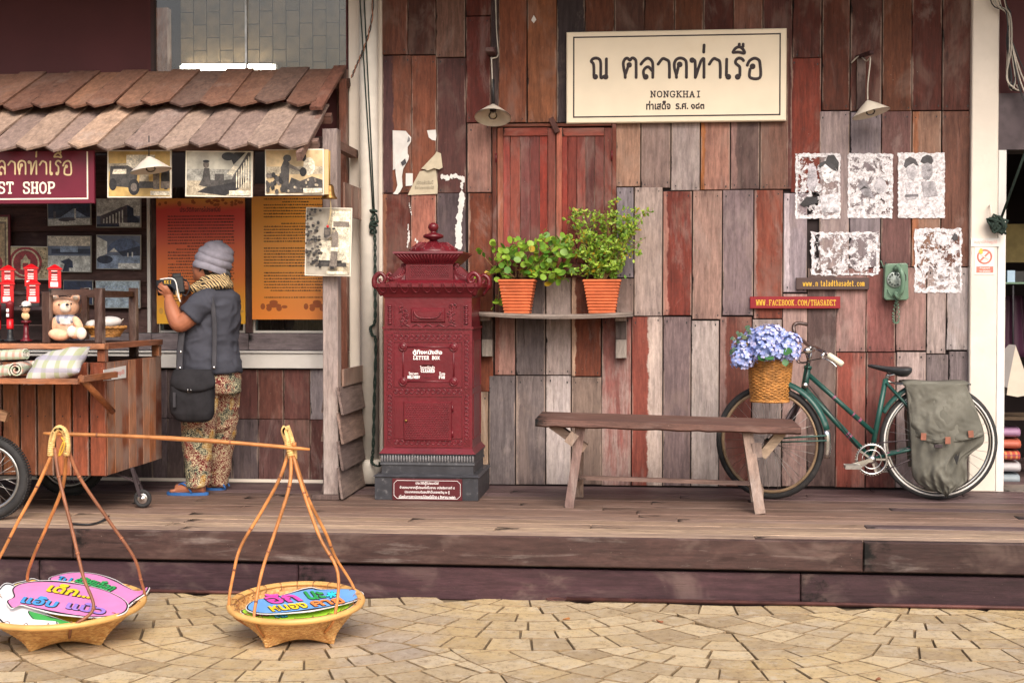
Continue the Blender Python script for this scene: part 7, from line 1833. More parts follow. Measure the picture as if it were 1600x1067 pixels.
# right-hand basket
c0 = gz(463, 997, GZ)
apx = Vector((at(450, 680, c0.y).x, c0.y, at(450, 668, c0.y).z))
b2, c2, P2f, H2 = basket(463, 997, [([(452, 700), (438, 745), (408, 800), (378, 850), (366, 890)], .03, 200, 0), ([(455, 712), (452, 760), (430, 830), (410, 890), (400, 940)], -.01, 247, 0),
    ([(458, 712), (475, 770), (500, 840), (528, 895)], -.02, 318, 0), ([(460, 715), (480, 775), (510, 835), (524, 870)], .03, 38, 0)], apx, 'round bamboo basket of blue and green speech bubble cards, hanging from the right pole end', 201, math.radians(20))
def binding(pts, r, parent, nm='cane_binding'):
    sp = smooth_path(pts, 8); m = MB(); m.tube(sp, r, 10); 
    for i in range(1, len(sp) - 1): d_ = (sp[i + 1] - sp[i - 1]).normalized() * .0045; m.tube([sp[i] - d_, sp[i] + d_], r * 1.12, 10)
    return m.build(nm, M['binding'], parent)
yA = c0.y
binding([at(446, 668, yA), at(444, 674, yA), at(449, 690, yA), at(456, 716, yA)], .013, b2)
binding([at(448, 666, yA + .02), at(453, 680, yA + .02), at(459, 702, yA + .02), at(460, 716, yA + .02)], .012, b2)
# left-hand basket
c1_ = gz(98, 1001, GZ)
apx1 = Vector((at(92, 668, c1_.y).x, c1_.y, at(92, 668, c1_.y).z))
b1, c1, P1f, H1 = basket(98, 1001, [([(80, 712), (58, 760), (28, 815), (4, 862), (-16, 900)], .0, 195, 0), ([(103, 712), (98, 760), (74, 820), (52, 870), (43, 905)], .03, 130, 0),
    ([(86, 700), (92, 745), (112, 825), (130, 900), (146, 950)], -.03, 300, 1), ([(106, 700), (124, 745), (168, 810), (208, 868), (220, 905)], .02, 20, 1)], apx1, 'round bamboo basket of pink and white speech bubble cards, at the left pole end', 238, math.radians(28))
yB = c1_.y
binding([at(79, 712, yB), at(81, 690, yB), at(86, 674, yB), at(94, 669, yB), at(102, 676, yB), at(105, 695, yB), at(104, 711, yB)], .013, b1)
m = MB(); m.tube(smooth_path([at(96, 683, yB - .02), at(101, 692, yB - .03), at(97, 706, yB - .03), at(92, 712, yB - .03), at(95, 700, yB - .03), at(99, 690, yB - .03)], 5), .0035, 6); m.build('string', M['yellow'], b1)
# the carrying pole
pa, pb = at(68, 677, yB), at(484, 702, yA)
po = thing('carrying_pole', 'long thin bamboo carrying pole lying through the tops of both basket frames', 'pole', (pa + pb) / 2)
m = MB(); pts = [pa.lerp(pb, i / 20) + Vector((0, 0, .012 * math.sin(PI * i / 20))) for i in range(21)]; m.tube(pts, [.008] + [.0105] * 8 + [.013] * 5 + [.0105] * 6 + [.007], 10, flat=.8, up=(0, 0, 1)); m.build('shaft', M['rattan'], po)
m = MB(); m.tube([pts[19] + Vector((-.01, 0, .004)), pts[19] + Vector((-.01, 0, .026))], .010, 8); m.build('peg', M['rattan'], po)
m = MB()
for i in (4, 9, 14): d_ = (pts[i + 1] - pts[i]).normalized() * .004; m.tube([pts[i] - d_, pts[i] + d_], .0128, 10, flat=.8, up=(0, 0, 1))
m.build('nodes', M['cane_dark'], po, kind='stuff')

# speech-bubble cards lying in the baskets; laid out on a tilted plane, outline given in photo pixels
def card(label, outline, plane, face, texts, rim='#17151a', group='speech bubble cards in the baskets', inset=1.5):
    """plane: (p0, p1, p2) three photo px + heights -> a tilted plane in the place"""
    q0, q1, q2 = [gz(x, y, GZ + h) for x, y, h in plane]
    n_ = (q1 - q0).cross(q2 - q0).normalized(); n_ = n_ if n_.z > 0 else -n_
    def on(x, y, l=0.0): r = ray(x, y); return CAM + r * ((q0 - CAM).dot(n_) / r.dot(n_)) + n_ * l
    ctr = on(sum(p[0] for p in outline) / len(outline), sum(p[1] for p in outline) / len(outline))
    t = thing('speech_bubble_card', label, 'card', ctr, group)
    out = smooth_path([Vector((x, y, 0)) for x, y in outline], 5, closed=True)
    cx_, cy_ = sum(p.x for p in out) / len(out), sum(p.y for p in out) / len(out)
    def layer(k, l, mat, th, nm):
        m = MB(); pts = []
        for p in out:
            dx, dy = p.x - cx_, p.y - cy_; L_ = math.hypot(dx, dy); f = max(0, (L_ + k) / L_); pts.append(on(cx_ + dx * f, cy_ + dy * f * (1 if k > -1 else 1), l))
        if (pts[1] - pts[0]).cross(pts[len(pts) // 3] - pts[0]).dot(n_) < 0: pts.reverse()
        m.prism(pts, -n_ * th); return m.build(nm, mat, t)
    layer(2.0, 0.0, flat('card_white', '#eeecea'), .004, 'card')
    layer(.8, .0006, flat('card_rim' + rim, rim), .0004, 'outline'); layer(-1.6, .0012, flat('card_face' + face, face), .0004, 'face')
    for (body, x, y, wpx, hpx, colr, ang, sh) in texts:
        # letters lie on the card: local axes from neighbouring pixels
        o_ = on(x, y, .0022); ax = (on(x + math.cos(ang) * wpx / 2, y + math.sin(ang) * wpx / 2, .0022) - o_); ay = (on(x, y - hpx / 2, .0022) - o_)
        ex = ax.normalized(); ey = (ay - ex * ay.dot(ex)).normalized()
        W, H = ax.length * 2, abs(ay.dot((ay - ex * ay.dot(ex)).normalized())) * 2
        Rm = Matrix((ex, -ex.cross(ey), ey)).transposed()          # local x, -y(out), z(up on card)
        for (b_, mat, off) in ((.062, M['ink'], 0.0), (.030, flat('card_ink' + colr, colr), .0042)):
            text(body, o_ + n_ * off, H, mat, t, 'lettering', bold=b_, R=Rm, width=W * (1 if b_ > .05 else .97), shear=sh)
    return t
pk = '#e88cc4'
card('white backed card leaning at the far left of the left-hand basket', [(-14, 950), (4, 915), (24, 916), (50, 940), (90, 976), (20, 978), (-2, 966)], [(0, 955, .135), (60, 975, .11), (30, 925, .185)], '#eceaec', [])
card('yellow card mostly hidden under the pink cards', [(16, 918), (40, 908), (62, 908), (120, 950), (130, 974), (80, 972), (40, 948)], [(20, 940, .14), (110, 972, .105), (60, 912, .18)], '#f0c52c', [])
card('green and yellow card showing below the front pink card', [(44, 955), (60, 958), (110, 972), (128, 978), (80, 978), (56, 970)], [(44, 960, .135), (120, 976, .112), (90, 958, .145)], '#3f9a4a', [])
card('pink speech bubble card with green lettering behind the front pink card', [(78, 906), (92, 898), (118, 894), (150, 897), (178, 906), (198, 917), (212, 923), (224, 922), (232, 917), (228, 925), (216, 933), (206, 940), (190, 950), (150, 940), (110, 925)], [(80, 930, .160), (200, 948, .160), (150, 896, .215)], pk, [('สวยเลือก', 152, 913, 62, 16, '#2fa85a', .30, -.3), ('ไป', 101, 906, 28, 8, '#2f9fd8', .12, -.3)])
card('pink speech bubble card with yellow, blue and purple lettering on top', [(20, 920), (32, 912), (60, 908), (100, 909), (150, 918), (182, 930), (198, 942), (196, 954), (178, 961), (140, 963), (90, 957), (50, 948), (34, 944), (20, 949), (14, 944), (12, 938), (22, 932)], [(20, 945, .165), (195, 950, .170), (110, 909, .215)], pk,
     [('เด็ก...', 113, 924, 80, 16, '#f0d02c', .17, -.4), ('แอ๊บ', 64, 940, 64, 15, '#4f9fe0', .15, -.4), ('แบ๊ว', 136, 950, 70, 15, '#a684dc', .17, -.4)])
card('lime green card with pink and blue letters under the blue card', [(378, 956), (392, 950), (440, 950), (520, 935), (556, 938), (530, 956), (470, 967), (410, 968)], [(385, 958, .125), (540, 950, .130), (460, 938, .155)], '#9fd03c', [('อ้าย', 408, 960, 26, 6, '#e040a0', .0, -.2), ('ใจ', 437, 963, 26, 6, '#35a8d8', -.05, -.2)])
card('sky blue speech bubble card with pink, green and yellow lettering', [(386, 950), (398, 938), (440, 930), (482, 919), (500, 921), (540, 920), (560, 923), (566, 929), (552, 938), (500, 950), (440, 957), (404, 957)], [(390, 952, .145), (555, 935, .165), (480, 922, .185)], '#6fa6e4',
     [('ฮัก', 442, 935, 60, 16, '#e04fae', -.10, -.4), ('นะ', 492, 931, 36, 13, '#2f9f50', -.06, -.4), ('หนอง', 450, 949.5, 62, 9, '#f0cc2c', -.11, -.3), ('คาย', 512, 942, 54, 9, '#ee8a4a', -.12, -.3), ('*', 518, 930, 16, 11, '#35c8dc', 0, 0)])

# ------------------------------------------------------------------ the wooden hand cart
CFx = at(166, 640, -1.5).x; CF = -1.5
CBk = -.62
ct = thing('wooden_cart', 'reddish wooden vending cart with slatted sides, big spoked wheels and a drop shelf', 'cart', (CFx - .8, (CF + CBk) / 2, 0))
CL = -5.6
zt_, zb_ = at(166, 566, CF).z, at(166, 743, CF).z
cp = ['#ae6040', '#92503a', '#b46a44', '#9c5838', '#8c4a32', '#a86242', '#854838']
x = CFx; i = 0
while x > CL:
    wd = .098; m = MB(); m.obox((x - wd / 2, CF + .012 + random.uniform(-.002, .002), (zt_ + zb_) / 2 - .002), (wd - .012, .018, zt_ - zb_), None, 0, .003)
    m.build('slat', CARTZ, ct, tint(cp[i % 7] if i > 1 else '#9c4c34', random.uniform(.0, .15), .95), fix=False); x -= wd; i += 1
    if i < 18:
        m = MB(); m.lathe((x + wd / 2, CF + .003, zb_ + (zt_ - zb_) * .52), [(.0035, .0), (.0035, .003), (.0001, .004)], 8, rot('X', PI / 2)); m.build('nail', M['black'], ct, fix=False)
ys = [CF + .022]; cs = ['#a8603f', '#b56a44', '#9c5236', '#ba8262', '#8a4630', '#b98060', '#b5744e', '#7d4030']
for k in range(8):
    a_, b_ = CF + .022 + (CBk - CF - .022) * k / 8, CF + .022 + (CBk - CF - .022) * (k + 1) / 8
    m = MB(); m.box(CFx - .020, CFx - .002 + random.uniform(-.002, .002), a_ + .002, b_ - .002, zb_, zt_ - .001); m.build('slat', CARTZ, ct, tint(cs[k], .1, .95), fix=False)
m = MB(); m.box(CL, CFx - .03, CBk - .02, CBk, zb_, zt_); m.build('back_panel', CARTX, ct, tint('#5a3a2c', 0))
m = MB(); m.box(CL, CFx - .02, CF + .03, CBk - .02, zt_ - .02, zt_ - .004); m.build('inner_deck', CARTX, ct, tint('#5e3c30', 0))
m = MB(); m.box(CL, CFx - .03, CF + .03, CBk - .03, zb_ + .01, zb_ + .03); m.build('floor', CARTX, ct, tint('#5e3c30', 0))
zc = at(166, 537, CF).z
def post(xp, Y, z0, z1, c='#a05a3c', w_=.045, nm='post', xw=None):
    X = at(xp, 560, Y).x if xw is None else xw; m = MB(); m.box(X - w_ / 2, X + w_ / 2, Y, Y + w_, z0, z1, 0, .003); m.build(nm, CARTZ, ct, tint(c, .05, .95)); return X
post(0, CF - .002, zt_ + .001, zc - .032, '#9a5238', xw=CFx - .026); post(0, CBk - .045, zt_ + .001, zc - .032, '#a86242', xw=CFx - .024)
m = MB(); m.box(CL, CFx + .003, CF - .03, CF + .03, zc - .03, zc, 0, .003); m.build('top_rail', CARTX, ct, tint('#b27855', .1))
m = MB(); m.box(CFx - .055, CFx + .004, CF + .031, CBk + .01, zc - .03, zc, 0, 0); m.build('top_rail', CARTY, ct, tint('#a0664a', .1))
m = MB(); m.box(CL, CFx - .056, CF + .031, CBk + .01, zc - .025, zc - .005); m.build('counter', CARTX, ct, tint('#4f352c', 0))
# cage of dark posts on the counter
zk = at(166, 458, CF + .12).z
XP = {}
CG = '#4d352d'; Y1, Y2_ = CF + .05, CBk - .06
X1 = post(72, Y1, zc + .001, at(72, 456, Y1).z, CG, .045); X2 = post(154, Y1, zc + .001, at(154, 450, Y1).z, CG, .045)
X3 = post(207, Y2_, zc - .2, at(207, 450, Y2_).z, CG, .045); X4 = post(131, Y2_, zc + .001, at(131, 450, Y2_).z, CG, .04)
def rail(a_, b_, c=CG, w_=.032, mat=CARTX): m = MB(); m.bar(a_, b_, w_, .03, (0, 0, 1)); m.build('rail', mat, ct, tint(c, .05))
zr = at(110, 457, Y1).z
rail((X1 + .023, Y1 + .02, zr), (X2 - .023, Y1 + .02, zr)); rail((X4 + .02, Y2_ + .02, zr - .01), (X3 - .023, Y2_ + .02, zr - .01)); rail((X2 + .002, Y1 + .046, zr - .004), (X3 - .002, Y2_ - .001, zr - .004), mat=CARTY)
for j, (py) in enumerate((458, 483, 508)):    # dark stepped backing boards
    Yb = CF + .42; m = MB(); m.box(CL, X1 + .03, Yb, Yb + .02, at(60, py + 24, Yb).z, at(60, py + 1, Yb).z, 0, .003); m.build('backing_board', CARTX, ct, tint('#3c2c2b', 0))
# drop shelf
Ysf = CF - .36; zsf = at(100, 592, Ysf).z
xs_ = at(122, 595, Ysf).x
for k in range(3):
    m = MB(); ya, yb = Ysf + k * .118, Ysf + (k + 1) * .118 - .004; m.prism([(CL, ya, zsf), (xs_, ya, zsf), (xs_ + (.02 * k), yb, zsf), (CL, yb, zsf)], (0, 0, -.02)); m.build('shelf_board', CARTX, ct, tint(('#a06448', '#7c4a3a', '#84503e')[k], .1))
m = MB(); m.bar((CL, Ysf - .015, zsf - .012), (xs_ + .01, Ysf - .015, zsf - .012), .03, .026, (0, 0, 1)); m.build('shelf_edge', CARTX, ct, tint('#b0714e', .15))
m = MB(); m.bar((xs_ + .02, Ysf - .01, zsf), (xs_ + .06, CF - .01, zsf + .006), .035, .03, (0, 0, 1)); m.build('shelf_arm', CARTY, ct, tint('#a86140', .1))
m = MB(); m.tube([at(126, 590, Ysf + .01), at(176, 643, CF - .005)], .017, 8); m.build('shelf_strut', CARTX, ct, tint('#b0623a', .05))
# paper notice on the cart
nt_ = thing('paper_notice', 'small white paper notice with faint red Thai text taped to the cart side', 'notice', (CFx, CF + .28, .75))
a_ = Vector((CFx + .0015, CF + .03, 0)); z0n, z1n = at(180, 593, CF + .2).z, at(180, 575, CF + .2).z
def side_pt(px, py):                          # on the right flank plane x = CFx
    r = ray(px, py); return CAM + r * ((CFx + .0035 - CAM.x) / r.x)
q = [side_pt(162, 578), side_pt(197, 571), side_pt(197, 590), side_pt(162, 595)]
m = MB(); m.prism(q, (-.002, 0, 0)); m.build('paper', M['white'], nt_)
c_ = (q[0] + q[1] + q[2] + q[3]) / 4
text('อนุญาตให้ถ่ายรูปได้', c_ + Vector((.001, 0, 0)), .032, M['redlet'], nt_, R=rot('Z', PI / 2), width=(q[1] - q[0]).length * .82, bold=.01)
# wheels
def cart_wheel(c, R_):
    K = 60; m = MB(); m.tube([c + Vector((( R_ - .026) * math.cos(2 * PI * i / K), 0, (R_ - .026) * math.sin(2 * PI * i / K))) for i in range(K)], .026, 10, closed=True); w_ = m.build('wheel', M['rubber'], ct)
    m = MB()
    for i in range(90):
        a_ = 2 * PI * i / 90
        for dy in (-.012, .012): m.obox(c + Vector(((R_ + .0005) * math.cos(a_), dy, (R_ + .0005) * math.sin(a_))), (.006, .018, .010), rot('Y', -a_))
    m.build('tread', M['rubber'], w_, kind='stuff')
    m = MB(); m.tube([c + Vector(((R_ - .058) * math.cos(2 * PI * i / K), 0, (R_ - .058) * math.sin(2 * PI * i / K))) for i in range(K)], .012, 8, closed=True); m.build('rim', M['steel'], w_)
    m = MB()
    for i in range(28): a_ = 2 * PI * i / 28; s_ = 1 if i % 2 else -1; m.tube([c + Vector((.02 * math.cos(a_ + s_), .03 * s_, .02 * math.sin(a_ + s_))), c + Vector(((R_ - .06) * math.cos(a_), 0, (R_ - .06) * math.sin(a_)))], .0016, 4)
    m.build('spokes', M['steel'], w_, kind='stuff')
    m = MB(); m.tube([c + Vector((0, -.05, 0)), c + Vector((0, .05, 0))], .02, 12); m.build('hub', M['steel'], w_)
fw = gz(2, 812, 0); RW = .225
cart_wheel(Vector((at(-18, 740, fw.y + .0).x, fw.y + .0, RW)), RW)
cart_wheel(Vector((at(108, 720, -.72).x, -.72, RW)), RW)
m = MB(); m.bar(at(-20, 640, fw.y - .0), at(12, 652, fw.y - .0), .05, .035, (0, 1, 0)); m.build('handle_end', CARTX, ct, tint('#b58a68', .2))
# caster leg
cw = gz(223, 793, 0); cyw = cw.y
m = MB(); 
for dx in (0, .045): m.bar(at(206, 730, cyw + dx * 2) , Vector((cw.x - .01 + dx * .2, cyw + dx * .8 - .012, .065)), .018, .012, (0, 1, 0))
m.bar(at(216, 755, cyw - .005), at(218, 753, cyw + .08), .012, .012, (0, 0, 1)); m.bar(at(178, 738, cyw), at(212, 752, cyw), .014, .012, (0, 0, 1)); m.build('caster_leg', M['darkmetal'], ct)
m = MB(); c = Vector((cw.x, cyw, .052)); m.tube([c + Vector((.040 * math.cos(2 * PI * i / 28), 0, .040 * math.sin(2 * PI * i / 28))) for i in range(28)], .012, 10, closed=True, flat=1); cs_ = m.build('caster_wheel', M['rubber'], ct)
m = MB(); m.lathe(c + Vector((0, .010, 0)), [(.032, 0), (.032, .018), (.024, .020), (.012, .017), (.008, .028), (.0001, .028)], 22, rot('X', PI / 2)); m.build('rim', M['chrome'], cs_)

# ------------------------------------------------------------------ goods on the cart
def toybox(px, ytop, ybot, Y, label, sm=1.0):
    c = at(px, ybot, Y); s = px_scale(px, ybot, Y); t = thing('toy_post_box', label, 'toy', c, 'red toy post boxes on the cart'); hw_ = 11.0 * s * sm; H = (ybot - ytop) * s
    R_ = rot('Z', math.radians(22))
    def bx_(w0, z0, z1, w1=None, mat=None, nm='body', yoff=0):
        m = MB(); w1 = w0 if w1 is None else w1; v = [R_ @ Vector((a_ * w, b_ * w, z)) + c for w, z in ((w0, z0), (w1, z1)) for a_, b_ in ((-1, -1), (1, -1), (1, 1), (-1, 1))]
        m.add(v, [(3, 2, 1, 0), (4, 5, 6, 7), (0, 1, 5, 4), (1, 2, 6, 5), (2, 3, 7, 6), (3, 0, 4, 7)]); return m.build(nm, mat or M['redtoy'], t)
    bx_(hw_ * .8, 0.0, H * .12, mat=M['black'], nm='foot'); bx_(hw_ * .82, H * .12, H * .80); bx_(hw_ * .98, H * .80, H * .85, nm='roof_edge'); bx_(hw_ * .95, H * .85, H * 1.0, .1 * hw_, nm='roof')
    f = hw_ * .82
    def lab(x0, x1, z0, z1, mat, k=.0008):
        m = MB(); v = [c + R_ @ Vector((x, -f - k, z)) for x, z in ((x0 * f, z0 * H), (x1 * f, z0 * H), (x1 * f, z1 * H), (x0 * f, z1 * H))]; m.add(v, [(0, 1, 2, 3)]); m.build('label', mat, t, fix=False)
    lab(-.7, .5, .16, .34, M['whitelet']); lab(-.55, .45, .66, .71, M['black']); 
    for i, z in enumerate((.40, .46, .52, .59, .74)): lab(-.55 + .05 * (i % 2), .4, z, z + .03, M['whitelet'])
    return t
tb = [(13, 416, 456, CF + .46, 'red toy post box, back row, at the left beside the seal picture'), (49, 414, 452, CF + .46, 'red toy post box, back row, in front of the round seal'), (86, 415, 455, CF + .46, 'red toy post box, back row, nearest the bear'),
      (12, 438, 478, CF + .30, 'red toy post box, front row, at the left edge'), (52, 438, 478, CF + .30, 'red toy post box, front row, above the cap figurine')]
for (px, yt, yb_, Y, lb) in tb: toybox(px, yt, yb_, Y, lb)
for py, Y in ((478.5, CF + .30), (455, CF + .46)):     # steps that carry them
    m = MB(); z = at(40, py, Y).z; m.box(CL, X1 + .02, Y - .05, Y + .09, z - .02, z - .001); m.build('display_step', CARTX, ct, tint('#33272a', 0))
def figure(px, ytop, ybot, Y, kind, label):
    c = at(px, ybot, Y); s = px_scale(px, ybot, Y); H = (ybot - ytop) * s; t = thing('figurine', label, 'figurine', c)
    m = MB(); m.lathe(c, [(9 * s, 0), (9 * s, .006), (5 * s, .012), (4 * s, .04), (3.6 * s, H * .42)], 16); m.build('stand', M['iron_red'] if kind else M['black'], t)
    if kind:
        m = MB(); m.lathe(c, [(4 * s, H * .42), (7.5 * s, H * .45), (7.5 * s, H * .49), (5 * s, H * .50)], 16); m.build('box_top', M['iron_red'], t)
        m = MB(); m.ell(c + Vector((0, 0, H * .60)), (5.6 * s, 5 * s, H * .10), 12, 8); m.ell(c + Vector((-4 * s, -2 * s, H * .62)), (2.2 * s, 2 * s, H * .07), 8, 6); m.ell(c + Vector((4.5 * s, -2 * s, H * .60)), (2.2 * s, 2 * s, H * .06), 8, 6); m.build('torso', flat('fig_beige', '#d8b88c'), t)
        m = MB(); m.ell(c + Vector((0, 0, H * .78)), (6.4 * s, 5.8 * s, H * .105), 14, 10); m.build('head', flat('fig_skin', '#d8a884'), t)
        m = MB(); m.ell(c + Vector((.5 * s, .5 * s, H * .885)), (7.4 * s, 6.8 * s, H * .09), 14, 8); m.tube([c + Vector((-8 * s, -2.5 * s, H * .845)), c + Vector((0, -6.6 * s, H * .845)), c + Vector((4 * s, -5 * s, H * .85))], 1.3 * s, 6, flat=.5); m.build('cap', M['white'], t)
        m = MB(); m.tube([c + Vector((7.2 * s * math.cos(a_), 6.6 * s * math.sin(a_), H * .835)) for a_ in [2 * PI * i / 16 for i in range(16)]], 1.2 * s, 6, closed=True); m.build('cap_band', M['black'], t)
        m = MB(); m.ell(c + Vector((-2.8 * s, -5.4 * s, H * .78)), 0.9 * s, 6, 5); m.ell(c + Vector((1.4 * s, -5.6 * s, H * .78)), .9 * s, 6, 5); m.build('eyes', M['black'], t)
    else:
        m = MB(); m.lathe(c, [(5 * s, H * .3), (5.2 * s, H * .32), (5 * s, H * .55)], 18); m.build('lower_body', M['redtoy'], t)
        m = MB(); m.lathe(c, [(5.6 * s, H * .55), (5.6 * s, H * .88), (6.4 * s, H * .90), (5 * s, H * .97), (.0001, H)], 18); m.build('upper_body', flat('fig_maroon', '#7c1c24'), t)
        m = MB(); m.box(c.x - 3 * s, c.x + 1 * s, c.y - 5.9 * s, c.y - 5.4 * s, c.z + H * .60, c.z + H * .68); m.box(c.x - 3 * s, c.x + 1 * s, c.y - 5.9 * s, c.y - 5.4 * s, c.z + H * .72, c.z + H * .8); m.build('label', M['whitelet'], t)
figure(16, 472, 533, CF + .10, 0, 'tiny red and maroon pillar box figurine on a black stand'); figure(41, 471, 533, CF + .12, 1, 'little figurine in a white cap sitting on a red letter box')
figure(-4, 475, 533, CF + .14, 0, 'tiny red pillar box figurine cut by the left picture edge')
# teddy bear in clear film
bcx = at(103, 531, CF + .14); s = px_scale(103, 500, CF + .14)
td = thing('teddy_bear', 'peach teddy bear in a blue checked shirt wrapped in clear film on the cart', 'teddy bear', bcx)
def B(px, py, dy, rx, ry, rz, m, ax=0): m.ell(at(px, py, CF + .14 + dy), (rx * s, ry * s, rz * s), 20, 14, rot('Y', ax))
m = MB(); B(103, 508, 0, 17, 14, 20, m); B(101, 480, 0, 22, 17, 15.5, m); B(85, 466, .01, 7, 5, 7, m); B(118, 466, .01, 7, 5, 7, m)
B(84, 508, -.04, 6.5, 6, 12, m, .25); B(122, 506, -.04, 6, 6, 13, m, -.5); B(92, 523, -.08, 16, 10, 9, m, .15); B(120, 520, -.09, 12, 10, 9, m, -.1)
bb_ = m.build('body', M['plush'], td); rm = bb_.modifiers.new('r', 'REMESH'); rm.mode = 'VOXEL'; rm.voxel_size = .004; rm.use_smooth_shade = True
m = MB(); B(102, 481, -.062, 8.5, 7, 7.5, m); B(112, 518, -.115, 7.5, 5, 8.5, m, .1); B(127, 521, -.12, 8, 5, 9, m); B(86, 466, -.012, 4, 3, 4, m); B(117.5, 466, -.012, 4, 3, 4, m); m.build('muzzle_and_pads', M['plush_w'], td, kind='stuff')
m = MB(); B(105, 476, -.092, 2.6, 1.8, 1.8, m); B(92, 476, -.070, 1.5, 1, 1.5, m); B(111, 475, -.068, 1.5, 1, 1.5, m); m.build('nose_and_eyes', M['black'], td, kind='stuff')
m = MB(); B(102, 500, -.004, 17.8, 15, 11, m); m.build('shirt', M['bearshirt'], td)
m = MB(); m.obox(at(102, 502, CF + .072), (16 * s, .002, 8 * s), rot('X', .1)); m.build('name_tag', M['white'], td)
m = MB(); rr = random.Random(3); K = 28; rings = []
for j in range(17):
    t_ = j / 16; z = at(103, 532 - 72 * t_, CF + .1).z; w_ = (29 - 6 * t_ + 2 * math.sin(t_ * 9)) * s * (1 if t_ < .93 else .6); rings.append([(bcx.x + w_ * math.cos(q_) + rr.uniform(-.004, .004), CF + .13 + w_ * .72 * math.sin(q_) + rr.uniform(-.004, .004), z + rr.uniform(-.003, .003)) for q_ in [2 * PI * k / K for k in range(K)]])
m.loft(rings); m.build('clear_film', M['film'], td)
# bread-like wrapped bundle in a low basket (right rear of the counter)
yb2 = CF + .55
lb_ = thing('low_basket', 'low woven basket of wrapped white goods behind the dark rail of the cart', 'basket', at(165, 527, yb2)); c = at(165, 527, yb2); s = px_scale(165, 520, yb2)
m = MB()
for i in range(7):
    t_ = i / 6; R_ = (21 + 9 * t_) * s; z = c.z + .01 + 13 * s * t_; m.tube([(c.x + (R_ + .003 * math.cos(22 * a_ + PI * i)) * math.cos(a_), c.y + .6 * (R_ + .003 * math.cos(22 * a_ + PI * i)) * math.sin(a_), z) for a_ in [2 * PI * j / 72 for j in range(72)]], .0058, 6, closed=True)
m.tube([(c.x + 31 * s * math.cos(a_), c.y + 18.6 * s * math.sin(a_), c.z + 15 * s + .003 * math.sin(24 * a_)) for a_ in [2 * PI * j / 96 for j in range(96)]], .009, 6, closed=True)
m.build('weave', M['wicker'], lb_, kind='stuff'); m = MB(); m.box(c.x - 18 * s, c.x + 18 * s, c.y - .05, c.y + .05, c.z + .002, c.z + .012); m.build('bottom', M['wicker'], lb_)
gd = thing('wrapped_bundle', 'white wrapped bundle lying in the low woven basket', 'bundle', at(168, 505, yb2)); m = MB(); m.ell(at(166, 505, yb2), (24 * s, 15 * s, 10 * s), 22, 14, rot('Y', -.15)); m.ell(at(146, 508, yb2), (12 * s, 11 * s, 8 * s), 16, 10); ob = m.build('cloth_wrap', flat('white_cloth', '#ddd6d2'), gd); m = MB(); m.tube([at(186, 505, yb2), at(193, 498, yb2)], .003, 5); m.build('tie', M['wire'], gd)
# rolled towels and a pillow on the drop shelf
def roll(p0, p1, r, label, turns=2.3):
    a_, b_ = Vector(p0), Vector(p1); t = thing('rolled_towel', label, 'towel', (a_ + b_) / 2, 'rolled cloths on the cart shelf'); ax = (b_ - a_).normalized(); u = Vector((0, 0, 1)); u = (u - ax * u.dot(ax)).normalized(); v = ax.cross(u); n_ = 70; pts = []
    def spiral(th_off):
        out = []
        for i in range(n_ + 1): q_ = 2 * PI * turns * i / n_; rr_ = r * (.28 + .72 * i / n_) - th_off; out.append((rr_ * math.cos(q_ + .5), rr_ * math.sin(q_ + .5)))
        return out
    so, si = spiral(0), spiral(r * .17); prof = so + si[::-1]; vs = []
    for p in (b_, a_): vs += [p + u * x + v * y for x, y in prof]
    N_ = len(prof); m = MB(); m.add(vs, [(i, (i + 1) % N_, N_ + (i + 1) % N_, N_ + i) for i in range(N_)], 0, True)
    m.add(vs, [(i, i + 1, N_ - 2 - i, N_ - 1 - i) for i in range(n_)] + [(N_ + N_ - 1 - i, N_ + N_ - 2 - i, N_ + i + 1, N_ + i) for i in range(n_)], 0, False)
    m.build('cloth_roll', M['towel'], t, fix=False); return t
Yt = Ysf + .17
zs2 = zsf
roll(at(-20, 585, Yt) * 1 + Vector((0, 0, 0)), at(22, 578, Yt - .07), .040, 'rolled striped cloth at the left end of the cart shelf'); roll((at(30, 578, Yt).x, Yt + .10, zs2 + .045), (at(22, 577, Ysf).x, Ysf + .02, zs2 + .045), .043, 'rolled striped cloth lying end-on beside the checked pillow')
roll((at(-30, 562, Yt).x, Yt + .03, zs2 + .105), (at(44, 552, Yt).x, Yt - .02, zs2 + .120), .034, 'rolled pale cloth lying across the two lower rolls'); roll((at(38, 578, Yt).x - .03, Yt + .10, zs2 + .046), (at(60, 560, Yt).x, Yt + .14, zs2 + .050), .04, 'short rolled cloth half behind the pillow')
pc = Vector((at(92, 570, Yt).x, Yt - .02, zs2 + .062)); pw = thing('checked_pillow', 'green and white checked pillow in clear wrap on the cart drop shelf', 'pillow', pc)
m = MB(); n_ = 18; G = []; Rp = rot('Y', -.22) @ rot('X', .5)
for sd in (1, -1):
    for j in range(n_ + 1):
        for i in range(n_ + 1):
            u, v = i / n_ * 2 - 1, j / n_ * 2 - 1; k = (1 - abs(u) ** 2.6) * (1 - abs(v) ** 2.6); pin = 1 - .10 * (1 - abs(u)) * abs(v) - .10 * (1 - abs(v)) * abs(u)
            G.append(pc + Rp @ Vector((u * .155 * pin, v * .13 * pin, sd * .062 * max(k, 0) ** .5 + .003 * math.sin(u * 9 + v * 5))))
W = n_ + 1; fs = []
for sd in (0, 1):
    for j in range(n_):
        for i in range(n_): q_ = [sd * W * W + j * W + i, sd * W * W + j * W + i + 1, sd * W * W + (j + 1) * W + i + 1, sd * W * W + (j + 1) * W + i]; fs.append(q_ if sd == 0 else q_[::-1])
m.add(G, fs, 0, True); m.build('cushion', M['gingham'], pw)

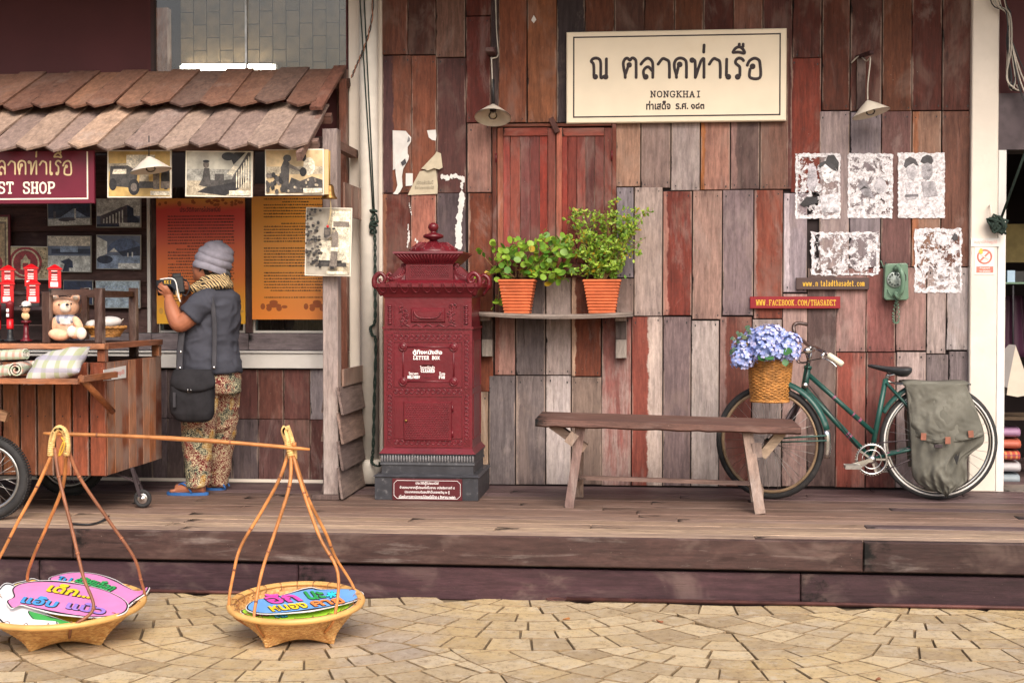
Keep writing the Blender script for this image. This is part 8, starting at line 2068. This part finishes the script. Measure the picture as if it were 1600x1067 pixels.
# ------------------------------------------------------------------ goods in the open shop at the right
tg = thing('tote_bag', 'cream canvas tote bag hanging in the dark shop opening beyond the pillar', 'bag', at(1592, 590, .35))
Yg = .35
m = MB(); m.prism([at(x, y, Yg) for x, y in ((1573, 617), (1578, 575), (1587, 540), (1600, 577), (1625, 612), (1612, 616), (1590, 620))], (0, .05, 0)); m.build('cloth', flat('tote_cream', '#cfc3b4'), tg)
m = MB(); m.prism([at(x, y, Yg - .004) for x, y in ((1560, 600), (1570, 545), (1577, 538), (1587, 539), (1580, 575), (1574, 606))], (0, .004, 0)); m.build('shaded_side', flat('tote_grey', '#8d8887'), tg)  # grey sheet: the shade on the bag's side is put into its colour
m = MB(); m.tube([at(1583, 540, Yg + .03), at(1583, 450, Yg + .06), at(1583, 444, Yg + .15)], .006, 6); m.build('strap', M['strap'], tg)
for i, (y0_, y1_, mt) in enumerate(((738, 758, 0), (722, 738, 1), (706, 722, 2), (690, 706, 3), (668, 690, 4))):
    mats = [flat('cloth_grey', '#8d98a0'), flat('cloth_teal', '#5f7f84'), flat('cloth_pale', '#b8b4b8'), M['textile'], flat('cloth_mauve', '#a07a9a')]
    cx0, cx1 = at(1558, 700, .55).x, at(1592 - i % 2 * 2, 700, .55).x; m = MB()
    zz0 = .42 + .065 * (i); 
for i in range(5):
    mats = [flat('cloth_grey', '#8d98a0'), flat('cloth_pale', '#b8b4b8'), M['textile'], flat('cloth_coral', '#b4604c'), flat('cloth_mauve', '#a07a9a')]
    names = ['grey', 'pale lilac', 'red striped', 'coral', 'mauve']
    z0_ = at(1580, 757, .5).z; zz = z0_ + .001 + .075 * i; x0_, x1_ = at(1552, 700, .55).x, at(1590 + (i % 2), 700, .55).x
    t = thing('folded_textile', names[i] + ' folded textile in the pile on the shop shelf, ' + ['lowest', 'second from the bottom', 'middle one', 'second from the top', 'topmost'][i], 'textile', ((x0_ + x1_) / 2, .6, zz), 'folded textiles in the shop')
    m = MB(); rings = []
    for k in range(9): x = x0_ + (x1_ - x0_) * k / 8; rings.append([(x, .60 + .13 * math.cos(q_) * (1 if k < 8 else .95), zz + .036 + (.034 if abs(math.sin(q_)) > .3 else .034) * math.copysign(abs(math.sin(q_)) ** .6, math.sin(q_))) for q_ in [2 * PI * j / 14 for j in range(14)]])
    m.loft(rings); m.build('cloth', mats[i], t)
m = MB(); zz = at(1580, 758, .5).z; m.box(at(1540, 700, .5).x, ox1 - .2, .44, .80, zz - .03, zz - .0005); lsf = thing('low_shelf', 'low wooden shelf under the folded textiles in the open shop', 'shelf', at(1580, 758, .5)); m.build('shelf_board', CARTX, lsf, tint('#6a5540', .1))
for xl in (at(1545, 700, .5).x, ox1 - .3): m = MB(); m.box(xl, xl + .04, .5, .54, .001, zz - .031); m.build('leg', CARTZ, lsf, tint('#5a4636', 0))
gm = thing('hanging_garment', 'dark purple garment hanging at the back of the open shop', 'garment', at(1585, 500, .9)); m = MB(); rings = []
for j in range(9):
    y = 462 + j * 12; rings.append([at(1582 + (16 + j) * math.cos(q_) + 1.5 * math.sin(5 * q_), y, .80 + .05 * math.sin(q_) + .015 * math.sin(6 * q_)) for q_ in [2 * PI * k / 30 for k in range(30)]])
m.loft(rings); m.build('cloth', flat('purple_cloth', '#3d1f33'), gm)
sb = thing('small_box', 'small pale blue and black box on the glass shelf in the open shop', 'box', at(1583, 430, .55)); m = MB(); z_ = sf.z + .0005; m.box(at(1574, 430, .5).x, at(1586, 430, .5).x, .5, .6, z_, z_ + .075); m.build('box_side', flat('box_blue', '#a9c4dc'), sb); m = MB(); m.box(at(1586, 430, .5).x + .001, at(1600, 430, .5).x, .5, .6, z_, z_ + .07); m.build('box_front', M['black'], sb)
# ------------------------------------------------------------------ the photographer
Yp = gz(300, 773, 0).y; s = px_scale(318, 772, Yp)
def PP(px, py, dy=0.0): return at(px, py, Yp + dy)
per = thing('person', 'person in a grey beanie, grey shirt and patterned trousers raising a camera, seen from behind', 'person', (at(318, 772, Yp).x, Yp + .1, 0))
def solid(mb, voxel, name, mat, parent, folds=0.0, fs=9, smooth=2, seed=0, aniso=(1, 1, .45), fine=0.0):
    o = mb.build('tmp', mat); md = o.modifiers.new('r', 'REMESH'); md.mode = 'VOXEL'; md.voxel_size = voxel
    sm = o.modifiers.new('s', 'SMOOTH'); sm.iterations = smooth; sm.factor = .5
    dg = bpy.context.evaluated_depsgraph_get(); me = bpy.data.meshes.new_from_object(o.evaluated_get(dg), depsgraph=dg); me.name = name
    loc = WL[o.name].copy(); old = o.data; bpy.data.objects.remove(o); bpy.data.meshes.remove(old)
    if folds:
        nn = [v.normal.copy() for v in me.vertices]
        for v, n_ in zip(me.vertices, nn):
            p = v.co + loc; q_ = Vector((p.x * fs * aniso[0], p.y * fs * aniso[1], p.z * fs * aniso[2])) + Vector((seed, seed, 0))
            a_ = mnoise.noise(q_ + Vector((mnoise.noise(q_ * .7) * 1.5, 0, 0)))
            v.co += n_ * (folds * (1 - 2.2 * abs(a_)) + fine * mnoise.noise(p * 60))
    for p in me.polygons: p.use_smooth = True
    me.materials.clear(); me.materials.append(mat)
    return link(name, me, loc, parent)
# continuous body: head, neck, arms, hands, trunk, legs, feet
b = MB()
b.ell(PP(328, 411), (.088, .080, .112), 24, 18)
b.ell(PP(318, 424, -.012), (.062, .062, .070), 20, 14)              # jaw and cheek
b.ell(PP(311, 434, .0), (.036, .040, .026), 14, 10)                 # chin
b.ell(PP(304, 421, -.002), (.018, .014, .020), 12, 8, rot('Y', .5))  # nose
b.ell(PP(306, 428.5, -.004), (.016, .022, .008), 10, 8)             # lips
b.ell(PP(306, 431.5, -.003), (.014, .020, .007), 10, 8)
b.ell(PP(309, 415, -.02), (.020, .030, .012), 10, 8)                # brow
b.ell(PP(329, 420, -.082), (.016, .010, .026), 12, 8)               # ear
b.tube([PP(332, 425), PP(336, 440, .005), PP(338, 456, .01)], [.058, .055, .07], 16)
b.tube([PP(338, 458, .01), PP(332, 490, .01), PP(328, 540, .01), PP(328, 590, .02)], [.08, .12, .13, .13], 20)
for dy0, pts, rs in ((0, [(326, 470, -.10), (305, 488, -.17), (285, 505, -.19), (277, 503, -.185), (268, 482, -.155), (264, 467, -.13)], [.055, .056, .050, .050, .042, .028]),
                     (0, [(318, 470, .12), (300, 488, .17), (290, 498, .17), (290, 485, .13), (292, 468, .08), (293, 458, .04)], [.055, .050, .046, .042, .034, .026])):
    b.tube(smooth_path([PP(x, y, d_) for x, y, d_ in pts], 4), [rs[min(int(i / 4), 5)] + (rs[min(int(i / 4) + 1, 5)] - rs[min(int(i / 4), 5)]) * (i % 4) / 4 for i in range(21)], 14)
def finger(pts, r): b.tube(smooth_path([PP(*p) for p in pts], 3), [r * (1.0 - .28 * i / (3 * (len(pts) - 1))) for i in range(3 * (len(pts) - 1) + 1)], 8); b.ell(PP(*pts[-1]), r * .72, 8, 6)
b.ell(PP(263, 461, -.125), (.030, .024, .036), 14, 10, rot('Y', -.35))      # near palm, cradling the lens
for pts in ([(266, 458, -.14), (262, 450, -.155), (257, 444, -.15), (253, 441.5, -.13)], [(263, 458, -.145), (258, 451, -.160), (252.5, 446.5, -.155), (249, 444, -.135)],
            [(260, 459, -.142), (255, 454, -.158), (250, 450.5, -.152), (247, 448, -.135)], [(258, 462, -.135), (253.5, 458.5, -.148), (249.5, 456, -.142), (247.5, 453.5, -.13)]): finger(pts, .0088)
finger([(267, 463, -.115), (262, 459, -.085), (256, 455, -.075), (252, 452, -.075)], .0098)   # thumb on the far side of the lens
b.ell(PP(292, 452, .03), (.026, .022, .034), 14, 10)                        # far palm behind the grip
for pts in ([(292, 447, .02), (288, 440, -.005), (283, 436.5, -.02)], [(294, 448, .01), (291, 442, -.03), (286, 440, -.045), (283, 441, -.05)], [(295, 451, .005), (292, 447, -.035), (287, 445.5, -.05), (284, 446.5, -.052)], [(295, 455, .01), (292, 452, -.03), (288, 451, -.045), (285, 452, -.048)]): finger(pts, .0084)
finger([(290, 456, .01), (288, 451, -.012), (290, 444, -.02)], .0095)
fN, fF = gz(300, 773, 0).y - Yp, gz(340, 765, 0).y - Yp
for (hx, kx, ax_, dyh, dyk, dya, heel, toe, fy) in ((318, 311, 309, -.05, -.04, .0, 320, 268, 770), (343, 346, 341, .10, .18, fF, 350, 326, 763)):
    b.tube([PP(hx, 590, dyh), PP(kx, 670, dyk), PP(ax_, 740, dya), PP(ax_ + 2, 762, dya)], [.095, .06, .042, .038], 16)
    z_ = .030; hx_, tx_ = PP(heel, fy, dya).x, PP(toe, fy, dya).x
    b.tube([(hx_ - .0, Yp + dya, .045), ((hx_ * .5 + tx_ * .5), Yp + dya, .042), (tx_ + .03, Yp + dya, .030)], [.034, .037, .034], 12)
    for k in range(5): b.ell((tx_ + .022 - .014 * (2 - abs(1.2 - k * .9)) * .6 + .004 * k, Yp + dya - .034 + .016 * k, .026), (.020, .0085, .010 if k else .012), 10, 8)
solid(b, .0052, 'body', M['skin'], per, smooth=3)
m = MB()
m.ell(PP(306.5, 417.5, -.030), (.006, .010, .006), 10, 8); m.build('eye', M['black'], per)
m = MB(); m.ell(PP(335, 420, .004), (.092, .088, .072), 20, 14, rot('Y', .15)); m.ell(PP(346, 428, .0), (.055, .062, .038), 16, 12, rot('Y', .4)); m.tube([PP(317, 412, -.07), PP(314, 424, -.062), PP(316, 436, -.05)], [.010, .012, .004], 8); m.tube([PP(356, 424, -.02), PP(361, 434, -.03)], [.012, .004], 6)
solid(m, .005, 'hair', M['hair'], per, folds=.003, fs=40)
# beanie with rolled pleats
Rh = rot('Y', math.radians(16)) @ rot('X', math.radians(-8)); hc = PP(331, 416, 0)
prof = []
for i in range(61):
    t = i / 60; z = -.038 + .190 * t; r = .109 * (1 - max(0, (t - .25) / .75) ** 2.4) ** .5 + .009 * abs(math.sin(t * PI * 4.2 + .3)) - .005
    prof.append((max(r, .0002), z))
m = MB(); m.lathe(hc, [(.088, -.036)] + prof, 44, Rh)
K = 44
for i in range(1, len(m.v) // K):                # pleats wander and the crown slouches back
    for j in range(K):
        v = m.v[i * K + j]; a_ = 2 * PI * j / K; t = i / 61
        v.x += .022 * t * t; v.z += .006 * math.sin(a_ * 2 + 1.2) * min(1, t * 2) - .010 * t * max(0, math.cos(a_)); v += Vector((mnoise.noise(v * 16), mnoise.noise(v * 16 + Vector((5, 0, 0))), mnoise.noise(v * 16 + Vector((0, 7, 0))))) * .005
m.build('beanie', M['beanie'], per)
# scarf
m = MB(); rr = random.Random(5)
for k in range(4):
    pts = [PP(333 + (25 - 2 * k) * math.cos(a_), 449 - 4.2 * k + 4 * math.cos(a_ + .6) * (-1) + rr.uniform(-1, 1), (.088 - .005 * k) * math.sin(a_)) for a_ in [2 * PI * i / 14 for i in range(14)]]
    m.tube(smooth_path(pts, 3, closed=True), .021, 10, closed=True)
m.ell(PP(306, 450, -.03), (.035, .04, .028), 12, 8)
solid(m, .006, 'scarf', M['scarf'], per, folds=.007, fs=26, aniso=(1, 1, 1))
# shirt
def oval(px, py, rx, ry, dy=0.0, n=28): c = PP(px, py, dy); return [c + Vector((rx * s * math.cos(2 * PI * i / n), ry * math.sin(2 * PI * i / n), 0)) for i in range(n)]
m = MB(); m.loft([oval(337, 446, 15, .062, .01), oval(339, 455, 25, .10, .01), oval(341, 463, 31, .145, .01), oval(336, 478, 37, .165, .01), oval(330, 500, 43, .175, .01), oval(327, 520, 43, .175, .01), oval(326, 540, 43, .175, .015), oval(327, 560, 46, .185, .02), oval(328, 572, 48, .19, .02), oval(328, 581, 49, .192, .02)])
m.tube(smooth_path([PP(334, 468, -.07), PP(318, 474, -.14), PP(305, 485, -.175), PP(296, 495, -.19)], 4), [.07] * 4 + [.072] * 4 + [.069] * 4 + [.066], 18)
m.tube(smooth_path([PP(330, 468, .09), PP(312, 474, .14), PP(300, 488, .165)], 4), [.07] * 4 + [.066] * 5, 18)
solid(m, .0075, 'shirt', M['greyshirt'], per, folds=.0085, fs=9, aniso=(1.2, 1.0, 1.5), seed=3.3, fine=.0012)
# trousers
m = MB(); m.loft([oval(328, 556, 42, .16, .03), oval(327, 590, 46, .18, .03), oval(328, 612, 46, .175, .04)])
m.tube([PP(316, 605, -.04), PP(311, 640, -.045), PP(309, 690, -.03), PP(308, 730, -.01), PP(309, 758, .0)], [27 * s, 26 * s, 21.5 * s, 18.5 * s, 16.5 * s], 22)
m.tube([PP(344, 605, .10), PP(347, 645, .14), PP(345, 690, .20), PP(342, 730, fF - .02), PP(341, 754, fF)], [28 * s, 24 * s, 20 * s, 16.5 * s, 15 * s], 22)
solid(m, .0075, 'trousers', M['batik'], per, folds=.012, fs=8, aniso=(1.1, 1, .9), seed=8.1, fine=.001)
# sandals
for (dya, x0_, x1_, fy) in ((0, 261, 326, 770), (fF, 322, 353, 764)):
    a_, b_ = PP(x0_, fy, dya).x, PP(x1_, fy, dya).x; y_ = Yp + dya; m = MB(); out = []
    for i in range(24): q_ = 2 * PI * i / 24; u = math.cos(q_); out.append(((a_ + b_) / 2 + (b_ - a_) / 2 * u, y_ + (.048 - .008 * u) * math.copysign(abs(math.sin(q_)) ** .8, math.sin(q_)), .018))
    m.prism(out, (0, 0, -.017)); sd_ = m.build('sandal', M['sandal'], per)
    m = MB(); tx = a_ + (b_ - a_) * .24; 
    for sg in (-1, 1): m.tube(smooth_path([(tx, y_, .030), (tx + .03, y_ + sg * .022, .070), (tx + .075, y_ + sg * .040, .058), (tx + .105, y_ + sg * .044, .018)], 4), .0085, 8, flat=.55, up=(0, 0, 1))
    m.build('strap', M['sandal'], sd_)
# camera and leaflet
cmr = thing('camera', 'black camera held up in both hands, lens pointing left at the boards', 'camera', PP(275, 447, -.06))
Rc = rot('Y', -.12) @ rot('Z', .35); cc_ = PP(278, 446, -.055)
m = MB(); m.obox(cc_, (.07, .14, .098), Rc, 0, .006); m.obox(cc_ + Rc @ Vector((0, 0, .058)), (.05, .06, .026), Rc, 0, .004); m.obox(cc_ + Rc @ Vector((.01, .055, -.004)), (.06, .03, .08), Rc); m.build('camera_body', M['black'], cmr)
m = MB(); Rl = Rc @ rot('Y', -PI / 2); m.lathe(cc_ + Rc @ Vector((-.026, 0, -.002)), [(.038, 0), (.040, .02), (.040, .05), (.045, .055), (.046, .095), (.041, .097), (.034, .085), (.0001, .08)], 24, Rl); m.build('lens', M['blackcloth'], cmr)
m = MB(); m.tube(smooth_path([PP(283, 436, -.07), PP(293, 440, -.09), PP(296, 452, -.10), PP(290, 462, -.10), PP(284, 458, -.09)], 5), .009, 6, flat=.3, up=(1, 0, 0)); m.build('camera_strap', M['strap'], cmr)
lf = thing('leaflet', 'dark folded leaflet with white edge and yellow letters held against the camera', 'leaflet', PP(262, 446, -.19))
Yl = Yp - .165
q = [at(x, y, Yl + dy_) for x, y, dy_ in ((250, 437, 0), (276, 434, .02), (284, 470, .04), (279, 474, .03), (268, 452, .01))]
m = MB(); m.prism([at(x, y, Yl) for x, y in ((251, 437), (270, 435), (277, 441), (279, 458), (266, 446), (256, 445))][::-1], (0, .002, 0)); m.build('cover', plain('leaflet_cover', lin('#23262e'), .4, var=.2), lf)
m = MB(); m.tube(smooth_path([at(250, 436.5, Yl), at(268, 435, Yl), at(275, 442, Yl), at(278, 460, Yl), at(282, 472, Yl)], 5), .004, 6, flat=.4, up=(0, -1, 0)); m.build('white_edge', M['white'], lf)
m = MB(); m.prism([at(x, y, Yl + .01) for x, y in ((272, 440), (277, 445), (281, 462), (281, 472), (275, 460))][::-1], (0, .0015, 0)); m.build('inner_page', flat('page_cream', '#c9b48c'), lf)
m = MB(); slab(m, 'KEI', 256.5, 268, 438.5, 443, .0035, lambda x, y: at(x, y, Yl - .001)); m.build('lettering', M['yellow'], lf)
# shoulder bag
bg_ = thing('shoulder_bag', 'black canvas shoulder bag with a buckled flap hanging at the hip of the photographer', 'bag', PP(301, 620, -.24))
def bag_ring(py, cx__, rx, ry, dy=-.235, n=26):
    c = PP(cx__, py, dy); return [c + Vector((rx * s * math.copysign(abs(math.cos(q_)) ** .6, math.cos(q_)), ry * math.copysign(abs(math.sin(q_)) ** .7, math.sin(q_)), 0)) for q_ in [2 * PI * i / n for i in range(n)]]
m = MB(); m.loft([bag_ring(586, 302, 30, .035), bag_ring(600, 301, 32, .055), bag_ring(625, 300, 33, .062), bag_ring(645, 301, 31, .058), bag_ring(654, 303, 26, .045), bag_ring(658, 303, 18, .03)])
solid(m, .006, 'bag_body', M['blackcloth'], bg_, folds=.006, fs=10)
m = MB(); rows_ = []
for j in range(9):
    t = j / 8; py = 577 + 33 * t; w_ = 29 + 6 * math.sin(PI * min(1, t * 1.1) * .6) - (3 if j == 8 else 0); dy = -.235 - .03 - .045 * math.sin(t * PI * .55); row = []
    for i in range(15): u = i / 14 * 2 - 1; row.append(PP(301 + w_ * u, py - 5 * abs(u) ** 3 * t + 2 * (1 - u * u) * t, dy + .030 * u * u))
    rows_.append(row)
vs = [p for r in rows_ for p in r]; W = 15; O = len(vs); vs += [p + Vector((0, .008, 0)) for p in vs]
fs = [(j * W + i, j * W + i + 1, (j + 1) * W + i + 1, (j + 1) * W + i) for j in range(8) for i in range(14)]; fs += [tuple(O + k for k in reversed(f)) for f in fs]
bd = list(range(W)) + [j * W + 14 for j in range(1, 9)] + [8 * W + i for i in range(13, -1, -1)] + [j * W for j in range(7, 0, -1)]
fs += [(bd[k], O + bd[k], O + bd[(k + 1) % len(bd)], bd[(k + 1) % len(bd)]) for k in range(len(bd))]
m.add(vs, fs, 0, True); m.build('bag_flap', M['blackcloth'], bg_)
m = MB(); m.box(PP(294, 0).x, PP(298, 0).x, Yp - .318, Yp - .310, PP(0, 628).z, PP(0, 606).z); m.build('buckle_strap', M['strap'], bg_)
m = MB(); c = PP(296, 610, -.322); m.tube([c + Vector((dx, 0, dz)) for dx, dz in ((-.010, -.012), (.010, -.012), (.010, .012), (-.010, .012))], .0022, 6, closed=True); m.build('buckle', M['chrome'], bg_)
def strap(pts, w_, nm='strap'): m = MB(); m.tube(smooth_path([PP(*p) for p in pts], 6), w_ / 2, 8, flat=.18, up=(0, -1, 0)); m.build(nm, M['strap'], bg_)
strap([(322, 449, .02), (324, 450, -.075), (329, 462, -.155), (333, 482, -.180), (335, 510, -.185), (335, 540, -.185), (334, 578, -.225)], .030)
strap([(285, 508, -.175), (283, 530, -.180), (281, 552, -.188), (280, 578, -.225)], .040)
m = MB(); 
for (x, y) in ((282, 550), (334, 574), (281, 575)): m.ell(PP(x, y, -.232), (.008, .004, .008), 8, 6)
m.build('strap_rings', M['chrome'], bg_, kind='stuff')
